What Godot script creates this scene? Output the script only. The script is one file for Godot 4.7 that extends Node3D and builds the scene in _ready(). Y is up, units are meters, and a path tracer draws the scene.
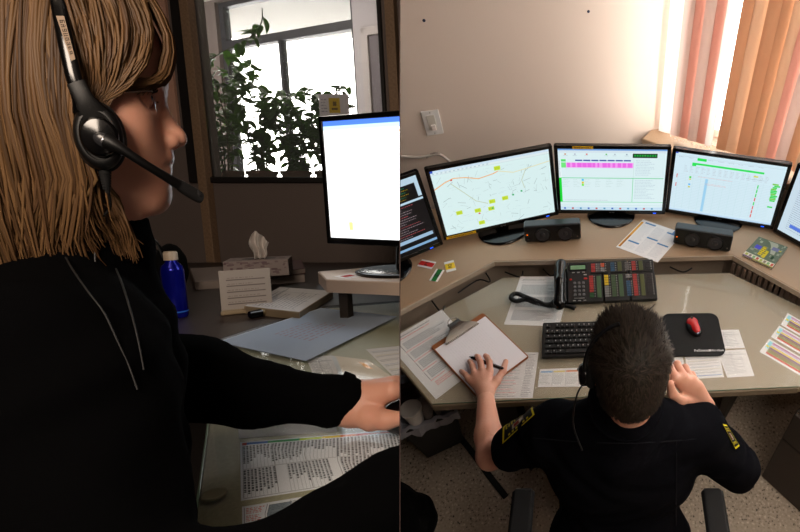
extends Node3D
# Two dispatch rooms that share one thin dark added partition: the camera stands at its edge and looks into both.
const F := 520.0
const PX := 600.0
const PY := 266.0
const DESK := 0.75
var CT: Transform3D      # camera in the world
var LT: Transform3D      # level frame of the evening room (left) in the world
var LI: Transform3D
var side := 1            # 1: right room, -1: left room
var clip_n: Array[Vector3] = [Vector3.ZERO, Vector3.ZERO]
var used := {}
var rng := RandomNumberGenerator.new()

# ---------------------------------------------------------------- placing
func ray(u: float, v: float) -> Vector3:
	var d := CT.basis * Vector3((u - PX) / F, -(v - PY) / F, -1.0)
	return d if side > 0 else LI.basis * d
func eye() -> Vector3:
	return CT.origin if side > 0 else LI * CT.origin
func atY(u: float, v: float, y: float) -> Vector3:
	var d := ray(u, v)
	return eye() + d * ((y - eye().y) / d.y)
func atD(u: float, v: float, depth: float) -> Vector3:
	return eye() + ray(u, v) * depth
func atP(u: float, v: float, o: Vector3, n: Vector3) -> Vector3:
	var d := ray(u, v)
	return eye() + d * ((o - eye()).dot(n) / d.dot(n))
func frame_y(p: Vector3, yaw: float) -> Transform3D:
	return Transform3D(Basis(Vector3.UP, yaw), p)
func place(t: Transform3D) -> Transform3D:
	return t if side > 0 else LT * t

# ---------------------------------------------------------------- naming
func numbered(n: String) -> String:
	if not used.has(n):
		used[n] = 0
		return n
	used[n] += 1
	return "%s_%03d" % [n, used[n]]
func tag(o: Node, label := "", category := "", group := "", kind := "") -> Node:
	if label != "": o.set_meta("label", label)
	if category != "": o.set_meta("category", category)
	if group != "": o.set_meta("group", group)
	if kind != "": o.set_meta("kind", kind)
	return o
func thing(called: String, label: String, category: String, t := Transform3D(), group := "") -> Node3D:
	var o := Node3D.new()
	o.name = numbered(called)
	add_child(o)
	o.transform = place(t)
	tag(o, label, category, group)
	return o
func kid_name(parent: Node, n: String) -> String:
	if not parent.has_node(n): return n
	var i := 1
	while parent.has_node("%s_%03d" % [n, i]): i += 1
	return "%s_%03d" % [n, i]
func put(b: MB, called: String, m: Material, parent: Node3D = null, t := Transform3D()) -> MeshInstance3D:
	var o := MeshInstance3D.new()
	if parent == null:
		o.name = numbered(called)
		add_child(o)
		o.transform = place(t)
	else:
		o.name = kid_name(parent, called)
		parent.add_child(o, true)
		o.transform = t
	var n := clip_n[0 if side < 0 else 1]
	o.mesh = b.commit(o.global_transform, n, CT.origin)
	o.material_override = m
	return o
func struct(b: MB, called: String, m: Material, parent: Node3D = null, t := Transform3D()) -> MeshInstance3D:
	var o := put(b, called, m, parent, t)
	if parent == null: o.set_meta("kind", "structure")
	return o

# ---------------------------------------------------------------- materials
var noise_cache := {}
func noise_tex(freq: float, seed_: int, normal := false, bump := 4.0, oct := 4) -> NoiseTexture2D:
	var key := "%f_%d_%s_%f" % [freq, seed_, normal, bump]
	if noise_cache.has(key): return noise_cache[key]
	var t := NoiseTexture2D.new()
	t.width = 256; t.height = 256; t.seamless = true
	var nz := FastNoiseLite.new()
	nz.seed = seed_; nz.frequency = freq; nz.fractal_octaves = oct
	t.noise = nz
	t.as_normal_map = normal; t.bump_strength = bump
	noise_cache[key] = t
	return t
func ramp_noise(freq: float, seed_: int, stops: Array, oct := 4) -> NoiseTexture2D:
	var t := NoiseTexture2D.new()
	t.width = 512; t.height = 512; t.seamless = true
	var nz := FastNoiseLite.new()
	nz.seed = seed_; nz.frequency = freq; nz.fractal_octaves = oct
	t.noise = nz
	var g := Gradient.new()
	var offs := PackedFloat32Array(); var cols := PackedColorArray()
	for s in stops:
		offs.append(s[0]); cols.append(s[1])
	g.offsets = offs; g.colors = cols
	t.color_ramp = g
	return t
func mat(c: Color, rough := 0.6, metal := 0.0, spec := 0.5) -> StandardMaterial3D:
	var m := StandardMaterial3D.new()
	m.albedo_color = c; m.roughness = rough; m.metallic = metal; m.metallic_specular = spec
	return m
func fabric(c: Color, scale := 60.0, strength := 0.6, freq := 0.08) -> StandardMaterial3D:
	var m := mat(c, 0.95, 0.0, 0.25)
	m.normal_enabled = true; m.normal_texture = noise_tex(freq, 5, true, 6.0); m.normal_scale = strength
	m.uv1_triplanar = true; m.uv1_scale = Vector3.ONE * scale
	m.rim_enabled = true; m.rim = 0.15; m.rim_tint = 0.6
	return m
func tri(m: StandardMaterial3D, tex: Texture2D, scale: float, world := false) -> StandardMaterial3D:
	m.albedo_texture = tex
	m.uv1_triplanar = true; m.uv1_world_triplanar = world; m.uv1_scale = Vector3.ONE * scale
	return m
func grain(m: StandardMaterial3D, scale: float, strength: float, freq := 0.1, seed_ := 3) -> StandardMaterial3D:
	m.normal_enabled = true; m.normal_texture = noise_tex(freq, seed_, true, 5.0); m.normal_scale = strength
	m.uv1_triplanar = true; m.uv1_scale = Vector3.ONE * scale
	return m
func glow_mat(tex: Texture2D, energy: float, tint := Color.WHITE) -> StandardMaterial3D:
	var m := mat(Color(0.02, 0.02, 0.02), 0.35)
	m.emission_enabled = true
	m.emission = tint
	m.emission_operator = BaseMaterial3D.EMISSION_OP_MULTIPLY
	if tex: m.emission_texture = tex
	m.emission_energy_multiplier = energy
	return m
func picture(im: Image, rough := 0.75) -> StandardMaterial3D:
	var m := mat(Color.WHITE, rough, 0.0, 0.3)
	m.albedo_texture = ImageTexture.create_from_image(im)
	m.texture_repeat = false
	return m
func glass_mat(alpha := 0.06, c := Color(0.9, 0.97, 0.95)) -> StandardMaterial3D:
	var m := mat(Color(c.r, c.g, c.b, alpha), 0.03)
	m.transparency = BaseMaterial3D.TRANSPARENCY_ALPHA
	return m

# ---------------------------------------------------------------- mesh builder
class MB:
	var v := PackedVector3Array()
	var n := PackedVector3Array()
	var uv := PackedVector2Array()
	var c := PackedColorArray()
	var colored := false
	var tint := Color.WHITE
	func tri(a: Vector3, b: Vector3, d: Vector3, na: Vector3, nb: Vector3, nd: Vector3, ua := Vector2.ZERO, ub := Vector2.ZERO, ud := Vector2.ZERO) -> void:
		if (b - a).cross(d - a).dot(na + nb + nd) > 0.0:
			v.append(a); v.append(d); v.append(b); n.append(na); n.append(nd); n.append(nb); uv.append(ua); uv.append(ud); uv.append(ub)
		else:
			v.append(a); v.append(b); v.append(d); n.append(na); n.append(nb); n.append(nd); uv.append(ua); uv.append(ub); uv.append(ud)
		if colored:
			c.append(tint); c.append(tint); c.append(tint)
	func quad(a: Vector3, b: Vector3, d: Vector3, e: Vector3, nn: Vector3, full_uv := true) -> void:   # a b d e round the edge; uv from top left a
		var u := [Vector2(0, 0), Vector2(1, 0), Vector2(1, 1), Vector2(0, 1)] if full_uv else [Vector2.ZERO, Vector2.ZERO, Vector2.ZERO, Vector2.ZERO]
		tri(a, b, d, nn, nn, nn, u[0], u[1], u[2])
		tri(a, d, e, nn, nn, nn, u[0], u[2], u[3])
	func face(pts: Array, nn: Vector3) -> void:
		for i in range(1, pts.size() - 1):
			tri(pts[0], pts[i], pts[i + 1], nn, nn, nn)
	# box with chamfered edges: chamfered loops along y
	func box(t: Transform3D, s: Vector3, bev := 0.0) -> void:
		var h := s / 2.0
		var b: float = minf(bev, minf(h.x, minf(h.y, h.z)) * 0.9)
		if b <= 0.0:
			for k in 3:
				for sg: float in [-1.0, 1.0]:
					var nn := Vector3.ZERO; nn[k] = sg
					var p := []
					for q in [[-1, -1], [1, -1], [1, 1], [-1, 1]]:
						var w := Vector3.ZERO
						w[k] = sg * h[k]; w[(k + 1) % 3] = q[0] * h[(k + 1) % 3]; w[(k + 2) % 3] = q[1] * h[(k + 2) % 3]
						p.append(t * w)
					quad(p[0], p[1], p[2], p[3], t.basis * nn)
			return
		for k in 3:
			var i := (k + 1) % 3
			var j := (k + 2) % 3
			for sg: float in [-1.0, 1.0]:
				var nn := Vector3.ZERO; nn[k] = sg
				var p := []
				for q in [[-1, -1], [1, -1], [1, 1], [-1, 1]]:
					var w := Vector3.ZERO
					w[k] = sg * h[k]; w[i] = q[0] * (h[i] - b); w[j] = q[1] * (h[j] - b)
					p.append(t * w)
				quad(p[0], p[1], p[2], p[3], t.basis * nn)
			for s1: float in [-1.0, 1.0]:
				for s2: float in [-1.0, 1.0]:
					var a := Vector3.ZERO; var e := Vector3.ZERO
					a[i] = s1 * h[i]; a[j] = s2 * (h[j] - b)
					e[i] = s1 * (h[i] - b); e[j] = s2 * h[j]
					var a0 := a; var a1 := a; var e0 := e; var e1 := e
					a0[k] = -(h[k] - b); a1[k] = h[k] - b; e0[k] = a0[k]; e1[k] = a1[k]
					var na := Vector3.ZERO; na[i] = s1
					var ne := Vector3.ZERO; ne[j] = s2
					na = t.basis * na; ne = t.basis * ne
					tri(t * a0, t * a1, t * e1, na, na, ne); tri(t * a0, t * e1, t * e0, na, ne, ne)
		for sx: float in [-1.0, 1.0]:
			for sy: float in [-1.0, 1.0]:
				for sz: float in [-1.0, 1.0]:
					var sgn := Vector3(sx, sy, sz)
					var q := h - Vector3(b, b, b)
					tri(t * (sgn * Vector3(h.x, q.y, q.z)), t * (sgn * Vector3(q.x, h.y, q.z)), t * (sgn * Vector3(q.x, q.y, h.z)), t.basis * Vector3(sx, 0, 0), t.basis * Vector3(0, sy, 0), t.basis * Vector3(0, 0, sz))
	# flat slab from a convex or concave outline in x/z, between two heights, with a small chamfer on top
	func slab(pts: PackedVector2Array, y0: float, y1: float, bev := 0.0) -> void:
		var idx := Geometry2D.triangulate_polygon(pts)
		var top := pts
		if bev > 0.0:
			var off := Geometry2D.offset_polygon(pts, -bev, Geometry2D.JOIN_MITER)
			if off.size() == 1 and off[0].size() == pts.size():
				# line the ring up with the outline
				var o: PackedVector2Array = off[0]
				var best := 0; var bd := 1e9
				for i in o.size():
					var dd := o[i].distance_to(pts[0])
					if dd < bd: bd = dd; best = i
				var same := PackedVector2Array(); var rev := PackedVector2Array()
				var es := 0.0; var er := 0.0
				for i in o.size():
					same.append(o[(best + i) % o.size()]); rev.append(o[(best - i + o.size()) % o.size()])
					es += same[i].distance_to(pts[i]); er += rev[i].distance_to(pts[i])
				top = same if es < er else rev
			else: bev = 0.0
		for k in range(0, idx.size(), 3):
			var a := top[idx[k]]; var b := top[idx[k + 1]]; var d := top[idx[k + 2]]
			tri(Vector3(a.x, y1, a.y), Vector3(b.x, y1, b.y), Vector3(d.x, y1, d.y), Vector3.UP, Vector3.UP, Vector3.UP, a, b, d)
			a = pts[idx[k]]; b = pts[idx[k + 1]]; d = pts[idx[k + 2]]
			tri(Vector3(a.x, y0, a.y), Vector3(b.x, y0, b.y), Vector3(d.x, y0, d.y), Vector3.DOWN, Vector3.DOWN, Vector3.DOWN)
		var area := 0.0
		for i in pts.size():
			area += pts[i].cross(pts[(i + 1) % pts.size()])
		for i in pts.size():
			var j := (i + 1) % pts.size()
			var e := (pts[j] - pts[i]).normalized()
			var nn := Vector3(e.y, 0, -e.x) * signf(area)
			var a := pts[i]; var b := pts[j]
			quad(Vector3(a.x, y1 - bev, a.y), Vector3(b.x, y1 - bev, b.y), Vector3(b.x, y0, b.y), Vector3(a.x, y0, a.y), nn)
			if bev > 0.0:
				var ta := top[i]; var tb := top[j]
				quad(Vector3(ta.x, y1, ta.y), Vector3(tb.x, y1, tb.y), Vector3(b.x, y1 - bev, b.y), Vector3(a.x, y1 - bev, a.y), (nn + Vector3.UP).normalized())
	# profile of (radius, height) turned about y
	func lathe(t: Transform3D, prof: Array, seg := 32, sxz := Vector2.ONE, smooth := true) -> void:
		var nr := []
		for i in prof.size():
			var a: Vector2 = prof[maxi(i - 1, 0)]; var b: Vector2 = prof[mini(i + 1, prof.size() - 1)]
			var d := b - a
			nr.append(Vector2(d.y, -d.x).normalized())
		for i in prof.size() - 1:
			var p: Vector2 = prof[i]; var q: Vector2 = prof[i + 1]
			var fl := Vector2((q - p).y, -(q - p).x).normalized()
			var n1: Vector2 = nr[i] if smooth and nr[i].dot(fl) > 0.75 else fl
			var n2: Vector2 = nr[i + 1] if smooth and nr[i + 1].dot(fl) > 0.75 else fl
			for k in seg:
				var a0 := TAU * k / seg; var a1 := TAU * (k + 1) / seg
				var c0 := Vector2(cos(a0), sin(a0)); var c1 := Vector2(cos(a1), sin(a1))
				var P := func(r: Vector2, cc: Vector2) -> Vector3: return t * Vector3(r.x * cc.x * sxz.x, r.y, r.x * cc.y * sxz.y)
				var N := func(r: Vector2, cc: Vector2) -> Vector3: return (t.basis * Vector3(r.x * cc.x / sxz.x, r.y, r.x * cc.y / sxz.y)).normalized()
				var u0 := float(k) / seg; var u1 := float(k + 1) / seg
				var v0 := float(i) / (prof.size() - 1); var v1 := float(i + 1) / (prof.size() - 1)
				if p.x > 1e-6: tri(P.call(p, c0), P.call(p, c1), P.call(q, c1), N.call(n1, c0), N.call(n1, c1), N.call(n2, c1), Vector2(u0, v0), Vector2(u1, v0), Vector2(u1, v1))
				if q.x > 1e-6: tri(P.call(p, c0), P.call(q, c1), P.call(q, c0), N.call(n1, c0), N.call(n2, c1), N.call(n2, c0), Vector2(u0, v0), Vector2(u1, v1), Vector2(u0, v1))
	# round tube along points; radii one per point; flat squashes it along the second axis
	func tube(pts: Array, radii: Array, seg := 10, flat := 1.0, up := Vector3.UP, caps := true) -> void:
		var rings := []; var nrm := []
		var side_ := Vector3.ZERO
		for i in pts.size():
			var d: Vector3 = (pts[mini(i + 1, pts.size() - 1)] - pts[maxi(i - 1, 0)]).normalized()
			if i == 0:
				side_ = d.cross(up)
				if side_.length() < 0.05: side_ = d.cross(Vector3.RIGHT)
				if side_.length() < 0.05: side_ = d.cross(Vector3.FORWARD)
			side_ = (side_ - d * side_.dot(d)).normalized()
			var up_ := side_.cross(d).normalized()
			var r: float = radii[mini(i, radii.size() - 1)]
			var ring := []; var nn := []
			for k in seg:
				var a := TAU * k / seg
				ring.append(pts[i] + side_ * cos(a) * r + up_ * sin(a) * r * flat)
				nn.append((side_ * cos(a) * flat + up_ * sin(a)).normalized())
			rings.append(ring); nrm.append(nn)
		for i in pts.size() - 1:
			for k in seg:
				var j := (k + 1) % seg
				var u0 := float(k) / seg; var u1 := float(k + 1) / seg; var w0 := float(i) / (pts.size() - 1); var w1 := float(i + 1) / (pts.size() - 1)
				tri(rings[i][k], rings[i][j], rings[i + 1][j], nrm[i][k], nrm[i][j], nrm[i + 1][j], Vector2(u0, w0), Vector2(u1, w0), Vector2(u1, w1))
				tri(rings[i][k], rings[i + 1][j], rings[i + 1][k], nrm[i][k], nrm[i + 1][j], nrm[i + 1][k], Vector2(u0, w0), Vector2(u1, w1), Vector2(u0, w1))
		if caps:
			for e in [0, pts.size() - 1]:
				var d: Vector3 = (pts[0] - pts[1]).normalized() if e == 0 else (pts[-1] - pts[-2]).normalized()
				for k in seg:
					tri(pts[e], rings[e][k], rings[e][(k + 1) % seg], d, d, d)
	func ball(p: Vector3, r: Vector3, seg := 16, basis := Basis.IDENTITY) -> void:
		var rings := seg / 2
		for i in rings:
			var t0 := PI * i / rings; var t1 := PI * (i + 1) / rings
			for k in seg:
				var a0 := TAU * k / seg; var a1 := TAU * (k + 1) / seg
				var P := func(t: float, a: float) -> Vector3: return Vector3(sin(t) * cos(a), cos(t), sin(t) * sin(a))
				var q := [P.call(t0, a0), P.call(t0, a1), P.call(t1, a1), P.call(t1, a0)]
				var w := []; var m := []
				for x: Vector3 in q:
					w.append(p + basis * (x * r)); m.append((basis * (x / r)).normalized())
				if i > 0: tri(w[0], w[1], w[2], m[0], m[1], m[2])
				if i < rings - 1: tri(w[0], w[2], w[3], m[0], m[2], m[3])
	# a solid bounded by planes (Godot planes, normals outwards)
	func solid(planes: Array) -> void:
		for i in planes.size():
			var pl: Plane = planes[i]
			var a := pl.normal.cross(Vector3.UP if absf(pl.normal.y) < 0.9 else Vector3.RIGHT).normalized()
			var b := pl.normal.cross(a)
			var o := pl.normal * pl.d
			var poly := PackedVector3Array([o + (a + b) * 40, o + (a - b) * 40, o - (a + b) * 40, o + (b - a) * 40])
			for j in planes.size():
				if j != i and poly.size() > 2: poly = Geometry3D.clip_polygon(poly, planes[j])
			if poly.size() > 2: face(Array(poly), pl.normal)
	func merge(o: MB, t := Transform3D()) -> void:
		for i in o.v.size():
			v.append(t * o.v[i]); n.append((t.basis * o.n[i]).normalized()); uv.append(o.uv[i])
			if colored: c.append(o.c[i] if o.colored else tint)
	func merge_map(o: MB, t: Transform3D) -> void:      # as merge, with a frame that may be uneven
		var it := t.basis.inverse().transposed()
		var keep := tint
		for i in range(0, o.v.size(), 3):
			if colored: tint = o.c[i]
			tri(t * o.v[i], t * o.v[i + 1], t * o.v[i + 2], (it * o.n[i]).normalized(), (it * o.n[i + 1]).normalized(), (it * o.n[i + 2]).normalized(), o.uv[i], o.uv[i + 1], o.uv[i + 2])
		tint = keep
	func commit(world: Transform3D, keep: Vector3, origin: Vector3) -> ArrayMesh:
		# cut at the partition between the rooms
		var cross := false
		for p in v:
			if keep.dot(world * p - origin) < 0.0:
				cross = true
				break
		if cross:
			var V := PackedVector3Array(); var N := PackedVector3Array(); var U := PackedVector2Array(); var C := PackedColorArray()
			for i in range(0, v.size(), 3):
				var d := [0.0, 0.0, 0.0]
				for k in 3: d[k] = keep.dot(world * v[i + k] - origin)
				if d[0] < 0 and d[1] < 0 and d[2] < 0: continue
				var poly := []
				for k in 3:
					var j := (k + 1) % 3
					if d[k] >= 0: poly.append([i + k, i + k, 0.0])
					if (d[k] >= 0) != (d[j] >= 0): poly.append([i + k, i + j, d[k] / (d[k] - d[j])])
				for k in range(1, poly.size() - 1):
					for q in [poly[0], poly[k], poly[k + 1]]:
						V.append(v[q[0]].lerp(v[q[1]], q[2])); N.append(n[q[0]].lerp(n[q[1]], q[2]).normalized()); U.append(uv[q[0]].lerp(uv[q[1]], q[2]))
						if colored: C.append(c[q[0]].lerp(c[q[1]], q[2]))
			v = V; n = N; uv = U; c = C
		var st := SurfaceTool.new()
		var ar := []
		ar.resize(Mesh.ARRAY_MAX)
		if v.is_empty():
			v.append(Vector3.ZERO); v.append(Vector3(0.0001, 0, 0)); v.append(Vector3(0, 0.0001, 0))
			for k in 3: n.append(Vector3.BACK); uv.append(Vector2.ZERO); c.append(Color.WHITE)
		ar[Mesh.ARRAY_VERTEX] = v; ar[Mesh.ARRAY_NORMAL] = n; ar[Mesh.ARRAY_TEX_UV] = uv
		if colored: ar[Mesh.ARRAY_COLOR] = c
		var am := ArrayMesh.new()
		am.add_surface_from_arrays(Mesh.PRIMITIVE_TRIANGLES, ar)
		return am

# ---------------------------------------------------------------- smooth bodies: tapered capsules and ellipsoids joined on a grid
class Body:
	var P := []          # [kind, a, b, ra, rb, k, sub, bound centre, bound radius, inverse basis, least radius]
	func cone(a: Vector3, b: Vector3, ra: float, rb: float, k := 0.02, sub := false) -> void:
		P.append([0, a, b, ra, rb, k, sub, (a + b) / 2.0, a.distance_to(b) / 2.0 + maxf(ra, rb), Basis.IDENTITY, 0.0])
	func chain(pts: Array, r: Array, k := 0.02) -> void:
		for i in pts.size() - 1: cone(pts[i], pts[i + 1], r[i], r[i + 1], k)
	func blob(c: Vector3, r: Vector3, k := 0.02, basis := Basis.IDENTITY, sub := false) -> void:
		P.append([1, c, r, 0.0, 0.0, k, sub, c, maxf(r.x, maxf(r.y, r.z)), basis.inverse(), minf(r.x, minf(r.y, r.z))])
	static func one(q: Array, p: Vector3) -> float:
		if q[0] == 0:
			var a: Vector3 = q[1]
			var ab: Vector3 = q[2] - a
			var l := ab.length_squared()
			var h := clampf((p - a).dot(ab) / l, 0.0, 1.0) if l > 0.0 else 0.0
			return (p - a - ab * h).length() - lerpf(q[3], q[4], h)
		var w: Vector3 = q[9] * (p - q[1])
		var r: Vector3 = q[2]
		var k0 := (w / r).length()
		if k0 < 1e-4: return -q[10]
		var k1 := (w / (r * r)).length()
		return k0 * (k0 - 1.0) / k1
	static func field(L: Array, p: Vector3) -> float:
		var d := 1e3
		for q in L:
			var e := one(q, p)
			var k: float = q[5]
			if q[6]:
				var h := maxf(k - absf(-d - e) , 0.0) / k
				d = maxf(d, -e) + h * h * k * 0.25
			else:
				var h := maxf(k - absf(d - e), 0.0) / k
				d = minf(d, e) - h * h * k * 0.25
		return d
	func mesh_into(out: MB, cell: float, map := Transform3D(), wob := 0.0) -> void:
		var lo := Vector3.ONE * 1e9; var hi := -lo
		for q in P:
			if q[6]: continue
			lo = lo.min(q[7] - Vector3.ONE * (q[8] + 2 * cell)); hi = hi.max(q[7] + Vector3.ONE * (q[8] + 2 * cell))
		var B := 6
		var bs := cell * B
		var nb := Vector3i(((hi - lo) / bs).ceil())
		var vid := {}; var vp := PackedVector3Array(); var vn := PackedVector3Array()
		var val := {}
		var quads := []
		var cells := []
		for bx in nb.x:
			for by in nb.y:
				for bz in nb.z:
					var mid := lo + (Vector3(bx, by, bz) + Vector3.ONE * 0.5) * bs
					var rad := bs * 0.9
					var L := []
					for q in P:
						if mid.distance_to(q[7]) < q[8] + rad * 1.6 + q[5] + cell * 2: L.append(q)
					if L.is_empty(): continue
					if absf(field(L, mid)) > rad * 1.9: continue
					var base := Vector3i(bx, by, bz) * B
					var f := PackedFloat32Array(); f.resize((B + 1) ** 3)
					var i := 0
					for x in B + 1:
						for y in B + 1:
							for z in B + 1:
								var g := base + Vector3i(x, y, z)
								if val.has(g): f[i] = val[g]
								else:
									var w := lo + Vector3(g) * cell
									f[i] = field(L, w)
									if wob > 0.0: f[i] += wob * (sin(w.x * 41.0 + 3.0 * sin(w.y * 29.0)) * sin(w.y * 37.0 + w.z * 23.0) + 0.5 * sin(w.z * 67.0 + w.x * 31.0))
									if x == 0 or y == 0 or z == 0 or x == B or y == B or z == B: val[g] = f[i]
								i += 1
					var S := B + 1
					for x in B:
						for y in B:
							for z in B:
								var o := (x * S + y) * S + z
								var c := [f[o], f[o + 1], f[o + S], f[o + S + 1], f[o + S * S], f[o + S * S + 1], f[o + S * S + S], f[o + S * S + S + 1]]
								var neg := 0
								for t in c:
									if t < 0.0: neg += 1
								if neg == 0 or neg == 8: continue
								var sum := Vector3.ZERO; var cnt := 0
								for e in [[0, 1], [2, 3], [4, 5], [6, 7], [0, 2], [1, 3], [4, 6], [5, 7], [0, 4], [1, 5], [2, 6], [3, 7]]:
									var a: float = c[e[0]]; var b: float = c[e[1]]
									if (a < 0.0) != (b < 0.0):
										var t := a / (a - b)
										var pa := Vector3(e[0] >> 2, (e[0] >> 1) & 1, e[0] & 1); var pb := Vector3(e[1] >> 2, (e[1] >> 1) & 1, e[1] & 1)
										sum += pa.lerp(pb, t); cnt += 1
								var g := base + Vector3i(x, y, z)
								vid[g] = vp.size()
								vp.append(lo + (Vector3(g) + sum / cnt) * cell)
								vn.append(Vector3((c[4] + c[5] + c[6] + c[7]) - (c[0] + c[1] + c[2] + c[3]), (c[2] + c[3] + c[6] + c[7]) - (c[0] + c[1] + c[4] + c[5]), (c[1] + c[3] + c[5] + c[7]) - (c[0] + c[2] + c[4] + c[6])).normalized())
								if (c[0] < 0.0) != (c[4] < 0.0): quads.append([g, 0])
								if (c[0] < 0.0) != (c[2] < 0.0): quads.append([g, 1])
								if (c[0] < 0.0) != (c[1] < 0.0): quads.append([g, 2])
		var D := [Vector3i(1, 0, 0), Vector3i(0, 1, 0), Vector3i(0, 0, 1)]
		var nb_it := map.basis.inverse().transposed()
		for i in vp.size():
			vp[i] = map * vp[i]; vn[i] = (nb_it * vn[i]).normalized()
		for q in quads:
			var g: Vector3i = q[0]
			var e1: Vector3i = D[(q[1] + 1) % 3]; var e2: Vector3i = D[(q[1] + 2) % 3]
			var a = vid.get(g); var b = vid.get(g - e1); var c = vid.get(g - e1 - e2); var d = vid.get(g - e2)
			if a == null or b == null or c == null or d == null: continue
			out.tri(vp[a], vp[b], vp[c], vn[a], vn[b], vn[c]); out.tri(vp[a], vp[c], vp[d], vn[a], vn[c], vn[d])

func curve(pts: Array, count: int) -> Array:       # Catmull-Rom through the points
	var out := []
	for i in count:
		var t := float(i) / (count - 1) * (pts.size() - 1)
		var k := mini(int(t), pts.size() - 2)
		var f := t - k
		var p0 = pts[maxi(k - 1, 0)]; var p1 = pts[k]; var p2 = pts[k + 1]; var p3 = pts[mini(k + 2, pts.size() - 1)]
		out.append(p1.cubic_interpolate(p2, p0, p3, f))
	return out
func round_rect(w: float, d: float, r: float, seg := 5) -> PackedVector2Array:
	var p := PackedVector2Array()
	for q in [[1, 1, 0.0], [-1, 1, 90.0], [-1, -1, 180.0], [1, -1, 270.0]]:
		for i in seg + 1:
			var a := deg_to_rad(q[2] + 90.0 * i / seg)
			p.append(Vector2(q[0] * (w / 2 - r) + r * cos(a), q[1] * (d / 2 - r) + r * sin(a)))
	return p
func letters(text: String, height: float, m: Material, parent: Node3D, t: Transform3D, called := "lettering", font := "Droid Sans") -> MeshInstance3D:
	var o := MeshInstance3D.new()
	var tm := TextMesh.new()
	var f := SystemFont.new()
	f.font_names = PackedStringArray([font]); f.font_weight = 700
	tm.font = f; tm.text = text; tm.font_size = 32; tm.pixel_size = height / 32.0 * 1.35; tm.depth = 0.0004
	o.mesh = tm
	o.name = kid_name(parent, called)
	parent.add_child(o, true)
	o.transform = t
	o.material_override = m
	return o

# ---------------------------------------------------------------- printed pictures (flat print only)
func blank(w: int, h: int, c: Color) -> Image:
	var im := Image.create(w, h, false, Image.FORMAT_RGBA8)
	im.fill(c)
	return im
func rect(im: Image, x: float, y: float, w: float, h: float, c: Color) -> void:
	im.fill_rect(Rect2i(int(x), int(y), maxi(1, int(w)), maxi(1, int(h))), c)
func stroke(im: Image, pts: Array, c: Color, r := 1) -> void:
	for i in pts.size() - 1:
		var a: Vector2 = pts[i]; var b: Vector2 = pts[i + 1]
		var n := int(a.distance_to(b)) + 1
		for k in n + 1:
			var p := a.lerp(b, float(k) / n)
			im.fill_rect(Rect2i(int(p.x) - r / 2, int(p.y) - r / 2, r, r), c)
func text_block(im: Image, x: float, y: float, w: float, h: float, line: float, c: Color, fill := 0.8, g: RandomNumberGenerator = rng) -> void:
	var yy := y
	while yy < y + h:
		var xx := x
		var stop := x + w * g.randf_range(fill - 0.25, minf(1.0, fill + 0.2))
		while xx < stop:
			var ww := g.randf_range(2.0, 7.0) * line / 5.0
			rect(im, xx, yy, minf(ww, stop - xx), maxf(1.0, line * 0.42), c)
			xx += ww + line * 0.35
		yy += line
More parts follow.
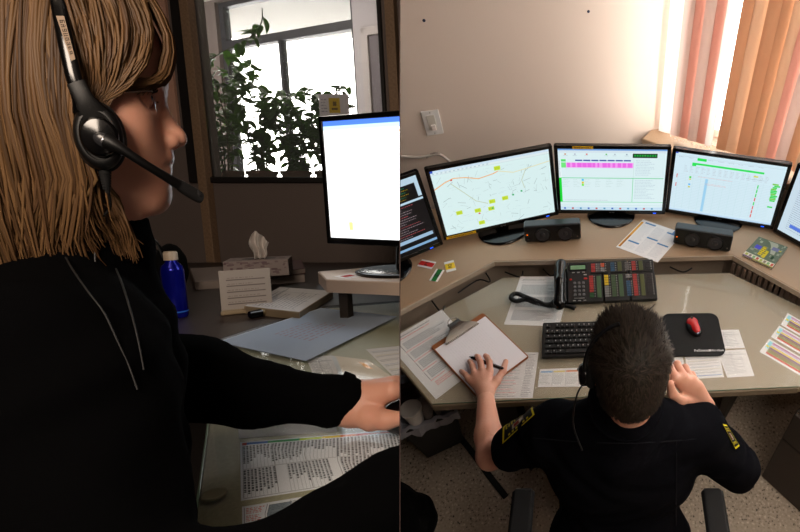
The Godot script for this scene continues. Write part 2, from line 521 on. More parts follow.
func page(kind: String, w := 170, h := 220) -> Image:
	var g := rng
	var im := blank(w, h, Color(0.86, 0.85, 0.85))
	var ink := Color(0.42, 0.42, 0.45); var red := Color(0.85, 0.35, 0.33)
	match kind:
		"letter":
			text_block(im, 12, 14, w * 0.6, 8, 6, ink)
			for k in 3:
				rect(im, 14, 38 + k * 58, w - 30, 48, Color(0.80, 0.80, 0.81))
				text_block(im, 16, 40 + k * 58, w - 40, 44, 5, ink, 0.85)
			rect(im, 10, 30, w - 24, 1, ink)
		"policy":
			rect(im, 8, 8, 18, 14, Color(0.72, 0.55, 0.4)); rect(im, 12, 10, 10, 9, Color(0.55, 0.4, 0.35))
			text_block(im, 36, 10, 92, 4, 5, Color(0.25, 0.25, 0.3), 0.9)
			text_block(im, 30, 18, 110, 4, 5, red, 0.9)
			for k in 4:
				rect(im, 22, 34 + k * 36, 1, 26, Color(0.2, 0.2, 0.22))
				rect(im, 30, 33 + k * 36, w - 46, 26, Color(0.82, 0.82, 0.83))
				text_block(im, 30, 34 + k * 36, w - 44, 24, 5, ink, 0.9)
				text_block(im, 22, 62 + k * 36, w * 0.5, 4, 5, red, 0.8)
			text_block(im, 28, 180, w - 60, 14, 5, red, 0.9)
		"redlist":
			for k in 26:
				text_block(im, 10, 10 + k * 8, w * 0.5, 3, 5, red if k % 5 in [1, 3] else ink, 0.85)
				text_block(im, w * 0.68, 10 + k * 8, w * 0.26, 3, 5, Color(0.25, 0.25, 0.3), 0.9)
				rect(im, 6, 14 + k * 8, w - 12, 1, Color(0.78, 0.75, 0.75))
		"table":
			for k in 4:
				rect(im, 6 + k * (w - 10) / 4.0, 10, (w - 30) / 4.0, 8, [Color(0.5, 0.65, 0.8), Color(0.85, 0.78, 0.5), Color(0.85, 0.55, 0.4), Color(0.6, 0.75, 0.6)][k])
				text_block(im, 8 + k * (w - 10) / 4.0, 24, (w - 40) / 4.0, h - 36, 7, Color(0.55, 0.55, 0.56), 0.85)
				rect(im, 3 + k * (w - 10) / 4.0, 8, 1, h - 14, ink)
		"form":
			for k in 14:
				rect(im, 8, 10 + k * 14, w - 16, 1, [Color(0.6, 0.65, 0.75), Color(0.75, 0.7, 0.55), Color(0.55, 0.55, 0.58)][k % 3])
				text_block(im, 10, 13 + k * 14, w - 24, 3, 5, Color(0.6, 0.6, 0.62), 0.8)
			rect(im, 8, 96, w - 16, 2, Color(0.35, 0.5, 0.75))
		"list":
			for k in 3: rect(im, 8 + k * (w - 16) / 2.5, 8, 1, h - 20, Color(0.6, 0.6, 0.62))
			text_block(im, 12, 12, w - 26, h - 26, 7, Color(0.58, 0.58, 0.6), 0.75)
			rect(im, 6, 22, w - 12, 1, ink)
		"bands":
			var cols := [Color(0.74, 0.50, 0.66), Color(0.80, 0.74, 0.84), Color(0.88, 0.78, 0.30), Color(0.46, 0.28, 0.46), Color(0.52, 0.42, 0.16), Color(0.50, 0.52, 0.18), Color(0.78, 0.18, 0.12)]
			var bh := (h - 26) / 7.0
			for k in 7:
				rect(im, 30, 12 + k * bh, w - 32, bh - 1, cols[k])
				if k != 6: text_block(im, 36, 14 + k * bh, w - 50, 3, 8, cols[k].darkened(0.35), 0.95)
			rect(im, 10, 12, 20, h * 0.5, Color(0.55, 0.80, 0.86)); rect(im, 10, 12 + h * 0.3, 16, 14, Color(0.86, 0.80, 0.15))
		"brochure":
			rect(im, 4, 14, 12, h - 22, Color(0.80, 0.58, 0.22)); rect(im, 8, h * 0.55, 8, h * 0.4, Color(0.62, 0.40, 0.18))
			for k in 3:
				var x := 24 + k * (w - 28) / 3.0
				text_block(im, x, 16, (w - 48) / 3.0, h - 30, 4, Color(0.62, 0.62, 0.66), 0.95)
				for q in [[0.05, 0], [0.44, 1], [0.7, 0], [0.12, 2], [0.5, 2]]:
					if q[1] == k: rect(im, x, h * q[0], (w - 48) / 3.0, 7, Color(0.30, 0.48, 0.66))
			rect(im, w * 0.8, 4, w * 0.18, 22, Color(0.35, 0.5, 0.68))
		"plain":
			im.fill(Color(0.90, 0.89, 0.91))
			text_block(im, 24, 30, w - 50, h - 70, 9, Color(0.882, 0.872, 0.892), 0.8)
			rect(im, w * 0.64, h * 0.45, w * 0.2, h * 0.1, Color(0.82, 0.81, 0.82))
	return im
func chart_image(w: int, h: int) -> Image:        # the upright-lettered reference chart on the left desk
	var im := blank(w, h, Color(0.90, 0.92, 0.95))
	var bars := [[0.0, 0.03, Color(0.75, 0.2, 0.15)], [0.03, 0.16, Color(0.15, 0.4, 0.75)], [0.16, 0.36, Color(0.2, 0.6, 0.35)], [0.36, 0.5, Color(0.72, 0.85, 0.15)], [0.5, 0.62, Color(0.9, 0.8, 0.1)], [0.62, 0.72, Color(0.9, 0.45, 0.1)], [0.72, 1.0, Color(0.8, 0.25, 0.2)]]
	for b in bars: rect(im, 6 + b[0] * (w - 12), 5, (b[1] - b[0]) * (w - 12), 12, b[2])
	for row in 2:
		var y0 := 20 + row * (h - 24) / 2.0
		var hh := (h - 30) / 2.0
		var n := 44
		var run := 0.8
		for k in n:
			var x := 6 + k * (w - 12.0) / n
			run = clampf(run + rng.randf_range(-0.14, 0.14), 0.3, 0.98)
			if k % 9 == 8: run = rng.randf_range(0.4, 0.95)
			if row == 1 and (k % 15) in [9, 10, 11]: continue
			rect(im, x, y0, 1, hh, Color(0.65, 0.68, 0.72))
			var y := y0 + 2
			while y < y0 + hh * run:
				var l := rng.randf_range(3, 9)
				rect(im, x + 2, y, (w - 12.0) / n * 0.55, l, Color(0.24, 0.26, 0.3))
				y += l + 2
		rect(im, 6, y0 + hh + 1, w - 12, 1, Color(0.3, 0.32, 0.36))
		for k in 6: rect(im, 6 + k * (w - 12) / 5.0, y0, 1, hh, Color(0.3, 0.32, 0.36))
	return im
func screen_map(w := 640, h := 400) -> Image:
	var im := blank(w, h, Color(0.86, 0.95, 0.95))
	rect(im, 0, 0, w, 12, Color(0.82, 0.90, 0.96)); rect(im, 0, 0, 14, 12, Color(0.15, 0.3, 0.75)); rect(im, 0, 12, w, 12, Color(0.88, 0.94, 0.95)); rect(im, 0, 25, w, 1, Color(0.7, 0.78, 0.8))
	for k in 14: rect(im, 8 + k * 22, 15, 10, 6, Color(0.72, 0.82, 0.86))
	for k in 95:
		var p := Vector2(rng.randf_range(20, w - 20), rng.randf_range(40, h - 20))
		var a := rng.randf_range(0, PI)
		var l := rng.randf_range(10, 46)
		stroke(im, [p, p + Vector2(cos(a), sin(a)) * l], Color(0.62, 0.70, 0.70), 1 if k % 3 else 2)
	for k in 40: text_block(im, rng.randf_range(20, w - 80), rng.randf_range(40, h - 20), 34, 2, 4, Color(0.66, 0.74, 0.78), 0.9)
	stroke(im, [Vector2(0, 108), Vector2(60, 78), Vector2(110, 62), Vector2(170, 70), Vector2(240, 92), Vector2(320, 80), Vector2(350, 70)], Color(0.95, 0.66, 0.35), 4)
	stroke(im, [Vector2(350, 70), Vector2(430, 95), Vector2(500, 88), Vector2(640, 70)], Color(0.90, 0.88, 0.72), 4)
	stroke(im, [Vector2(90, 90), Vector2(150, 160), Vector2(200, 220), Vector2(260, 250)], Color(0.76, 0.80, 0.68), 3)
	stroke(im, [Vector2(500, 90), Vector2(470, 150), Vector2(480, 200)], Color(0.76, 0.80, 0.70), 3)
	rect(im, 92, 66, 9, 8, Color(0.85, 0.2, 0.2))
	for q in [[330, 40], [270, 232], [345, 228], [258, 275], [182, 270], [80, 260], [190, 352]]:
		rect(im, q[0], q[1], 34, 24, Color(0.80, 0.90, 0.22)); text_block(im, q[0] + 4, q[1] + 8, 26, 8, 6, Color(0.5, 0.62, 0.1), 0.9)
	for q in [[405, 225], [455, 212], [278, 282]]: rect(im, q[0], q[1], 10, 10, Color(0.15, 0.7, 0.4))
	rect(im, 200, 298, 10, 8, Color(0.85, 0.25, 0.3))
	return im
func screen_schedule(w := 640, h := 400) -> Image:
	var im := blank(w, h, Color(0.86, 0.94, 0.95))
	rect(im, 0, 0, w, 9, Color(0.45, 0.62, 0.85)); rect(im, 0, 9, w, 14, Color(0.84, 0.9, 0.93))
	for q in [[38, Color(0.8, 0.5, 0.3)], [95, Color(0.7, 0.72, 0.8)], [165, Color(0.85, 0.3, 0.3)], [280, Color(0.4, 0.75, 0.4)], [330, Color(0.7, 0.75, 0.8)], [400, Color(0.6, 0.68, 0.75)]]:
		rect(im, q[0], 28, 9, 8, q[1]); text_block(im, q[0] - 8, 40, 30, 3, 5, Color(0.6, 0.68, 0.72), 0.9)
	rect(im, 440, 26, 145, 26, Color(0.03, 0.08, 0.05))
	for k in 9: rect(im, 448 + k * 15, 32, 11, 13, Color(0.1, 0.62, 0.22))
	rect(im, 0, 70, 16, 110, Color(0.9, 0.95, 0.96)); text_block(im, 4, 74, 6, 100, 6, Color(0.5, 0.5, 0.55), 0.9)
	rect(im, 16, 64, 28, 14, Color(0.35, 0.88, 0.42)); rect(im, 16, 84, 28, 32, Color(0.45, 0.92, 0.5))
	for k in 7: rect(im, 100 + k * 48, 66, 42, 8, Color(0.12, 0.25, 0.62))
	rect(im, 44, 84, 402, 32, Color(0.97, 0.62, 0.95))
	for k in 13: rect(im, 52 + k * 30, 86, rng.randi_range(10, 26), 28, Color(0.93, 0.42, 0.90))
	rect(im, 448, 64, 1, 230, Color(0.65, 0.8, 0.75)); rect(im, 8, 180, w - 16, 4, Color(0.35, 0.82, 0.55)); rect(im, 0, 182, 14, 160, Color(0.1, 0.85, 0.22)); rect(im, 446, 184, 3, 160, Color(0.35, 0.82, 0.55)); rect(im, 0, 342, w, 3, Color(0.45, 0.85, 0.6))
	text_block(im, 460, 68, 150, 100, 10, Color(0.74, 0.82, 0.86), 0.7); text_block(im, 460, 194, 150, 130, 10, Color(0.74, 0.82, 0.86), 0.7)
	for k in 5:
		for j in 6: text_block(im, 20 + j * 66, 192 + k * 11, 50, 3, 6, Color(0.70, 0.80, 0.80), 0.7)
	rect(im, 136, 188, 13, 13, Color(0.3, 0.75, 0.95)); rect(im, 136, 206, 13, 13, Color(0.92, 0.85, 0.1)); rect(im, 136, 222, 13, 12, Color(0.4, 0.92, 0.15))
	text_block(im, 30, 330, 380, 4, 6, Color(0.6, 0.65, 0.7), 0.9)
	rect(im, 0, 366, w, 1, Color(0.6, 0.75, 0.8)); rect(im, 0, h - 22, w, 22, Color(0.78, 0.88, 0.94))
	for k in 12: rect(im, 20 + k * 50, h - 17, 12, 11, [Color(0.2, 0.4, 0.75), Color(0.75, 0.3, 0.3), Color(0.3, 0.6, 0.75)][k % 3])
	return im
func screen_grid(w := 640, h := 400) -> Image:
	var im := blank(w, h, Color(0.83, 0.92, 0.96))
	rect(im, 0, 0, 14, 8, Color(0.2, 0.3, 0.75)); rect(im, 0, 20, w, 1, Color(0.7, 0.76, 0.82))
	for k in 9: text_block(im, 20 + k * 58, 26, 36, 3, 6, Color(0.6, 0.66, 0.72), 0.9)
	rect(im, 130, 22, 54, 16, Color(0.1, 0.9, 0.3))
	rect(im, 104, 54, 420, 12, Color(0.15, 0.9, 0.35)); rect(im, 104, 54, 24, 22, Color(0.15, 0.9, 0.35))
	for k in 15: rect(im, 60 + k * 34, 70, 1, 60, Color(0.74, 0.82, 0.86)); text_block(im, 64 + k * 34, 80, 22, 40, 9, Color(0.72, 0.78, 0.82), 0.8)
	for k in 22: rect(im, 0, 136 + k * 11, w - 40, 1, Color(0.74, 0.84, 0.88))
	for k in 12: rect(im, 30 + k * 46, 132, 1, 250, Color(0.72, 0.86, 0.88))
	rect(im, 196, 150, 16, 230, Color(0.62, 0.82, 0.94))
	for q in [[40, 140], [40, 200]]: rect(im, q[0] - 20, q[1], 5, 26, Color(0.85, 0.35, 0.35))
	rect(im, 98, 146, 12, 12, Color(0.3, 0.85, 0.3)); rect(im, 98, 162, 12, 8, Color(0.85, 0.85, 0.2)); rect(im, 98, 196, 12, 10, Color(0.3, 0.7, 0.95)); rect(im, 98, 214, 12, 9, Color(0.8, 0.8, 0.3))
	text_block(im, 150, 140, 260, 5, 6, Color(0.9, 0.6, 0.6), 0.95); text_block(im, 200, 180, 160, 12, 7, Color(0.9, 0.66, 0.66), 0.9)
	rect(im, 470, 84, 26, 8, Color(0.85, 0.85, 0.1)); text_block(im, 430, 106, 130, 4, 6, Color(0.55, 0.6, 0.65), 0.9)
	for k in 8: rect(im, 504, 140 + k * 29, 7, 24, Color(0.25, 0.85, 0.4) if k in [0, 1, 2, 4] else Color(0.88, 0.4, 0.38))
	for k in 11: rect(im, 600 - rng.randi_range(0, 16), 116 + k * 11, rng.randi_range(24, 40), 9, Color(0.1, 0.85, 0.25) if k % 3 else Color(0.45, 0.8, 0.2))
	rect(im, 590, 270, 30, 9, Color(0.1, 0.85, 0.25))
	rect(im, 0, h - 12, w, 12, Color(0.75, 0.86, 0.95))
	return im
func screen_terminal(w := 640, h := 400) -> Image:
	var im := blank(w, h, Color(0.035, 0.035, 0.045))
	rect(im, 0, 0, w, 34, Color(0.72, 0.82, 0.88)); rect(im, w - 20, 0, 20, 110, Color(0.72, 0.82, 0.88)); rect(im, 320, 118, 320, 12, Color(0.72, 0.82, 0.88))
	for k in 6:
		for j in 5: text_block(im, 20 + j * 118, 44 + k * 12, 96, 4, 8, [Color(0.1, 0.55, 0.42), Color(0.72, 0.6, 0.1)][(k + j) % 2], 0.9)
	for j in 5: rect(im, 20 + j * 118, 46, 3, 66, Color(0.8, 0.8, 0.1))
	for k in 15:
		for j in 3: text_block(im, 20 + j * 210, 140 + k * 13, 190 if (k + j) % 3 else 110, 4, 8, Color(0.66, 0.6, 0.63) if k % 4 else Color(0.75, 0.35, 0.38), 0.85)
	rect(im, 400, 320, 230, 20, Color(0.6, 0.72, 0.82)); rect(im, 0, 366, w, 14, Color(0.5, 0.66, 0.8))
	return im
func screen_lists(w := 640, h := 400) -> Image:
	var im := blank(w, h, Color(0.82, 0.90, 0.95))
	for k in 26: text_block(im, 40, 40 + k * 13, 260, 4, 8, Color(0.55, 0.62, 0.7), 0.6)
	rect(im, 60, 330, 90, 22, Color(0.35, 0.5, 0.9)); rect(im, 0, 0, w, 14, Color(0.6, 0.75, 0.92))
	return im
func screen_bright(w := 320, h := 200) -> Image:
	var im := blank(w, h, Color(1, 1, 1))
	rect(im, 0, 0, w, 8, Color(0.28, 0.45, 0.85)); rect(im, 0, 8, w, 7, Color(0.72, 0.84, 0.98))
	stroke(im, [Vector2(4, 44), Vector2(50, 34), Vector2(110, 28), Vector2(200, 20)], Color(1.0, 0.88, 0.75), 3)
	rect(im, 50, 172, 10, 14, Color(1.0, 0.93, 0.5)); rect(im, 210, 60, 10, 14, Color(1.0, 0.93, 0.5))
	return im

# ---------------------------------------------------------------- the two rooms
var M := {}
func make_materials() -> void:
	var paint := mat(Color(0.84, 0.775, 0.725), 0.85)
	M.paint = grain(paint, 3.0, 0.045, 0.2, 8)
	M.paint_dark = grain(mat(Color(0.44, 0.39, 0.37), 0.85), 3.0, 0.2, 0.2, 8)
	M.ceil = mat(Color(0.85, 0.84, 0.82), 0.9)
	var fl := mat(Color(1, 1, 1), 0.35)
	var speck := ramp_noise(0.06, 21, [[0.0, Color(0.16, 0.13, 0.11)], [0.19, Color(0.22, 0.18, 0.15)], [0.22, Color(0.70, 0.64, 0.57)], [0.72, Color(0.76, 0.70, 0.63)], [0.80, Color(0.86, 0.81, 0.75)], [1.0, Color(0.9, 0.86, 0.8)]], 2)
	M.floor = tri(fl, speck, 1.9, true)
	M.carpet = fabric(Color(0.2, 0.18, 0.17), 20.0)
	var lam := mat(Color(1, 1, 1), 0.5)
	M.laminate = tri(lam, ramp_noise(0.05, 31, [[0.0, Color(0.50, 0.44, 0.35)], [0.45, Color(0.56, 0.50, 0.405)], [0.55, Color(0.58, 0.52, 0.42)], [1.0, Color(0.64, 0.575, 0.47)]], 5), 6.0, true)
	M.laminate_l = tri(mat(Color(1, 1, 1), 0.5), ramp_noise(0.05, 33, [[0.0, Color(0.56, 0.55, 0.44)], [0.5, Color(0.62, 0.61, 0.49)], [1.0, Color(0.69, 0.68, 0.55)]], 5), 6.0, true)
	M.shelf = tri(mat(Color(1, 1, 1), 0.55), ramp_noise(0.06, 32, [[0.0, Color(0.56, 0.46, 0.36)], [0.5, Color(0.63, 0.525, 0.42)], [1.0, Color(0.69, 0.58, 0.47)]], 5), 6.0, true)
	M.edge = mat(Color(0.66, 0.60, 0.53), 0.45)
	M.edge_dark = mat(Color(0.46, 0.41, 0.33), 0.5)
	M.brown = grain(mat(Color(0.20, 0.16, 0.13), 0.6), 30.0, 0.2)
	M.rib = mat(Color(0.46, 0.39, 0.34), 0.6)
	M.black = mat(Color(0.025, 0.025, 0.028), 0.42)
	M.black_gloss = mat(Color(0.02, 0.02, 0.023), 0.16)
	M.black_matte = mat(Color(0.03, 0.03, 0.033), 0.8)
	M.rubber = grain(mat(Color(0.03, 0.03, 0.035), 0.85), 80.0, 0.3)
	M.glass = glass_mat(0.04)
	M.desk_glass = glass_mat(0.04); M.desk_glass.metallic_specular = 0.24
	M.glass_edge = mat(Color(0.30, 0.42, 0.36), 0.15)
	M.white = mat(Color(0.88, 0.87, 0.86), 0.45)
	M.yellow = mat(Color(0.95, 0.74, 0.06), 0.5)
	M.chrome = mat(Color(0.62, 0.60, 0.58), 0.25, 1.0)
	M.cork = tri(mat(Color(1, 1, 1), 0.75), ramp_noise(0.2, 41, [[0.0, Color(0.42, 0.23, 0.10)], [0.5, Color(0.55, 0.31, 0.13)], [1.0, Color(0.62, 0.37, 0.17)]]), 20.0)
	M.led = mat(Color(0.05, 0.15, 0.5), 0.3)
	M.led.emission_enabled = true; M.led.emission = Color(0.1, 0.35, 1.0); M.led.emission_energy_multiplier = 1.6
	M.amber = mat(Color(0.5, 0.2, 0.02), 0.3)
	M.amber.emission_enabled = true; M.amber.emission = Color(1.0, 0.45, 0.05); M.amber.emission_energy_multiplier = 1.2
	M.red = mat(Color(0.72, 0.03, 0.05), 0.2); M.red.clearcoat_enabled = true; M.red.clearcoat = 0.6
	M.key_ink = mat(Color(0.62, 0.62, 0.62), 0.6)
	M.skin = mat(Color(0.80, 0.58, 0.49), 0.5)
	M.skin.subsurf_scatter_enabled = true; M.skin.subsurf_scatter_strength = 0.12
	grain(M.skin, 30.0, 0.25, 0.15, 12)
	M.uniform = fabric(Color(0.045, 0.045, 0.062), 45.0, 0.5)
	M.fleece = fabric(Color(0.030, 0.030, 0.034), 38.0, 1.0, 0.16)
	for m: StandardMaterial3D in [M.fleece, M.uniform]:
		m.rim_enabled = false; m.metallic_specular = 0.12
	M.fleece.albedo_color = Color(0.022, 0.022, 0.026)
	M.chair = fabric(Color(0.03, 0.03, 0.033), 60.0, 0.7)
	M.bag = fabric(Color(0.028, 0.027, 0.027), 26.0, 0.8)
	M.post = tri(mat(Color(1, 1, 1), 0.6), ramp_noise(0.03, 51, [[0.0, Color(0.50, 0.40, 0.31)], [1.0, Color(0.60, 0.49, 0.39)]]), 4.0)
	M.frame = mat(Color(0.10, 0.085, 0.08), 0.5)

func frame_basis(along: Vector3, inward: Vector3, o: Vector3) -> Transform3D:
	return Transform3D(Basis(along, Vector3.UP, inward), o)

func _ready() -> void:
	rng.seed = 7
	# camera: a rising-front style shifted lens, aimed down at the consoles
	var cam := Camera3D.new()
	cam.name = "camera"
	add_child(cam)
	cam.position = Vector3(0, DESK + 1.6432, 0)
	cam.rotation.x = -0.79214
	cam.near = 0.05; cam.far = 60.0
	cam.projection = Camera3D.PROJECTION_FRUSTUM
	cam.size = 532.0 / F * cam.near
	cam.frustum_offset = Vector2((400.0 - PX) / F * cam.near, 0.0)
	CT = cam.transform
	# the evening room's level frame: there the same camera stands 1.12 m up and looks 8 degrees down
	LT = CT * Transform3D(Basis(Vector3.RIGHT, -0.1395), Vector3(0, 1.12, 0)).affine_inverse()
	LI = LT.affine_inverse()
	clip_n[1] = CT.basis * Vector3(1, 0, -(400.3 - PX) / F * -1.0)
	clip_n[0] = -(CT.basis * Vector3(1, 0, -(399.6 - PX) / F * -1.0))
	# sky, exposure
	var we := WorldEnvironment.new()
	we.name = "environment"
	var en := Environment.new()
	en.background_mode = Environment.BG_COLOR
	en.background_color = Color(1.0, 0.985, 0.96)
	en.background_energy_multiplier = 9.0
	en.tonemap_mode = Environment.TONE_MAPPER_LINEAR
	en.tonemap_exposure = 1.0
	en.sdfgi_enabled = true; en.ssao_enabled = true; en.ssil_enabled = true
	we.environment = en
	add_child(we)
	make_materials()
	lights()
	right_room()
	left_room()
	right_console()
	right_people()
	left_console()
	left_person()

func area(called: String, t: Transform3D, s: Vector2, e: float, c: Color) -> void:
	var l := AreaLight3D.new()
	l.name = called
	add_child(l, true)
	l.transform = place(t)
	l.area_size = s
	l.light_energy = e; l.light_color = c
	l.shadow_enabled = true
	l.area_range = 12.0; l.area_attenuation = 2.0
# window-wall frame of the right room: x along the wall to the right, z into the room
var WW: Transform3D
var BW: Transform3D
func lights() -> void:
	side = 1
	WW = frame_basis(Vector3(0.857, 0, 0.515), Vector3(-0.515, 0, 0.857), Vector3(0.29, 0, -2.296))
	BW = frame_basis(Vector3(0.955, 0, -0.2955), Vector3(0.2955, 0, 0.955), Vector3(0.29, 0, -2.296))
	# daylight that comes in between and through the slats
	area("window_daylight", WW * Transform3D(Basis(Vector3.UP, PI), Vector3(1.0, 1.7, 0.13)), Vector2(1.7, 1.2), 0.9, Color(1.0, 0.97, 0.95))
	var wd := -BW.basis.x * 0.86 - BW.basis.z * 0.50
	area("unseen_window_edge_light", Transform3D(Basis.looking_at(wd, Vector3.UP), WW * Vector3(0.15, 1.75, 0.15)), Vector2(0.06, 1.45), 0.45, Color(1.0, 0.97, 0.94))  # unseen strip near the window corner, aimed to brighten the back wall
	# unseen ceiling panel, out of frame, lights the whole console
	area("unseen_ceiling_panel_light", Transform3D(Basis(Vector3.RIGHT, -PI / 2), Vector3(0.9, 2.74, -0.2)), Vector2(0.6, 1.2), 1.6, Color(1.0, 0.96, 0.91))
	side = -1
	area("unseen_corridor_panel_light", Transform3D(Basis(Vector3.RIGHT, -PI / 2), Vector3(-2.6, 2.74, -3.5)), Vector2(1.2, 0.4), 1.2, Color(1.0, 0.97, 0.92))  # unseen, above the view; lights the plants and the bay walls
	area("unseen_evening_wall_light", Transform3D(Basis.IDENTITY, Vector3(-0.16, 1.75, 0.535)), Vector2(0.5, 0.5), 2.0, Color(1.0, 0.92, 0.84))  # unseen, behind the camera; lights the near side of the face
	area("unseen_evening_panel_light", Transform3D(Basis(Vector3.RIGHT, -PI / 2), Vector3(-0.9, 2.55, 0.1)), Vector2(0.6, 0.6), 0.3, Color(1.0, 0.88, 0.74))  # unseen, overhead; lights the hair and the evening desk

func unseen_wall_lamp(t: Transform3D, s: Vector2, label: String) -> void:  # unseen lamp behind the camera, set there for the face
	var o := thing("unseen_wall_lamp", label, "lamp", t)
	var b := MB.new()
	b.box(Transform3D(Basis.IDENTITY, Vector3(0, 0, -0.02)), Vector3(s.x + 0.05, s.y + 0.05, 0.04), 0.004)
	put(b, "housing", M.white, o)
	b = MB.new()
	b.box(Transform3D(Basis.IDENTITY, Vector3(0, 0, 0.004)), Vector3(s.x, s.y, 0.008), 0.002)
	var g := mat(Color(0.9, 0.9, 0.88), 0.5); g.emission_enabled = true; g.emission = Color(1.0, 0.9, 0.78); g.emission_energy_multiplier = 1.2
	put(b, "diffuser", g, o)
func unseen_panel_lamp(t: Transform3D, s: Vector2, label: String) -> void:  # unseen ceiling panels, placed to light what lies below them
	var o := thing("unseen_ceiling_lamp", label, "lamp", t)
	var b := MB.new()
	b.box(Transform3D(Basis.IDENTITY, Vector3(0, 0.02, 0)), Vector3(s.x + 0.05, 0.04, s.y + 0.05), 0.004)
	put(b, "housing", M.white, o)
	b = MB.new()
	b.box(Transform3D(Basis.IDENTITY, Vector3(0, -0.004, 0)), Vector3(s.x, 0.008, s.y), 0.002)
	var g := mat(Color(0.9, 0.9, 0.88), 0.5); g.emission_enabled = true; g.emission = Color(1.0, 0.93, 0.82); g.emission_energy_multiplier = 1.2
	put(b, "diffuser", g, o)

func box_at(b: MB, lo: Vector3, hi: Vector3, bev := 0.0) -> void:
	b.box(Transform3D(Basis.IDENTITY, (lo + hi) / 2.0), hi - lo, bev)

func right_room() -> void:
	side = 1
	var b := MB.new()
	box_at(b, Vector3(-3.0, -0.1, -3.0), Vector3(3.3, 0.0, 1.75)); struct(b, "floor", M.floor)
	b = MB.new()
	box_at(b, Vector3(-3.0, 2.8, -3.0), Vector3(3.3, 2.92, 1.75)); struct(b, "ceiling", M.ceil)
	b = MB.new()
	box_at(b, Vector3(-2.7, 0, -0.14), Vector3(0.06, 2.85, 0.0)); struct(b, "wall_back", M.paint, null, BW)
	var y0 := 1.035; var y1 := 2.45; var s0 := 0.0; var s1 := 2.1
	b = MB.new()
	box_at(b, Vector3(-0.1, 0, -0.14), Vector3(s0 - 0.005, 2.85, 0)); box_at(b, Vector3(s1, 0, -0.14), Vector3(3.4, 2.85, 0))
	box_at(b, Vector3(s0, 0, -0.14), Vector3(s1, y0, 0)); box_at(b, Vector3(s0, y1, -0.14), Vector3(s1, 2.85, 0))
	struct(b, "wall_right", M.paint, null, WW)
	b = MB.new()
	box_at(b, Vector3(3.0, 0, -0.9), Vector3(3.14, 2.85, 1.75)); struct(b, "wall_side", M.paint)
	b = MB.new()
	box_at(b, Vector3(-3.0, 0, 1.6), Vector3(3.3, 2.85, 1.75)); struct(b, "wall_rear", M.paint)
	# window
	var win := Node3D.new(); win.name = "window_1"; add_child(win); win.transform = WW; win.set_meta("kind", "structure")
	b = MB.new()
	for q in [[s0, y0, s0 + 0.04, y1], [s1 - 0.04, y0, s1, y1], [s0, y0, s1, y0 + 0.04], [s0, y1 - 0.04, s1, y1], [1.05, y0, 1.09, y1]]:
		box_at(b, Vector3(q[0], q[1], -0.12), Vector3(q[2], q[3], -0.07), 0.004)
	put(b, "frame", M.white, win)
	for q in [[s0 + 0.03, 1.06], [1.08, s1 - 0.03]]:
		b = MB.new()
		box_at(b, Vector3(q[0], y0 + 0.03, -0.098), Vector3(q[1], y1 - 0.03, -0.094)); put(b, "pane", M.glass, win)
	b = MB.new()
	box_at(b, Vector3(-0.03, y0 - 0.035, -0.13), Vector3(2.3, y0, 0.12), 0.006); put(b, "sill", M.shelf, win)
	# vertical blind: headrail, slats, bottom chain
	var o := thing("vertical_blind", "vertical blind with translucent peach and salmon fabric slats hanging in the bright window", "blind", WW)
	b = MB.new()
	box_at(b, Vector3(0.02, y1 - 0.02, 0.02), Vector3(2.2, y1 + 0.03, 0.075), 0.006); put(b, "headrail", M.white, o)
	var cloth := func(c: Color, bl: Color) -> StandardMaterial3D:
		var m := grain(mat(c, 0.85, 0.0, 0.2), 6.0, 0.12, 0.3)
		m.backlight_enabled = true; m.backlight = bl
		return m
	var cl := {"w": cloth.call(Color(0.95, 0.94, 0.93), Color(0.905, 0.895, 0.885)), "p": cloth.call(Color(0.93, 0.85, 0.82), Color(0.71, 0.66, 0.64)), "s": cloth.call(Color(0.90, 0.72, 0.66), Color(0.71, 0.59, 0.555)), "t": cloth.call(Color(0.84, 0.69, 0.57), Color(0.68, 0.57, 0.485)), "l": cloth.call(Color(0.90, 0.80, 0.71), Color(0.71, 0.625, 0.555))}
	# left edges of the slats along the headrail as the photograph shows them, and the cloth of each
	var spots := [[671, "w"], [685.5, "p"], [696.5, "s"], [707, "p"], [718, "s"], [729, "w"], [737, ""], [744, "t"], [756, "l"], [770, "t"], [784, "t"], [796, "l"], [807, "s"], [820, "p"], [834, "t"], [848, "l"], [864, "t"], [881, "s"], [899, "t"], [918, "l"], [939, "t"], [962, "t"]]
	var wi := WW.affine_inverse()
	for i in spots.size() - 1:
		if spots[i][1] == "": continue
		var x0 := (wi * atP(spots[i][0], 0.0, WW * Vector3(0, 0, 0.05), WW.basis.z)).x
		var x1 := (wi * atP(spots[i + 1][0], 0.0, WW * Vector3(0, 0, 0.05), WW.basis.z)).x
		if x0 > s1: continue
		b = MB.new()
		var wd := x1 - x0 + 0.003
		var bow := 0.004
		var seg := 6
		var bs := Basis(Vector3.UP, 0.10)
		var mid := Vector3((x0 + x1) / 2, 0, 0.05 + (0.004 if i % 2 else 0.0))
		for j in seg:
			for sg: float in [-1.0, 1.0]:
				var a0 := (float(j) / seg - 0.5); var a1 := (float(j + 1) / seg - 0.5)
				var f := func(a: float) -> Vector3: return Vector3(a * wd, 0, bow * (1.0 - 4.0 * a * a) + sg * 0.0004)
				var nf := func(a: float) -> Vector3: return bs * (Vector3(a * 8.0 * bow / wd, 0, 1.0).normalized() * sg)
				var q0: Vector3 = mid + bs * (f.call(a0) as Vector3)
				var q1: Vector3 = mid + bs * (f.call(a1) as Vector3)
				var ya := Vector3(0, y1 - 0.02, 0); var yb := Vector3(0, y0 + 0.025, 0)
				b.tri(q0 + ya, q1 + ya, q1 + yb, nf.call(a0), nf.call(a1), nf.call(a1)); b.tri(q0 + ya, q1 + yb, q0 + yb, nf.call(a0), nf.call(a1), nf.call(a0))
		put(b, "slat", cl[spots[i][1]], o)
	b = MB.new()
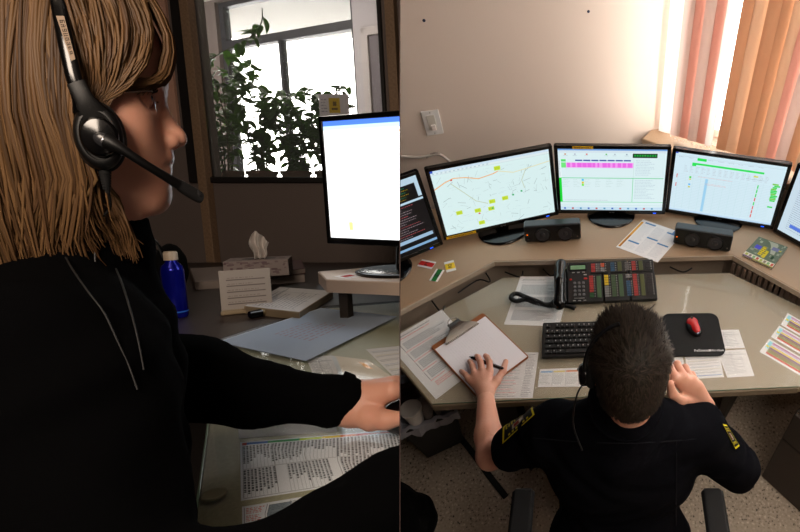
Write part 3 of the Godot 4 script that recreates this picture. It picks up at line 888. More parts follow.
	for i in 90: b.ball(Vector3(0.1 + i * 0.022, y0 + 0.03 - 0.01 * absf(sin(i * 0.785)), 0.075), Vector3.ONE * 0.003, 6)
	put(b, "bead_chain", M.white, o)
	# partition added to keep the rooms and their light apart, a thin tapering sheet that starts just before the camera
	var part := Node3D.new(); part.name = "wall_added_partition"; add_child(part); part.transform = CT; part.set_meta("kind", "structure")
	b = MB.new()
	var l0 := (399.5 - PX) / F; var r0 := (400.4 - PX) / F
	var d0 := 0.12; var d1 := 9.0; var H := 7.0
	var A := Vector3(l0 * d0, 0, -d0); var B := Vector3(r0 * d0, 0, -d0); var C := Vector3(r0 * d1, 0, -d1); var D := Vector3(l0 * d1, 0, -d1)
	var U := Vector3(0, H, 0)
	var nl := Vector3(-1, 0, 0.385).normalized()
	b.quad(A - U, D - U, D + U, A + U, nl); b.quad(B - U, C - U, C + U, B + U, -nl); b.quad(A - U, B - U, B + U, A + U, Vector3.BACK); b.quad(C - U, D - U, D + U, C + U, Vector3.FORWARD)
	var rm := Basis(Vector3.UP, atan(0.3846))
	box_sheet(b, rm, 0.25, 6.0, -H, H); box_sheet(b, rm, -0.12, 0.25, 0.3, H); box_sheet(b, rm, -0.12, 0.25, -H, -0.3)
	var keep := clip_n[1]
	clip_n[1] = Vector3.ZERO
	put(b, "sheet", mat(Color(0.16, 0.09, 0.08), 0.8), part)
	clip_n[1] = keep
	unseen_panel_lamp(Transform3D(Basis.IDENTITY, Vector3(0.9, 2.76, -0.2)), Vector2(0.6, 1.2), "unseen white framed ceiling lamp panel, out of view above the day console")
	# small things on the back wall
	var n := BW.basis.z
	var c := atP(432.3, 122.4, BW.origin, n)
	o = thing("light_switch", "white slide dimmer light switch plate on the beige wall", "light switch", Transform3D(BW.basis, c))
	b = MB.new(); b.box(Transform3D(Basis.IDENTITY, Vector3(0, 0, 0.003)), Vector3(0.072, 0.114, 0.006), 0.0025); put(b, "plate", M.white, o)
	b = MB.new(); b.box(Transform3D(Basis.IDENTITY, Vector3(-0.002, 0.003, 0.007)), Vector3(0.033, 0.066, 0.004), 0.001); put(b, "rocker", mat(Color(0.8, 0.78, 0.74), 0.5), o)
	b = MB.new(); b.box(Transform3D(Basis.IDENTITY, Vector3(0.001, -0.018, 0.012)), Vector3(0.02, 0.026, 0.010), 0.003); put(b, "slider", mat(Color(0.93, 0.9, 0.88), 0.4), o)
	for y: float in [-0.048, 0.048]:
		b = MB.new(); b.ball(Vector3(0, y, 0.006), Vector3(0.003, 0.003, 0.0012), 8); put(b, "screw", M.chrome, o)
	for q in [[424, 20.5, "first of two small blue wall plugs, above the light switch"], [588.5, 11.5, "second small blue wall plug, high on the wall above the middle monitor"]]:
		c = atP(q[0], q[1], BW.origin, n)
		b = MB.new(); b.lathe(Transform3D(BW.basis * Basis(Vector3.RIGHT, PI / 2), Vector3.ZERO), [Vector2(0, 0.003), Vector2(0.003, 0.003), Vector2(0.0055, 0.0015), Vector2(0.006, 0.0)], 12)
		tag(put(b, "wall_plug", mat(Color(0.12, 0.15, 0.26), 0.5), null, Transform3D(Basis.IDENTITY, c)), q[2], "wall plug")
func box_sheet(b: MB, rm: Basis, z0: float, z1: float, y0: float, y1: float) -> void:
	# slab behind the camera in the plane of the partition
	b.box(Transform3D(rm, Vector3(0, (y0 + y1) / 2, 0) + rm * Vector3(0, 0, (z0 + z1) / 2)), Vector3(0.002, y1 - y0, z1 - z0))

func left_room() -> void:
	side = -1
	var b := MB.new()
	box_at(b, Vector3(-3.75, -0.1, -3.6), Vector3(1.5, 0.0, 1.2)); struct(b, "floor_evening", M.carpet)
	b = MB.new()
	box_at(b, Vector3(-3.75, 2.6, -2.9), Vector3(1.5, 2.72, 1.2)); struct(b, "ceiling_evening", M.ceil)
	b = MB.new()
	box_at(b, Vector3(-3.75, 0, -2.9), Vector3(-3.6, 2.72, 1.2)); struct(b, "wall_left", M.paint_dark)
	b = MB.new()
	box_at(b, Vector3(-3.75, 0, 0.60), Vector3(1.5, 2.72, 0.75)); struct(b, "wall_rear_evening", M.paint_dark)  # out of view, set close to hold the unseen wall lamp
	var zw := -2.75
	var p0 := atP(205, 177, Vector3(0, 0, zw), Vector3.BACK); var p1 := atP(389.5, 177, Vector3(0, 0, zw), Vector3.BACK)
	var y0 := p0.y; var y1 := 2.42; var x0 := p0.x; var x1 := p1.x
	b = MB.new()
	box_at(b, Vector3(-3.75, 0, zw - 0.12), Vector3(1.0, y0, zw)); box_at(b, Vector3(-3.75, y1, zw - 0.12), Vector3(1.0, 2.72, zw))
	box_at(b, Vector3(-3.75, y0, zw - 0.12), Vector3(x0, y1, zw)); box_at(b, Vector3(x1, y0, zw - 0.12), Vector3(1.0, y1, zw))
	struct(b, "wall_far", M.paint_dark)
	# dark frame of the interior window, and the tan posts beside it
	var win := Node3D.new(); win.name = "window_2"; add_child(win); win.transform = LT; win.set_meta("kind", "structure")
	b = MB.new()
	box_at(b, Vector3(x0 - 0.07, y0 - 0.03, zw - 0.02), Vector3(x0 + 0.012, y1 + 0.03, zw + 0.025), 0.004)
	box_at(b, Vector3(x1 - 0.012, y0 - 0.03, zw - 0.02), Vector3(x1 + 0.006, y1 + 0.03, zw + 0.02), 0.004)
	box_at(b, Vector3(x0 - 0.02, y0 - 0.03, zw - 0.02), Vector3(x1 + 0.006, y0, zw + 0.02), 0.004)
	box_at(b, Vector3(x0 - 0.02, y1, zw - 0.02), Vector3(x1 + 0.006, y1 + 0.03, zw + 0.02), 0.004)
	put(b, "frame", M.frame, win)
	b = MB.new()
	box_at(b, Vector3(x0, y0, zw - 0.055), Vector3(x1, y1, zw - 0.051)); put(b, "pane", M.glass, win)
	for q in [[191.5, 200.5, 0.035], [390.5, 400.0, 0.03]]:
		var a := atP(q[0], 100, Vector3(0, 0, zw + 0.03), Vector3.BACK); var c := atP(q[1], 100, Vector3(0, 0, zw + 0.03), Vector3.BACK)
		b = MB.new(); box_at(b, Vector3(a.x, 0.0, zw), Vector3(c.x, 2.6, zw + 0.05), 0.004)
		struct(b, "trim_1" if q[2] > 0.03 else "trim_2", M.post)
	# the planted bay behind that window, and its outer window
	b = MB.new()
	box_at(b, Vector3(-4.6, 2.8, -6.0), Vector3(0.6, 2.95, zw - 0.12)); struct(b, "ceiling_bay", M.ceil)
	b = MB.new()
	box_at(b, Vector3(-4.6, -0.1, -6.0), Vector3(0.6, 0.0, -3.6)); struct(b, "floor_bay", M.carpet)
	b = MB.new()
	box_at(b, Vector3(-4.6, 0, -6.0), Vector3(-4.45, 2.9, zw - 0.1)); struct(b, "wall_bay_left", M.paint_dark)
	b = MB.new()
	box_at(b, Vector3(x0 - 0.3, y0 - 0.12, zw - 0.62), Vector3(x1 + 0.5, y0 - 0.085, zw - 0.12), 0.004); struct(b, "trim_3", M.frame)
	# slanting outer wall: right end nearer
	var pr := atD(352.5, 22, 4.0); var pl := atD(218, 44, 4.62)
	var al := Vector3(pr.x - pl.x, 0, pr.z - pl.z).normalized()
	var inn := Vector3(-al.z, 0, al.x)
	if inn.z < 0: inn = -inn
	var OW := Transform3D(Basis(al, Vector3.UP, inn), Vector3(pl.x, 0, pl.z))
	var L := Vector2(pr.x - pl.x, pr.z - pl.z).length()
	b = MB.new()
	box_at(b, Vector3(-1.4, 0, -0.12), Vector3(0.0, 2.9, 0)); box_at(b, Vector3(0, 0, -0.12), Vector3(L, 1.05, 0)); box_at(b, Vector3(0, 2.78, -0.12), Vector3(L, 2.9, 0))
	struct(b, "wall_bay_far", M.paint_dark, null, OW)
	b = MB.new()
	box_at(b, Vector3(L, 0, -0.12), Vector3(L + 2.2, 2.9, 0)); struct(b, "wall_bay_right", mat(Color(0.72, 0.69, 0.70), 0.85), null, OW)
	win = Node3D.new(); win.name = "window_3"; add_child(win); win.transform = LT * OW; win.set_meta("kind", "structure")
	b = MB.new()
	var yt := pr.y
	for q in [[0.0, 1.05, 0.06, 2.78], [L - 0.05, 1.05, L, 2.78], [0.0, yt - 0.035, L, yt + 0.035], [0, 1.05, L, 1.1], [0, 2.74, L, 2.78], [L * 0.45, 1.05, L * 0.45 + 0.03, yt]]:
		box_at(b, Vector3(q[0], q[1], -0.09), Vector3(q[2], q[3], -0.03), 0.004)
	put(b, "frame", mat(Color(0.20, 0.19, 0.21), 0.5), win)
	for q in [[0.0, yt, L, 2.78], [0.0, 1.05, L * 0.46, yt], [L * 0.46, 1.05, L, yt]]:
		b = MB.new(); box_at(b, Vector3(q[0], q[1], -0.062), Vector3(q[2], q[3], -0.058)); put(b, "pane", M.glass, win)
	# door leaf in the wall beyond
	var dr := Node3D.new(); dr.name = "door_1"; add_child(dr); dr.set_meta("kind", "structure")
	dr.transform = LT * OW * Transform3D(Basis.IDENTITY, Vector3(L + 0.10, 0, 0.0))
	b = MB.new()
	box_at(b, Vector3(0, 0, 0), Vector3(0.07, 2.36, 0.03), 0.004); box_at(b, Vector3(0.0, 2.3, 0), Vector3(1.0, 2.36, 0.03), 0.004); put(b, "casing", mat(Color(0.74, 0.70, 0.69), 0.6), dr)
	b = MB.new(); box_at(b, Vector3(0.07, 0, 0.0), Vector3(0.98, 2.3, 0.015), 0.003); put(b, "leaf", mat(Color(0.42, 0.38, 0.40), 0.6), dr)
	unseen_panel_lamp(Transform3D(Basis.IDENTITY, Vector3(-2.6, 2.78, -3.5)), Vector2(1.2, 0.4), "unseen white ceiling lamp panel, out of view over the window plants")
	unseen_wall_lamp(Transform3D(Basis(Vector3.UP, PI), Vector3(-0.16, 1.75, 0.55)), Vector2(0.5, 0.5), "unseen white wall lamp panel behind the camera, lighting the near side of the face")
	unseen_panel_lamp(Transform3D(Basis.IDENTITY, Vector3(-0.9, 2.57, 0.1)), Vector2(0.6, 0.6), "unseen white ceiling lamp panel, out of view above the evening desk")

# ---------------------------------------------------------------- the day console (right)
var TOP := DESK            # top of the glass on the lower worktop
var SH := DESK + 0.06      # top of the raised shelf
func xz(p: Vector3) -> Vector2: return Vector2(p.x, p.z)
# thin sheet from its four pixel corners, lying on a plane of height y
func sheet(called: String, label: String, category: String, px: Array, y: float, im: Image, group := "", turn := 0) -> MeshInstance3D:
	var p := []
	for q in px: p.append(atY(q[0], q[1], y))
	var c: Vector3 = (p[0] + p[1] + p[2] + p[3]) / 4.0
	var b := MB.new()
	var h := Vector3(0, 0.0003, 0)
	var q := []
	for i in 4: q.append(p[(i + turn) % 4] - c)
	b.quad(q[0] + h, q[1] + h, q[2] + h, q[3] + h, Vector3.UP)
	b.quad(q[0], q[1], q[2], q[3], Vector3.DOWN, false)
	for i in 4:
		var j := (i + 1) % 4
		b.quad(q[i], q[j], q[j] + h, q[i] + h, (q[j] - q[i]).cross(Vector3.UP).normalized(), false)
	var o := put(b, called, picture(im), null, Transform3D(Basis.IDENTITY, c))
	tag(o, label, category, group)
	return o

func monitor(label: String, group: String, t: Transform3D, im: Image, energy: float, shelf_y: float, opts := {}) -> Node3D:
	# t: centre of the panel's front face, z towards the viewer
	var W: float = opts.get("w", 0.508); var H: float = opts.get("h", 0.333)
	var base_at := t.origin - t.basis.z * 0.06
	var root := thing("monitor", label, "monitor", Transform3D(Basis.IDENTITY, Vector3(base_at.x, shelf_y, base_at.z)), group)
	var inv := Transform3D(Basis.IDENTITY, -Vector3(base_at.x, shelf_y, base_at.z))
	var L := inv * t
	var bz := 0.0165; var bl := 0.020
	var b := MB.new()
	var zf := -0.004
	# bezel: four bars, mitred by overlap, round-edged
	for q in [[-W / 2, H / 2 - bz, W / 2, H / 2], [-W / 2, -H / 2, W / 2, -H / 2 + bl], [-W / 2, -H / 2, -W / 2 + bz, H / 2], [W / 2 - bz, -H / 2, W / 2, H / 2]]:
		b.box(L * Transform3D(Basis.IDENTITY, Vector3((q[0] + q[2]) / 2, (q[1] + q[3]) / 2, -0.012)), Vector3(q[2] - q[0], q[3] - q[1], 0.024), 0.003)
	put(b, "bezel", M.black_gloss, root)
	b = MB.new()
	b.box(L * Transform3D(Basis.IDENTITY, Vector3(0, 0, -0.026)), Vector3(W - 0.004, H - 0.004, 0.012), 0.004)
	b.box(L * Transform3D(Basis.IDENTITY, Vector3(0, -0.01, -0.042)), Vector3(W * 0.7, H * 0.66, 0.03), 0.01)
	put(b, "back_shell", M.black, root)
	b = MB.new()
	var sw := W - 2 * bz; var shh := H - bz - bl
	var cy := (bl - bz) / 2
	b.quad(L * Vector3(-sw / 2, cy + shh / 2, zf), L * Vector3(sw / 2, cy + shh / 2, zf), L * Vector3(sw / 2, cy - shh / 2, zf), L * Vector3(-sw / 2, cy - shh / 2, zf), L.basis.z)
	b.quad(L * Vector3(-sw / 2, cy + shh / 2, zf - 0.004), L * Vector3(sw / 2, cy + shh / 2, zf - 0.004), L * Vector3(sw / 2, cy - shh / 2, zf - 0.004), L * Vector3(-sw / 2, cy - shh / 2, zf - 0.004), -L.basis.z, false)
	var tx := ImageTexture.create_from_image(im)
	var gm := glow_mat(tx, energy)
	gm.texture_repeat = false
	put(b, "screen", gm, root)
	# neck and oval foot
	b = MB.new()
	var nk := L * Vector3(0, -H / 2 + 0.06, -0.045)
	b.tube([Vector3(nk.x, 0.012, nk.z) * Vector3(1, 1, 1) + L.basis.z * 0.0 , nk.lerp(Vector3(nk.x, 0.012, nk.z), 0.5), nk], [0.036, 0.03, 0.03], 14, 0.45, L.basis.z)
	put(b, "neck", M.black_gloss, root)
	b = MB.new()
	var br: float = opts.get("foot", 0.105)
	b.lathe(Transform3D(Basis(Vector3.UP, t.basis.get_euler().y), Vector3(nk.x, 0, nk.z) + Vector3(L.basis.z.x, 0, L.basis.z.z) * 0.03), [Vector2(0, 0.016), Vector2(br * 0.5, 0.015), Vector2(br * 0.9, 0.011), Vector2(br, 0.006), Vector2(br * 0.98, 0.0), Vector2(0, 0)], 40, Vector2(1.08, 0.9))
	put(b, "foot", M.black_gloss, root)
	b = MB.new()
	b.box(L * Transform3D(Basis.IDENTITY, Vector3(W * 0.40, -H / 2 + bl * 0.4, 0.0)), Vector3(0.014, 0.005, 0.004), 0.001)
	put(b, "power_light", M.led, root)
	if opts.has("mark"):
		b = MB.new()
		b.box(L * Transform3D(Basis.IDENTITY, Vector3(-0.005, -H / 2 + bl * 0.5, 0.0005)), Vector3(0.008, 0.006, 0.001), 0.0004)
		b.box(L * Transform3D(Basis.IDENTITY, Vector3(0.008, -H / 2 + bl * 0.5, 0.0005)), Vector3(0.012, 0.005, 0.001), 0.0004)
		put(b, "maker_mark", mat(Color(0.35, 0.35, 0.36), 0.3, 0.5), root)
	if opts.has("tape"):
		var q: Array = opts.tape
		b = MB.new()
		b.box(L * Transform3D(Basis.IDENTITY, Vector3(q[0], q[1], 0.0008)), Vector3(q[2], 0.0125, 0.0012), 0.0003)
		var tp := put(b, "label_tape", M.yellow, root)
		tag(tp, "strip of yellow label tape stuck on the bezel")
		b = MB.new()
		var x: float = q[0] - q[2] * 0.4
		while x < q[0] + q[2] * 0.4:
			var w := rng.randf_range(0.002, 0.005)
			b.box(L * Transform3D(Basis.IDENTITY, Vector3(x, q[1], 0.0016)), Vector3(w, 0.005, 0.0006)); x += w + 0.0018
		put(b, "print", mat(Color(0.45, 0.32, 0.05), 0.6), tp)
	area(str(root.name) + "_light", t * Transform3D(Basis.from_euler(Vector3(0, PI, 0)) * Basis(Vector3.UP, PI), Vector3(0, cy, 0.004)) * Transform3D(Basis(Vector3.UP, PI), Vector3.ZERO), Vector2(sw, shh), float(opts.get("light", 0.03)), Color(0.92, 0.98, 1.0))
	return root

func speaker_bar(label: String, c: Vector3, yaw: float) -> void:
	var root := thing("speaker", label, "speaker", frame_y(c, yaw), "twin driver desktop speakers")
	var b := MB.new()
	var tl := Basis(Vector3.RIGHT, -0.16)
	b.box(Transform3D(tl, Vector3(0, 0.046, -0.03)), Vector3(0.25, 0.085, 0.06), 0.008); put(b, "cabinet", M.black, root)
	for x: float in [-0.045, 0.055]:
		b = MB.new()
		b.lathe(Transform3D(tl * Basis(Vector3.RIGHT, PI / 2), Vector3(x, 0.046, 0.0) ), [Vector2(0.036, 0.0), Vector2(0.036, 0.004), Vector2(0.033, 0.005), Vector2(0.030, 0.003)], 28)
		var rim := put(b, "driver_rim", M.black_gloss, root)
		b = MB.new()
		b.lathe(Transform3D(tl * Basis(Vector3.RIGHT, PI / 2), Vector3(x, 0.046, 0.001)), [Vector2(0.031, 0.002), Vector2(0.026, 0.003), Vector2(0.012, -0.0005), Vector2(0.011, 0.002), Vector2(0.0, 0.005)], 28)
		put(b, "cone", mat(Color(0.17, 0.17, 0.19), 0.45), rim)
	b = MB.new(); b.box(Transform3D(tl, Vector3(-0.112, 0.052, 0.002)), Vector3(0.006, 0.006, 0.003), 0.001); put(b, "status_light", M.amber, root)
	b = MB.new(); b.lathe(Transform3D(tl * Basis(Vector3.RIGHT, PI / 2), Vector3(-0.108, 0.024, 0.001)), [Vector2(0, 0.009), Vector2(0.006, 0.008), Vector2(0.007, 0)], 14); put(b, "knob", M.black_gloss, root)
	b = MB.new(); b.ball(Vector3(0.108, 0.03, 0.004), Vector3(0.004, 0.004, 0.002), 8); put(b, "jack", M.chrome, root)

func right_console() -> void:
	side = 1
	var ti := Basis(Vector3.RIGHT, -0.17)
	# lower worktop and the glass that covers it
	var fl := atY(432, 404, TOP); var fr := atY(799, 386.5, TOP)
	var lb := atY(441, 309, TOP); var bl := atY(503, 276.5, TOP); var br := atY(730, 272, TOP); var rb := atY(800, 305, TOP)
	var ll := atY(400, 366, TOP)
	var lx = Geometry2D.line_intersects_line(xz(fl), xz(ll) - xz(fl), xz(bl), xz(lb) - xz(bl))
	var l2 := Vector3(lx.x, TOP, lx.y)
	var fr2 := fr + (rb - br).normalized().rotated(Vector3.UP, 0.9) * 0.32
	var rb2 := rb + (rb - br) * 0.9
	var outl := PackedVector2Array([xz(fl), xz(fr), xz(fr2), xz(rb2), xz(br), xz(bl), xz(l2)])
	var desk := thing("worktop", "tan laminate lower worktop with straight front edge and angled ends under a glass sheet", "desk")
	var b := MB.new(); b.slab(outl, TOP - 0.040, TOP - 0.0065, 0.002); put(b, "top", M.laminate, desk)
	b = MB.new()
	var e0 := fl + Vector3(0, 0, 0.0025)
	box_line(b, e0, fr + Vector3(0, 0, 0.0025), TOP - 0.038, TOP - 0.0085, 0.005); box_line(b, fl, l2, TOP - 0.038, TOP - 0.0085, 0.005)
	put(b, "edge_band", M.edge_dark, desk)
	for q in [[Vector3(-0.47, 0, -1.22), 0.7], [Vector3(0.72, 0, -1.45), -0.6]]:
		b = MB.new(); b.box(frame_y(q[0] + Vector3(0, 0.36, 0), q[1]), Vector3(0.035, 0.71, 0.5), 0.004); put(b, "leg_panel", M.brown, desk)
	var inset := Geometry2D.offset_polygon(outl, -0.003, Geometry2D.JOIN_MITER)
	b = MB.new(); b.slab(inset[0], TOP - 0.0048, TOP, 0.0008)
	tag(put(b, "glass_sheet", M.desk_glass, null), "clear glass sheet with greenish edge covering the lower worktop and its papers", "glass top")
	b = MB.new(); box_line(b, fl + Vector3(0, 0, -0.0005), fr + Vector3(0, 0, -0.0005), TOP - 0.0046, TOP - 0.0002, 0.0012)
	put(b, "green_edge", M.glass_edge, desk)
	# raised shelf
	var P1 := atY(400, 310, SH); var P2 := atY(494, 261, SH); var P3 := atY(733, 255, SH); var P4 := atY(800, 292, SH)
	var P0 := P1 + (P1 - P2) * 1.2; var P5 := P4 + (P4 - P3) * 2.0
	var bl2 := BW * Vector3(-2.3, 0, 0.012); var kk := WW * Vector3(0.0, 0, 0.014); var br2 := WW * Vector3(2.3, 0, 0.012)
	var so := PackedVector2Array([xz(P0), xz(P1), xz(P2), xz(P3), xz(P4), xz(P5), xz(br2), xz(kk), xz(bl2)])
	var shf := thing("monitor_shelf", "raised tan shelf wrapping round the back of the console and carrying the monitors", "shelf")
	b = MB.new(); b.slab(so, SH - 0.028, SH, 0.003); put(b, "board", M.shelf, shf)
	b = MB.new()
	for q in [[P0, P2], [P2, P3], [P3, P5]]: box_line(b, q[0], q[1], SH - 0.029, SH - 0.002, 0.006)
	put(b, "edge_band", M.edge, shf)
	# panel with ribs in the gap between the levels
	var g0 := bl + (bl - br).normalized() * 0.0 + Vector3(0, 0, -0.14); var g1 := br + Vector3(0, 0, -0.14)
	b = MB.new()
	g0.z += 0.03; g1.z += 0.03
	box_line(b, P0 + Vector3(-0.05, 0, -0.10), g0, 0.5, SH - 0.03, 0.012); box_line(b, g0, g1, 0.5, SH - 0.03, 0.012); box_line(b, g1, P4 + (P4 - P3) * 0.25 + Vector3(0.1, 0, -0.08), 0.5, SH - 0.03, 0.012)
	put(b, "back_panel", mat(Color(0.58, 0.52, 0.46), 0.7), shf)
	var ra := br + Vector3(0.02, 0, -0.03); var rz := rb + Vector3(0.05, 0, 0.0)
	for i in 15:
		b = MB.new()
		var p := ra.lerp(rz, i / 14.0)
		var ang := atan2(-(rz - ra).z, (rz - ra).x)
		b.box(frame_y(Vector3(p.x, TOP - 0.025, p.z), ang), Vector3(0.017, 0.10, 0.006), 0.0015); put(b, "rib", M.rib, shf)
	# cables in the gap
	var gaps := [[[[458, 292], [478, 279], [490, 281], [486, 272]], "black cable looping in the console gap below the map monitor's foot"], [[[505, 271], [520, 276], [523, 270]], "black cable in the gap behind the telephone's paper, left of the handset"], [[[543, 268], [551, 275], [557, 271]], "black cable in the gap just left of the telephone handset"], [[[566, 270], [590, 272], [610, 268]], "black cable in the gap hidden behind the telephone"], [[[670, 266], [683, 271], [692, 267]], "black cable in the gap below the right speaker"], [[[432, 300], [441, 311], [445, 305]], "short black cable in the gap by the notice with red lines"]]
	for gq in gaps:
		var q: Array = gq[0]
		var pts := []
		for k in q.size(): pts.append(atY(q[k][0], q[k][1] + 1.0, TOP - 0.02 + 0.008 * k))
		b = MB.new(); b.tube(curve(pts, 14), [0.0032], 8)
		tag(put(b, "cable", M.black, null), gq[1], "cable", "cables in the console gap")
	# papers under the glass
	var py := TOP - 0.0062
	sheet("paper_sheet", "white printed sheet with grey text blocks lying under the desk telephone", "paper", [[520.5, 276.5], [573, 276.5], [559, 326.5], [504, 324.5]], py, page("letter"))
	sheet("paper_sheet", "large notice with red lines and small seal, left of and under the clipboard", "paper", [[386, 342], [442, 309.5], [487, 361], [436, 399.5]], py, page("policy"))
	sheet("paper_sheet", "sheet of grey and red list lines below the clipboard", "paper", [[505, 352], [538.6, 352.5], [532.6, 398], [492, 398.5]], py, page("redlist", 150, 220))
	sheet("paper_strip", "narrow white strip with coloured column headers in front of the keyboard", "paper", [[540, 369.3], [592, 367.2], [593, 386.5], [537.6, 387.2]], py, page("table", 240, 90))
	sheet("paper_card", "upper pale list card right of the mouse mat", "paper", [[712, 330], [738.8, 329.7], [745, 348], [716, 349]], py, page("list", 130, 90))
	sheet("paper_card", "lower pale list card right of the mouse mat", "paper", [[717, 351], [745.5, 349.3], [754.5, 376], [727.4, 377.6]], py, page("list", 130, 130))
	sheet("paper_card", "ruled form card straight below the mouse mat", "paper", [[685, 357], [719.5, 354.5], [724, 377.2], [689, 379.5]], py, page("form", 150, 110))
	sheet("paper_card", "pale card half hidden behind the officer's cheek hand", "paper", [[662, 358], [682.8, 357], [686.5, 379.5], [663, 381]], py, page("list", 120, 110))
	sheet("chart_strip", "top one of three colour banded chart strips at the right end of the glass", "chart", [[787.7, 313], [848, 348.5], [842, 360], [780.7, 324.6]], py, page("bands", 360, 120), "colour banded charts")
	sheet("chart_strip", "middle one of three colour banded chart strips at the right end of the glass", "chart", [[779.2, 325.6], [840, 361], [833, 373.2], [770.8, 336.9]], py, page("bands", 360, 120), "colour banded charts")
	sheet("chart_strip", "bottom and largest of three colour banded chart strips at the right end of the glass", "chart", [[769.2, 338.7], [831, 375], [822, 388.5], [759.4, 351.7]], py, page("bands", 360, 130), "colour banded charts")
	# papers on the raised shelf
	var L := atY(616, 247, SH); var T := atY(643, 219.5, SH); var B := atY(657.6, 262.5, SH)
	var q4 := T + B - L
	b = MB.new()
	var mid := (T + B) / 2
	var hh := Vector3(0, 0.0012, 0)
	b.quad(L - mid + hh, T - mid + hh, q4 - mid + hh, B - mid + hh, Vector3.UP); b.quad(L - mid, T - mid, q4 - mid, B - mid, Vector3.DOWN, false)
	# the orange band runs along the L-T edge: u along L->B
	b.uv = PackedVector2Array()
	b.v = PackedVector3Array(); b.n = PackedVector3Array()
	b.quad(T - mid + hh, q4 - mid + hh, B - mid + hh, L - mid + hh, Vector3.UP); b.quad(T - mid, q4 - mid, B - mid, L - mid, Vector3.DOWN, false)
	var ring := [T - mid, q4 - mid, B - mid, L - mid]
	for i in 4: b.quad(ring[i], ring[(i + 1) % 4], ring[(i + 1) % 4] + hh, ring[i] + hh, (ring[(i + 1) % 4] - ring[i]).cross(Vector3.UP).normalized(), false)
	tag(put(b, "brochure", picture(page("brochure", 220, 180)), null, Transform3D(Basis.IDENTITY, mid)), "three column leaflet with orange side band lying on the shelf between the speakers", "leaflet")
	# booklet
	booklet()
	var tags := [[[416.5, 267.5], [421.5, 260.5], [437, 261], [432, 268], Color(0.72, 0.10, 0.08), "P1", "red"], [[443.5, 262], [454, 260.8], [456, 270], [447, 272.8], Color(0.88, 0.74, 0.05), "P2", "yellow"], [[428, 280.5], [437.5, 269], [445, 270.5], [437, 281.8], Color(0.03, 0.42, 0.13), "P3", "green"]]
	for q in tags:
		var p := []
		for i in 4: p.append(atY(q[i][0], q[i][1], SH))
		var c: Vector3 = (p[0] + p[1] + p[2] + p[3]) / 4
		var u: Vector3 = (p[1] + p[2] - p[0] - p[3]) / 2; var w: Vector3 = (p[3] + p[2] - p[0] - p[1]) / 2
		var bs := Basis(u.normalized(), Vector3.UP, u.normalized().cross(Vector3.UP))
		if q[6] != "red": bs = Basis(-w.normalized(), Vector3.UP, (-w.normalized()).cross(Vector3.UP)); var s := u; u = w; w = s
		var o := thing("priority_card", "small white card with %s middle printed %s, on the left end of the raised shelf" % [q[6], q[5]], "card", Transform3D(bs, c), "priority cards")
		b = MB.new(); b.box(Transform3D(Basis.IDENTITY, Vector3(0, 0.0008, 0)), Vector3(u.length(), 0.0016, w.length()), 0.0004); put(b, "card", M.white, o)
		b = MB.new(); b.box(Transform3D(Basis.IDENTITY, Vector3(0, 0.0017, 0)), Vector3(u.length() * 0.56, 0.0006, w.length() * 0.98)); put(b, "colour_block", mat(q[4], 0.5), o)
		letters(q[5], 0.016, mat(Color(0.12, 0.06, 0.04), 0.6), o, Transform3D(Basis(Vector3.RIGHT, -PI / 2), Vector3(0, 0.0021, 0)))
	# monitors
	var g := "dispatch monitors on the raised shelf"
	var tl := func(p: Vector3, yaw: float, tilt: float) -> Transform3D: return Transform3D(Basis(Vector3.UP, yaw) * Basis(Vector3.RIGHT, -tilt), p)
	monitor("wide black monitor showing a pale street map with yellow markers, yellow tape below", g, tl.call(Vector3(-0.441, DESK + 0.276, -1.781), 0.342, 0.084), screen_map(), 0.97, SH, {"w": 0.522, "h": 0.355, "tape": [-0.185, -0.168, 0.130], "mark": 1})
	monitor("middle black monitor showing a schedule with a pink row and green bars", g, tl.call(Vector3(0.053, DESK + 0.257, -1.895), -0.016, 0.093), screen_schedule(), 1.0, SH, {"w": 0.502, "h": 0.348, "tape": [-0.127, 0.1655, 0.088], "mark": 1})
	monitor("black monitor before the blind showing a pale blue grid with green cells", g, tl.call(Vector3(0.550, DESK + 0.243, -1.852), -0.251, 0.05), screen_grid(), 1.0, SH, {"w": 0.497, "h": 0.341, "mark": 1})
	monitor("leftmost black monitor showing dark terminal windows with white and red text", g, tl.call(Vector3(-0.909, DESK + 0.277, -1.528), 0.613, 0.155), screen_terminal(), 1.0, SH, {"w": 0.52, "h": 0.361, "light": 0.006})
	monitor("rightmost black monitor cut by the picture edge, showing pale text lists", g, tl.call(Vector3(0.977, DESK + 0.247, -1.597), -0.803, 0.093), screen_lists(), 0.92, SH, {"w": 0.52, "h": 0.352})
	var c := atY(553.5, 242.0, SH)
	speaker_bar("black twin driver speaker between the map monitor and the middle monitor", c, 0.09)
	c = atY(701, 249.0, SH)
	speaker_bar("black twin driver speaker below the grid monitor, amber light lit", c, -0.22)
	# white cables behind the left monitors
	for q in [["white cable looping behind the map monitor's left corner, upper of the two", [[398, 156], [420, 157.3], [437, 154], [446, 158.5], [452, 164]]], ["grey cable loop dipping behind the map monitor's top left corner, lower of the two", [[426, 157.5], [436, 152.8], [445, 158], [449, 162], [454, 166]]]]:
		var pts := []
		for p in q[1]: pts.append(atP(p[0], p[1], BW.origin + BW.basis.z * 0.035, BW.basis.z))
		b = MB.new(); b.tube(curve(pts, 22), [0.0065 if q[0].begins_with("white") else 0.005], 8)
		tag(put(b, "cable", mat(Color(0.72, 0.69, 0.66), 0.5) if q[0].begins_with("white") else mat(Color(0.5, 0.46, 0.43), 0.5), null), q[0], "cable")
	telephone()
	keyboard()
	mouse_and_mat()
	clipboard()
	floor_things()

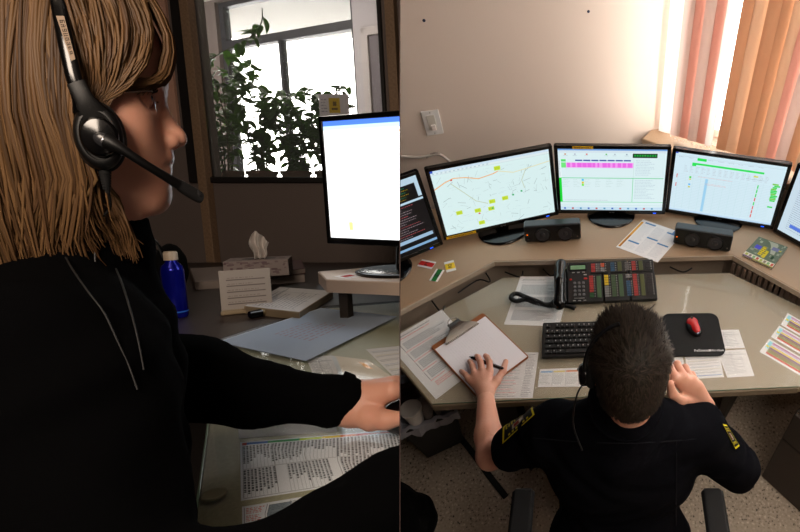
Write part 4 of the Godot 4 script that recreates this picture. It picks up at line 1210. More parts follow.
func box_line(b: MB, a: Vector3, e: Vector3, y0: float, y1: float, w: float) -> void:
	var d := Vector2(e.x - a.x, e.z - a.z)
	b.box(frame_y(Vector3((a.x + e.x) / 2, (y0 + y1) / 2, (a.z + e.z) / 2), atan2(-d.y, d.x)), Vector3(d.length(), y1 - y0, w), minf(w, y1 - y0) * 0.25)

func booklet() -> void:
	var p := [atY(759, 236.6, SH + 0.01), atY(788, 247, SH + 0.01), atY(772, 268, SH + 0.01), atY(742.5, 254.5, SH + 0.01)]
	var c: Vector3 = (p[0] + p[1] + p[2] + p[3]) / 4 - Vector3(0, 0.01, 0)
	var im := blank(180, 150, Color(0.36, 0.40, 0.33))
	for k in 40:
		var x := rng.randf_range(0, 170)
		rect(im, x, rng.randf_range(0, 110), rng.randf_range(6, 30), rng.randf_range(4, 16), Color(0.36, 0.42, 0.34).lerp(Color(0.58, 0.6, 0.52), rng.randf()))
	for k in 60:
		rect(im, 60 + k, 4 + k * 0.02 * k, 60 - k * 0.6, 3, Color(0.62, 0.63, 0.56))
	rect(im, 22, 52, 34, 26, Color(0.28, 0.26, 0.72)); rect(im, 110, 30, 40, 22, Color(0.42, 0.42, 0.56))
	rect(im, 62, 46, 22, 62, Color(0.80, 0.70, 0.10)); rect(im, 88, 66, 20, 50, Color(0.78, 0.70, 0.15)); text_block(im, 64, 48, 40, 60, 12, Color(0.45, 0.42, 0.12), 0.9)
	rect(im, 138, 84, 14, 20, Color(0.10, 0.22, 0.10)); rect(im, 150, 40, 16, 5, Color(0.8, 0.72, 0.2))
	rect(im, 0, 122, 180, 28, Color(0.80, 0.78, 0.70))
	for k in 8: rect(im, 8 + k * 22, 126, 14, 16, [Color(0.6, 0.62, 0.3), Color(0.5, 0.45, 0.4), Color(0.45, 0.6, 0.4), Color(0.7, 0.3, 0.25)][k % 4])
	rect(im, 0, 144, 60, 6, Color(0.35, 0.2, 0.42)); rect(im, 60, 144, 120, 6, Color(0.55, 0.55, 0.2))
	var root := thing("booklet", "thick dark green booklet with yellow lettering lying on the shelf near the rightmost monitor", "book", Transform3D(Basis.IDENTITY, c))
	var q := []
	for i in 4: q.append(p[i] - c)
	var b := MB.new()
	var dn := Vector3(0, -0.0085, 0)
	for i in 4:
		var a: Vector3 = q[i] * Vector3(0.985, 1, 0.985); var e: Vector3 = q[(i + 1) % 4] * Vector3(0.985, 1, 0.985)
		b.quad(a, e, e + dn, a + dn, (e - a).cross(Vector3.UP).normalized() * -1.0)
	put(b, "pages", mat(Color(0.78, 0.75, 0.68), 0.8), root)
	b = MB.new(); b.quad(q[0], q[1], q[2], q[3], Vector3.UP)
	b.quad(q[0] + dn * 0.12, q[1] + dn * 0.12, q[2] + dn * 0.12, q[3] + dn * 0.12, Vector3.DOWN, false)
	for i in 4: b.quad(q[i], q[(i + 1) % 4], q[(i + 1) % 4] + dn * 0.12, q[i] + dn * 0.12, (q[(i + 1) % 4] - q[i]).cross(Vector3.DOWN).normalized(), false)
	put(b, "cover", picture(im, 0.35), root)
	b = MB.new(); b.quad(q[0] + dn * 1.15, q[1] + dn * 1.15, q[2] + dn * 1.15, q[3] + dn * 1.15, Vector3.DOWN); b.quad(q[0] + dn, q[1] + dn, q[2] + dn, q[3] + dn, Vector3.UP)
	put(b, "back_cover", mat(Color(0.2, 0.24, 0.16), 0.5), root)

func telephone() -> void:
	# local frame: x along the front edge, z towards the user, y up; front left corner of the body at the origin
	var a := atY(567.5, 306.5, TOP); var e := atY(657.5, 302.5, TOP)
	var ux := (e - a).normalized()
	var root := thing("telephone", "wide black desk telephone with handset, key columns and three add-on modules", "telephone", Transform3D(Basis(ux, Vector3.UP, ux.cross(Vector3.UP)), a))
	var W := a.distance_to(e)
	var far := atY(568, 262.5, TOP + 0.075)
	var D := absf((root.transform.affine_inverse() * far).z)
	# sloping body: three blocks
	var tilt := atan2(0.055, D)
	var S := Transform3D(Basis(Vector3.RIGHT, tilt), Vector3(0, 0.022, 0))     # x right, -z up the slope, y off the face
	var Lf := D / cos(tilt)
	var parts := [[0.0, 0.40, "body"], [0.405, 0.70, "module"], [0.705, 1.0, "module"]]
	for q in parts:
		var b := MB.new()
		var x0: float = q[0] * W; var x1: float = q[1] * W
		b.box(S * Transform3D(Basis.IDENTITY, Vector3((x0 + x1) / 2, -0.012, -Lf / 2)), Vector3(x1 - x0, 0.024, Lf), 0.005)
		b.box(Transform3D(Basis.IDENTITY, Vector3((x0 + x1) / 2, 0.02, -D * 0.62)), Vector3((x1 - x0) * 0.9, 0.04, D * 0.6), 0.004)
		put(b, q[2], M.black, root)
	# helper on the face: u 0..1 across, v 0..1 from the top edge down
	var fx := func(u: float, v: float) -> Vector3: return S * Vector3(u * W, 0.0, -Lf + v * Lf)
	var bar := func(called: String, m: Material, u: float, v: float, w: float, h: float, t: float) -> void:
		var bb := MB.new(); bb.box(Transform3D(S.basis, fx.call(u, v)), Vector3(w * W, t, h * Lf), t * 0.3); put(bb, called, m, root)
	var lcd := mat(Color(0.42, 0.55, 0.42), 0.25)
	lcd.emission_enabled = true; lcd.emission = Color(0.30, 0.50, 0.32); lcd.emission_energy_multiplier = 0.12
	bar.call("display_surround", M.black_gloss, 0.13, 0.15, 0.20, 0.17, 0.005)
	bar.call("display", lcd, 0.13, 0.15, 0.175, 0.11, 0.008)
	for k in 3: bar.call("soft_key", M.key_ink, 0.078 + 0.057 * k, 0.27, 0.034, 0.022, 0.006)
	bar.call("line_key", M.key_ink, 0.21, 0.335, 0.036, 0.03, 0.006)
	bar.call("red_key", mat(Color(0.7, 0.1, 0.06), 0.4), 0.046, 0.44, 0.03, 0.042, 0.006)
	bar.call("red_key", mat(Color(0.7, 0.1, 0.06), 0.4), 0.212, 0.43, 0.038, 0.045, 0.006)
	for r in 4:
		for k in 3: bar.call("dial_key", mat(Color(0.40, 0.40, 0.41), 0.5), 0.09 + 0.048 * k, 0.53 + r * 0.095, 0.030, 0.058, 0.007)
	for k in 3: bar.call("call_key", M.key_ink, 0.078 + 0.058 * k, 0.955, 0.032, 0.018, 0.006)
	bar.call("volume_key", M.key_ink, 0.135, 0.90, 0.115, 0.012, 0.006)
	# key columns: [u, v0, v1, rows, colour]
	var rd := Color(0.62, 0.17, 0.16); var gy := Color(0.36, 0.35, 0.35); var gn := Color(0.10, 0.33, 0.15); var pg := Color(0.24, 0.34, 0.22); var bu := Color(0.13, 0.30, 0.42); var yl := Color(0.78, 0.66, 0.06); var wh := Color(0.48, 0.49, 0.50); var og := Color(0.72, 0.30, 0.16); var ol := Color(0.27, 0.30, 0.14); var dk := Color(0.10, 0.09, 0.10)
	var cols := [[0.305, 0.06, 0.28, 4, rd], [0.358, 0.06, 0.28, 4, gy], [0.41, 0.06, 0.16, 2, og], [0.41, 0.17, 0.28, 2, wh],
		[0.275, 0.36, 0.77, 7, rd], [0.275, 0.78, 0.90, 2, gn], [0.358, 0.38, 0.90, 1, pg], [0.445, 0.36, 0.62, 4, yl], [0.445, 0.63, 0.90, 5, wh],
		[0.525, 0.05, 0.28, 4, bu], [0.607, 0.04, 0.28, 1, ol], [0.69, 0.05, 0.28, 4, gy], [0.525, 0.36, 0.90, 9, pg], [0.607, 0.36, 0.90, 1, pg], [0.69, 0.36, 0.46, 2, wh], [0.69, 0.52, 0.90, 7, bu],
		[0.767, 0.04, 0.28, 4, rd], [0.848, 0.04, 0.28, 1, ol], [0.93, 0.05, 0.28, 4, dk], [0.767, 0.36, 0.90, 9, rd], [0.848, 0.38, 0.90, 1, ol], [0.93, 0.36, 0.90, 9, dk]]
	for q in cols:
		var bb := MB.new()
		var n: int = q[3]
		for r in n:
			var v0: float = lerpf(q[1], q[2], float(r) / n); var v1: float = lerpf(q[1], q[2], float(r + 1) / n)
			bb.box(Transform3D(S.basis, fx.call(q[0], (v0 + v1) / 2)), Vector3(0.047 * W, 0.004, (v1 - v0 - (0.010 if n > 1 else 0.0)) * Lf), 0.0008)
		var o := put(bb, "label_column", mat(q[4], 0.4), root)
		if n > 1:
			bb = MB.new()
			for r in n:
				var v0: float = lerpf(q[1], q[2], (r + 0.5) / n)
				bb.box(Transform3D(S.basis, fx.call(q[0] + 0.036, v0)), Vector3(0.010 * W, 0.006, 0.020 * Lf), 0.0006)
			put(bb, "key_row", M.key_ink, o)
	for v: float in [0.315]:
		for q in [[0.27, 0.47], [0.5, 0.69], [0.74, 0.97]]: bar.call("divider", M.black_gloss, (q[0] + q[1]) / 2, v, q[1] - q[0], 0.03, 0.004)
	# handset resting on the left side
	var hs := [atY(559, 302, TOP + 0.055), atY(559.5, 283, TOP + 0.085), atY(561, 264, TOP + 0.105)]
	var inv := root.transform.affine_inverse()
	var b := MB.new()
	var body := Body.new()
	var h0: Vector3 = inv * hs[0]; var h2: Vector3 = inv * hs[2]
	var hm := (h0 + h2) / 2 + Vector3(0, 0.016, 0)
	body.cone(h0, hm, 0.021, 0.018, 0.012); body.cone(hm, h2, 0.018, 0.021, 0.012)
	body.blob(h0 + Vector3(0, -0.010, 0), Vector3(0.025, 0.020, 0.030), 0.014); body.blob(h2 + Vector3(0, -0.010, 0.004), Vector3(0.025, 0.020, 0.030), 0.014)
	body.mesh_into(b, 0.0045); put(b, "handset", M.black_gloss, root)
	b = MB.new()
	b.box(Transform3D(S.basis, Vector3((h0.x + h2.x) / 2, 0.03, -D * 0.5)), Vector3(0.052, 0.05, D * 0.96), 0.008); put(b, "cradle", M.black, root)
	# coiled cord from the handset round to the set
	var cp := curve([inv * atY(556, 300, TOP + 0.03), inv * atY(549, 304.5, TOP + 0.016), inv * atY(536, 303, TOP + 0.016), inv * atY(526, 299.5, TOP + 0.016), inv * atY(516, 301.0, TOP + 0.016), inv * atY(511, 297.5, TOP + 0.02), inv * atY(516, 293.5, TOP + 0.016), inv * atY(526, 297.0, TOP + 0.028), inv * atY(538, 301.5, TOP + 0.03), inv * atY(550, 306, TOP + 0.012), inv * atY(566, 305.5, TOP + 0.006), inv * atY(575, 308, TOP + 0.006)], 640)
	var coil := []
	for i in cp.size():
		var d: Vector3 = (cp[mini(i + 1, cp.size() - 1)] - cp[maxi(i - 1, 0)]).normalized()
		var s := d.cross(Vector3.UP).normalized()
		var ph := i * 0.9
		coil.append(cp[i] + (s * cos(ph) + s.cross(d) * sin(ph)) * 0.0075)
	b = MB.new(); b.tube(coil, [0.0028], 5); put(b, "coiled_cord", M.black, root)
	var line := []
	for q in [[655, 304], [650, 309], [643, 313], [636, 318]]: line.append(inv * atY(q[0], q[1], TOP + 0.003))
	b = MB.new(); b.tube(curve(line, 10), [0.0022], 6); put(b, "line_cord", M.black, root)

func keyboard() -> void:
	var a := atY(541.7, 360.0, TOP); var far := atY(544.6, 323.8, TOP + 0.02)
	var e := atY(589, 358.6, TOP)
	var ux := (e - a).normalized()
	var root := thing("keyboard", "black full size keyboard half hidden behind the officer's head", "keyboard", Transform3D(Basis(ux, Vector3.UP, ux.cross(Vector3.UP)), a))
	var D := absf((root.transform.affine_inverse() * far).z)
	var W := 0.45
	var tilt := 0.09
	var S := Transform3D(Basis(Vector3.RIGHT, tilt), Vector3(0, 0.012, 0))
	var b := MB.new()
	b.box(S * Transform3D(Basis.IDENTITY, Vector3(W / 2, -0.002, -D / 2)), Vector3(W, 0.018, D), 0.005); put(b, "case", M.black, root)
	b = MB.new()
	for x: float in [0.03, W - 0.03]: b.box(Transform3D(Basis.IDENTITY, Vector3(x, 0.011, -D + 0.02)), Vector3(0.03, 0.022, 0.012), 0.002)
	put(b, "foot", M.black, root)
	var kb := MB.new(); var ink := MB.new()
	var pitch := 0.0190
	var rows := [[0.86, 13, [[0, 1.0], [2, 1.0], [3, 1.0], [4, 1.0], [5, 1.0], [6.5, 1.0], [7.5, 1.0], [8.5, 1.0], [9.5, 1.0], [11, 1.0], [12, 1.0], [13, 1.0], [14, 1.0], [15.3, 1.0], [16.3, 1.0], [17.3, 1.0]]],
		[0.69, 0, []], [0.55, 1, []], [0.41, 2, []], [0.27, 3, []], [0.13, 4, []]]
	for ri in rows.size():
		var v: float = rows[ri][0]
		var L := []
		if ri == 0: L = rows[0][2]
		elif ri == 1:
			for k in 13: L.append([k, 1.0])
			L.append([13, 2.0])
		elif ri == 2:
			L.append([0, 1.5])
			for k in 12: L.append([1.5 + k, 1.0])
			L.append([13.5, 1.5])
		elif ri == 3:
			L.append([0, 1.75])
			for k in 11: L.append([1.75 + k, 1.0])
			L.append([12.75, 2.25])
		elif ri == 4:
			L.append([0, 2.25])
			for k in 10: L.append([2.25 + k, 1.0])
			L.append([12.25, 2.75])
		else: L = [[0, 1.5], [1.5, 1.0], [2.5, 1.5], [4, 6.0], [10, 1.5], [11.5, 1.0], [12.5, 1.0], [13.5, 1.5]]
		if ri in [1, 2]:
			for k in 3: L.append([15.3 + k, 1.0])
		if ri == 4: L.append([16.3, 1.0])
		if ri == 5:
			for k in 3: L.append([15.3 + k, 1.0])
		if ri >= 1:
			for k in 4: L.append([18.6 + k, 1.0])
		for q in L:
			var x: float = 0.012 + (q[0] + q[1] / 2) * pitch
			var c := S * Vector3(x, 0.0105, -v * D)
			kb.box(Transform3D(S.basis, c), Vector3(q[1] * pitch - 0.0028, 0.008, 0.0155), 0.0018)
			if not (ri == 5 and q[1] > 3): ink.box(Transform3D(S.basis, S * Vector3(x - 0.002, 0.0146, -v * D - 0.002)), Vector3(0.0036, 0.0004, 0.0038))
	tag(put(kb, "keys", mat(Color(0.035, 0.035, 0.038), 0.5), root), "", "", "", "stuff")
	tag(put(ink, "key_letters", M.key_ink, root), "", "", "", "stuff")

func mouse_and_mat() -> void:
	var p := [atY(661.5, 314, TOP), atY(717, 313.5, TOP), atY(726.5, 356, TOP), atY(667, 357, TOP)]
	var c: Vector3 = (p[0] + p[1] + p[2] + p[3]) / 4
	var ux: Vector3 = (p[1] - p[0] + p[2] - p[3]).normalized()
	var w: float = (p[1].distance_to(p[0]) + p[2].distance_to(p[3])) / 2
	var h: float = (p[1].distance_to(p[2]) + p[0].distance_to(p[3])) / 2
	var T := Transform3D(Basis(ux, Vector3.UP, ux.cross(Vector3.UP)), c)
	var root := thing("mouse_mat", "black rounded mouse mat with small white lettering, under the red mouse", "mouse mat", T)
	var b := MB.new(); b.slab(round_rect(w, h, 0.032), 0.0005, 0.004, 0.001); put(b, "pad", M.rubber, root)
	var m := mat(Color(0.8, 0.8, 0.8), 0.6)
	letters("Fellowes", 0.0105, m, root, Transform3D(Basis(Vector3.RIGHT, -PI / 2), Vector3(w * 0.10, 0.0044, h * 0.385)))
	letters("Microban", 0.0085, m, root, Transform3D(Basis(Vector3.RIGHT, -PI / 2), Vector3(w * 0.355, 0.0044, h * 0.385)))
	b = MB.new(); b.box(Transform3D(Basis.IDENTITY, Vector3(w * 0.235, 0.0044, h * 0.385)), Vector3(0.008, 0.0006, 0.008)); put(b, "emblem", m, root)
	# mouse
	var nose := atY(690.5, 318, TOP + 0.02); var tail := atY(697.5, 336, TOP + 0.004)
	var mz := (tail - nose); mz.y = 0
	var len_ := mz.length() + 0.012
	mz = mz.normalized()
	var mc := (nose + tail) / 2; mc.y = TOP + 0.004
	var mo := thing("computer_mouse", "glossy red and black computer mouse on the black mat", "mouse", Transform3D(Basis(Vector3.UP.cross(mz), Vector3.UP, mz), mc))
	var hl := len_ / 2
	var bo := Body.new()
	bo.blob(Vector3(0, 0.006, 0), Vector3(0.029, 0.022, hl), 0.01)
	b = MB.new(); bo.mesh_into(b, 0.003)
	cut_below(b, 0.0005)
	put(b, "shell", M.black, mo)
	bo = Body.new()
	bo.blob(Vector3(0, 0.012, -hl * 0.42), Vector3(0.024, 0.019, hl * 0.5), 0.012); bo.blob(Vector3(0, 0.015, hl * 0.22), Vector3(0.019, 0.0165, hl * 0.62), 0.012)
	b = MB.new(); bo.mesh_into(b, 0.003); put(b, "top_cover", M.red, mo)
	b = MB.new(); b.lathe(Transform3D(Basis(Vector3(0, 0, 1), PI / 2), Vector3(0, 0.027, -hl * 0.66)), [Vector2(0.001, -0.004), Vector2(0.006, -0.0035), Vector2(0.0065, 0), Vector2(0.006, 0.0035), Vector2(0.001, 0.004)], 14); put(b, "scroll_wheel", M.black, mo)
	b = MB.new(); b.ball(Vector3(0, 0.017, hl * 0.86), Vector3(0.006, 0.004, 0.004), 10); put(b, "badge", mat(Color(0.6, 0.65, 0.75), 0.2, 0.6), mo)
func cut_below(b: MB, y: float) -> void:
	for i in b.v.size():
		if b.v[i].y < y: b.v[i].y = y

func clipboard() -> void:
	var p := [atY(430.8, 346.5, TOP), atY(483, 313.8, TOP), atY(529.5, 356.5, TOP), atY(476, 398, TOP)]
	var c: Vector3 = (p[0] + p[1] + p[2] + p[3]) / 4
	var ux: Vector3 = (p[1] - p[0] + p[2] - p[3]).normalized()
	var w: float = (p[1].distance_to(p[0]) + p[2].distance_to(p[3])) / 2
	var h: float = (p[1].distance_to(p[2]) + p[0].distance_to(p[3])) / 2
	var T := Transform3D(Basis(ux, Vector3.UP, ux.cross(Vector3.UP)), c)
	var root := thing("clipboard", "brown hardboard clipboard with wide chrome clip at its upper left end", "clipboard", T)
	var b := MB.new(); b.slab(round_rect(w, h, 0.010), 0.0005, 0.0040, 0.0008); put(b, "board", M.cork, root)
	# clip: pressed plate with curled lever
	b = MB.new()
	var pr := []
	for i in 9:
		var a := i / 8.0
		pr.append([lerpf(0.075, 0.026, smoothstep(0.0, 0.75, a)), -h / 2 + 0.036 - a * 0.062, 0.009 + 0.012 * sin(a * PI * 0.9) + 0.012 * a * a])
	for i in 8:
		var q: Array = pr[i]; var s: Array = pr[i + 1]
		var n := Vector3(0, q[1] - s[1], (s[2] - q[2])).normalized()
		for sg: float in [1.0, -1.0]:
			var o := n * (0.0008 * sg)
			b.quad(Vector3(-q[0], q[2], q[1]) + o, Vector3(q[0], q[2], q[1]) + o, Vector3(s[0], s[2], s[1]) + o, Vector3(-s[0], s[2], s[1]) + o, n * sg)
	b.box(Transform3D(Basis.IDENTITY, Vector3(0, 0.0085, -h / 2 + 0.038)), Vector3(0.152, 0.007, 0.006), 0.002)
	var clip := put(b, "clip", M.chrome, root)
	b = MB.new(); b.tube([Vector3(-0.040, 0.014, -h / 2 + 0.008), Vector3(0.040, 0.014, -h / 2 + 0.008)], [0.006], 12); put(b, "spring_barrel", M.chrome, clip)
	b = MB.new(); b.tube(curve([Vector3(-0.022, 0.030, -h / 2 - 0.022), Vector3(-0.012, 0.036, -h / 2 - 0.034), Vector3(0.012, 0.036, -h / 2 - 0.034), Vector3(0.022, 0.030, -h / 2 - 0.022)], 12), [0.0022], 8); put(b, "hang_loop", M.chrome, clip)
	b = MB.new()
	for x: float in [-0.03, 0.03]: b.ball(Vector3(x, 0.0085, -h / 2 + 0.022), Vector3(0.004, 0.0015, 0.004), 10)
	put(b, "rivet", M.chrome, clip)
	# blank paper stack on it
	b = MB.new()
	var o2 := put_sheet(root, w * 0.955, h * 0.90, Vector3(0, 0.0041, h * 0.03), page("plain", 170, 220))
	tag(o2, "blank white notepaper clipped to the brown clipboard under the writing hand", "paper")
func put_sheet(base: Node3D, w: float, h: float, off: Vector3, im: Image) -> MeshInstance3D:
	var b := MB.new()
	b.box(Transform3D(Basis.IDENTITY, Vector3(0, 0.0006, 0)), Vector3(w, 0.0012, h))
	var o := put(b, "notepaper", picture(im), null, (base.transform if side > 0 else LI * base.transform) * Transform3D(Basis.IDENTITY, off))
	return o

func floor_things() -> void:
	# waste bin with a bag in it
	var B1 := atY(428, 458, 0.0); var B2 := atY(464, 441, 0.0); var R1 := atY(401, 433, 0.37); var R2 := atY(455.5, 413, 0.37)
	var back := (B2 - B1).cross(Vector3.UP).normalized()
	if back.z > 0: back = -back
	var bot := [B1, B2, B2 + back * 0.20, B1 + back * 0.20]
	var rbk := (R2 - R1).cross(Vector3.UP).normalized()
	if rbk.z > 0: rbk = -rbk
	var rim := [R1, R2, R2 + rbk * 0.27, R1 + rbk * 0.27]
	var c: Vector3 = (bot[0] + bot[2]) / 2
	var root := thing("waste_bin", "black tapered waste bin with a plastic bag in it under the desk's left end", "waste bin", Transform3D(Basis.IDENTITY, c))
	var b := MB.new()
	for i in 4:
		var j := (i + 1) % 4
		var n: Vector3 = (bot[j] - bot[i]).cross(rim[i] - bot[i]).normalized()
		var ctr: Vector3 = (bot[i] + bot[j]) / 2 - c
		if n.dot(ctr) < 0: n = -n
		b.quad(bot[i] - c, bot[j] - c, rim[j] - c, rim[i] - c, n)
		b.quad(bot[i] - c - n * 0.004, bot[j] - c - n * 0.004, rim[j] - c - n * 0.004, rim[i] - c - n * 0.004, -n)
	b.quad(bot[0] - c, bot[1] - c, bot[2] - c, bot[3] - c, Vector3.UP)
	put(b, "bin", M.black, root)
	b = MB.new()
	for i in 4: b.tube([rim[i] - c, rim[(i + 1) % 4] - c], [0.009], 8)
	put(b, "rim", M.black, root)
	# bag folded over the rim, in crinkled strips
	b = MB.new()
	var bagm := mat(Color(0.68, 0.68, 0.72), 0.3); bagm.backlight_enabled = true; bagm.backlight = Color(0.3, 0.3, 0.32)
	grain(bagm, 12.0, 1.0, 0.12)
	var rc: Vector3 = (rim[0] + rim[2]) / 2 - c
	var ringp := []
	for i in 4:
		for k in 12: ringp.append((rim[i] as Vector3).lerp(rim[(i + 1) % 4], k / 12.0) - c)
	var N := ringp.size()
	var prof := [[-0.10, -0.12], [-0.03, -0.03], [-0.008, 0.012], [0.010, 0.012], [0.014, -0.018], [0.016, -0.036]]
	var pts := []
	for q in prof:
		var row := []
		for i in N:
			var out: Vector3 = ((ringp[i] as Vector3) - rc); out.y = 0; out = out.normalized()
			var wv := sin(i * 2.1) * 0.006 + sin(i * 5.3) * 0.004
			row.append((ringp[i] as Vector3) + out * (q[0] + wv) + Vector3(0, q[1] + sin(i * 1.3) * 0.012 * (1.0 if q[0] > 0.012 else 0.2), 0))
		pts.append(row)
	for r in pts.size() - 1:
		for i in N:
			var j := (i + 1) % N
			var nn: Vector3 = (pts[r + 1][i] - pts[r][i]).cross(pts[r][j] - pts[r][i]).normalized()
			b.tri(pts[r][i], pts[r][j], pts[r + 1][j], nn, nn, nn); b.tri(pts[r][i], pts[r + 1][j], pts[r + 1][i], nn, nn, nn)
	put(b, "bin_bag", bagm, root)
	# rubbish in it
	var cup := atY(410.5, 408.5, 0.47)
	var o := thing("paper_cup", "white paper cup standing in the waste bin, lid upwards", "cup", Transform3D(Basis.IDENTITY, cup - Vector3(0, 0.10, 0)))
	b = MB.new(); b.lathe(Transform3D.IDENTITY, [Vector2(0, 0), Vector2(0.030, 0), Vector2(0.030, 0.006), Vector2(0.041, 0.095)], 28); put(b, "cup", M.white, o)
	b = MB.new(); b.lathe(Transform3D.IDENTITY, [Vector2(0.044, 0.093), Vector2(0.044, 0.099), Vector2(0.039, 0.104), Vector2(0.036, 0.101), Vector2(0, 0.101)], 28); put(b, "lid", mat(Color(0.82, 0.8, 0.78), 0.4), o)
	for q in [[424, 407, 0.38, 0.052, "crumpled pale wrap right beside the cup in the waste bin", "crumpled_wrap", Color(0.48, 0.43, 0.40)], [441, 402, 0.38, 0.048, "crumpled pale wrap at the bin's desk side", "crumpled_wrap", Color(0.55, 0.5, 0.47)], [404, 396, 0.40, 0.06, "dark red crumpled packet behind the cup in the waste bin", "crumpled_packet", Color(0.25, 0.07, 0.05)]]:
		var bo := Body.new()
		var p := atY(q[0], q[1], q[2])
		for k in 9: bo.blob(Vector3(rng.randf_range(-1, 1), rng.randf_range(-0.7, 0.7), rng.randf_range(-1, 1)) * q[3] * 0.6, Vector3(rng.randf_range(0.3, 0.6), rng.randf_range(0.2, 0.5), rng.randf_range(0.3, 0.6)) * q[3], 0.01)
		b = MB.new(); bo.mesh_into(b, 0.008, Transform3D.IDENTITY, 0.004)
		tag(put(b, q[5], grain(mat(q[6], 0.35), 20.0, 1.2, 0.15), null, Transform3D(Basis.IDENTITY, p)), q[4], "rubbish")
	# black bag on the floor, bottom left
	var bo := Body.new()
	var p := atY(408, 523, 0.0)
	bo.blob(Vector3(-0.06, 0.14, 0.04), Vector3(0.16, 0.15, 0.16), 0.05); bo.blob(Vector3(-0.10, 0.26, 0.06), Vector3(0.12, 0.12, 0.12), 0.05); bo.blob(Vector3(0.02, 0.08, 0.02), Vector3(0.13, 0.075, 0.12), 0.04)
	b = MB.new(); bo.mesh_into(b, 0.014, Transform3D.IDENTITY, 0.004); cut_below(b, 0.001)
	o = thing("backpack", "black cloth backpack slumped on the speckled floor at the bottom left", "bag", Transform3D(Basis.IDENTITY, p))
	put(b, "sack", M.bag, o)
	b = MB.new(); b.tube(curve([Vector3(-0.16, 0.26, 0.14), Vector3(-0.10, 0.40, 0.13), Vector3(0.0, 0.36, 0.12), Vector3(0.05, 0.2, 0.13), Vector3(0.07, 0.06, 0.12)], 24), [0.016], 8, 0.25, Vector3.BACK); put(b, "strap", M.bag, o)
	# dark pedestal, right
	var A := atY(760.5, 476, 0.0); var A2 := atY(800, 513, 0.0)
	var dr := (A2 - A); dr.y = 0; dr = dr.normalized()
	var n := dr.cross(Vector3.UP); 
	if n.dot(CT.origin - A) < 0: n = -n
	o = thing("pedestal", "dark brown drawer pedestal standing on the speckled floor at the right edge", "cabinet", Transform3D(Basis(dr, Vector3.UP, n) if dr.cross(Vector3.UP).dot(n) > 0 else Basis(dr, Vector3.UP, n), A))
	b = MB.new(); box_at(b, Vector3(0.0, 0.0, -0.5), Vector3(0.42, 0.58, -0.018), 0.004); put(b, "body", M.brown, o)
	for q in [[0.006, 0.375], [0.385, 0.575]]:
		b = MB.new(); box_at(b, Vector3(0.003, q[0], -0.018), Vector3(0.417, q[1], 0.0), 0.004)
		var d := put(b, "drawer", M.brown, o)
		b = MB.new(); b.box(Transform3D(Basis.IDENTITY, Vector3(0.21, q[1] - 0.04, 0.012)), Vector3(0.12, 0.012, 0.02), 0.004); put(b, "handle", M.black, d)
	# flat cable cover on the floor
	var f := [atY(459, 436, 0.008), atY(472, 452, 0.008), atY(488, 474, 0.008), atY(506, 497, 0.008)]
	b = MB.new(); b.tube(curve(f, 20), [0.014], 10, 0.5)
	tag(put(b, "floor_cable", M.black_matte, null), "thick black cable running over the speckled floor from under the desk to the chair", "cable")

# ---------------------------------------------------------------- the officer at the day console
func W(x: float, f: float, z: float) -> Vector3: return Vector3(x, DESK + z, -f)   # f: away from the camera along the floor
func shoot(L: Array, u: float, v: float, base: Vector3) -> Vector3:               # where the sight line meets a body
	var o := eye() - base; var d := ray(u, v).normalized()
	var t := 0.4
	for i in 90:
		var e := Body.field(L, o + d * t)
		if e < 0.0006: break
		t += maxf(e * 0.7, 0.0004)
		if t > 5.0: break
	return o + d * t
func grad(L: Array, p: Vector3) -> Vector3:
	var e := 0.003
	return Vector3(Body.field(L, p + Vector3(e, 0, 0)) - Body.field(L, p - Vector3(e, 0, 0)), Body.field(L, p + Vector3(0, e, 0)) - Body.field(L, p - Vector3(0, e, 0)), Body.field(L, p + Vector3(0, 0, e)) - Body.field(L, p - Vector3(0, 0, e))).normalized()
func patch(L: Array, base: Vector3, px: Array, n: int, lift: float) -> MB:         # a cloth patch that lies on a body
	var b := MB.new()
	var g := []; var nn := []
	for i in n + 1:
		var r := []; var rn := []
		for j in n + 1:
			var a := Vector2(px[0][0], px[0][1]).lerp(Vector2(px[1][0], px[1][1]), float(j) / n)
			var c := Vector2(px[3][0], px[3][1]).lerp(Vector2(px[2][0], px[2][1]), float(j) / n)
			var q := a.lerp(c, float(i) / n)
			var p := shoot(L, q.x, q.y, base)
			var m := grad(L, p)
			r.append(p + m * lift); rn.append(m)
		g.append(r); nn.append(rn)
	for i in n:
		for j in n:
			var u0 := float(j) / n; var u1 := float(j + 1) / n; var v0 := float(i) / n; var v1 := float(i + 1) / n
			b.tri(g[i][j], g[i][j + 1], g[i + 1][j + 1], nn[i][j], nn[i][j + 1], nn[i + 1][j + 1], Vector2(u0, v0), Vector2(u1, v0), Vector2(u1, v1))
			b.tri(g[i][j], g[i + 1][j + 1], g[i + 1][j], nn[i][j], nn[i + 1][j + 1], nn[i + 1][j], Vector2(u0, v0), Vector2(u1, v1), Vector2(u0, v1))
	return b

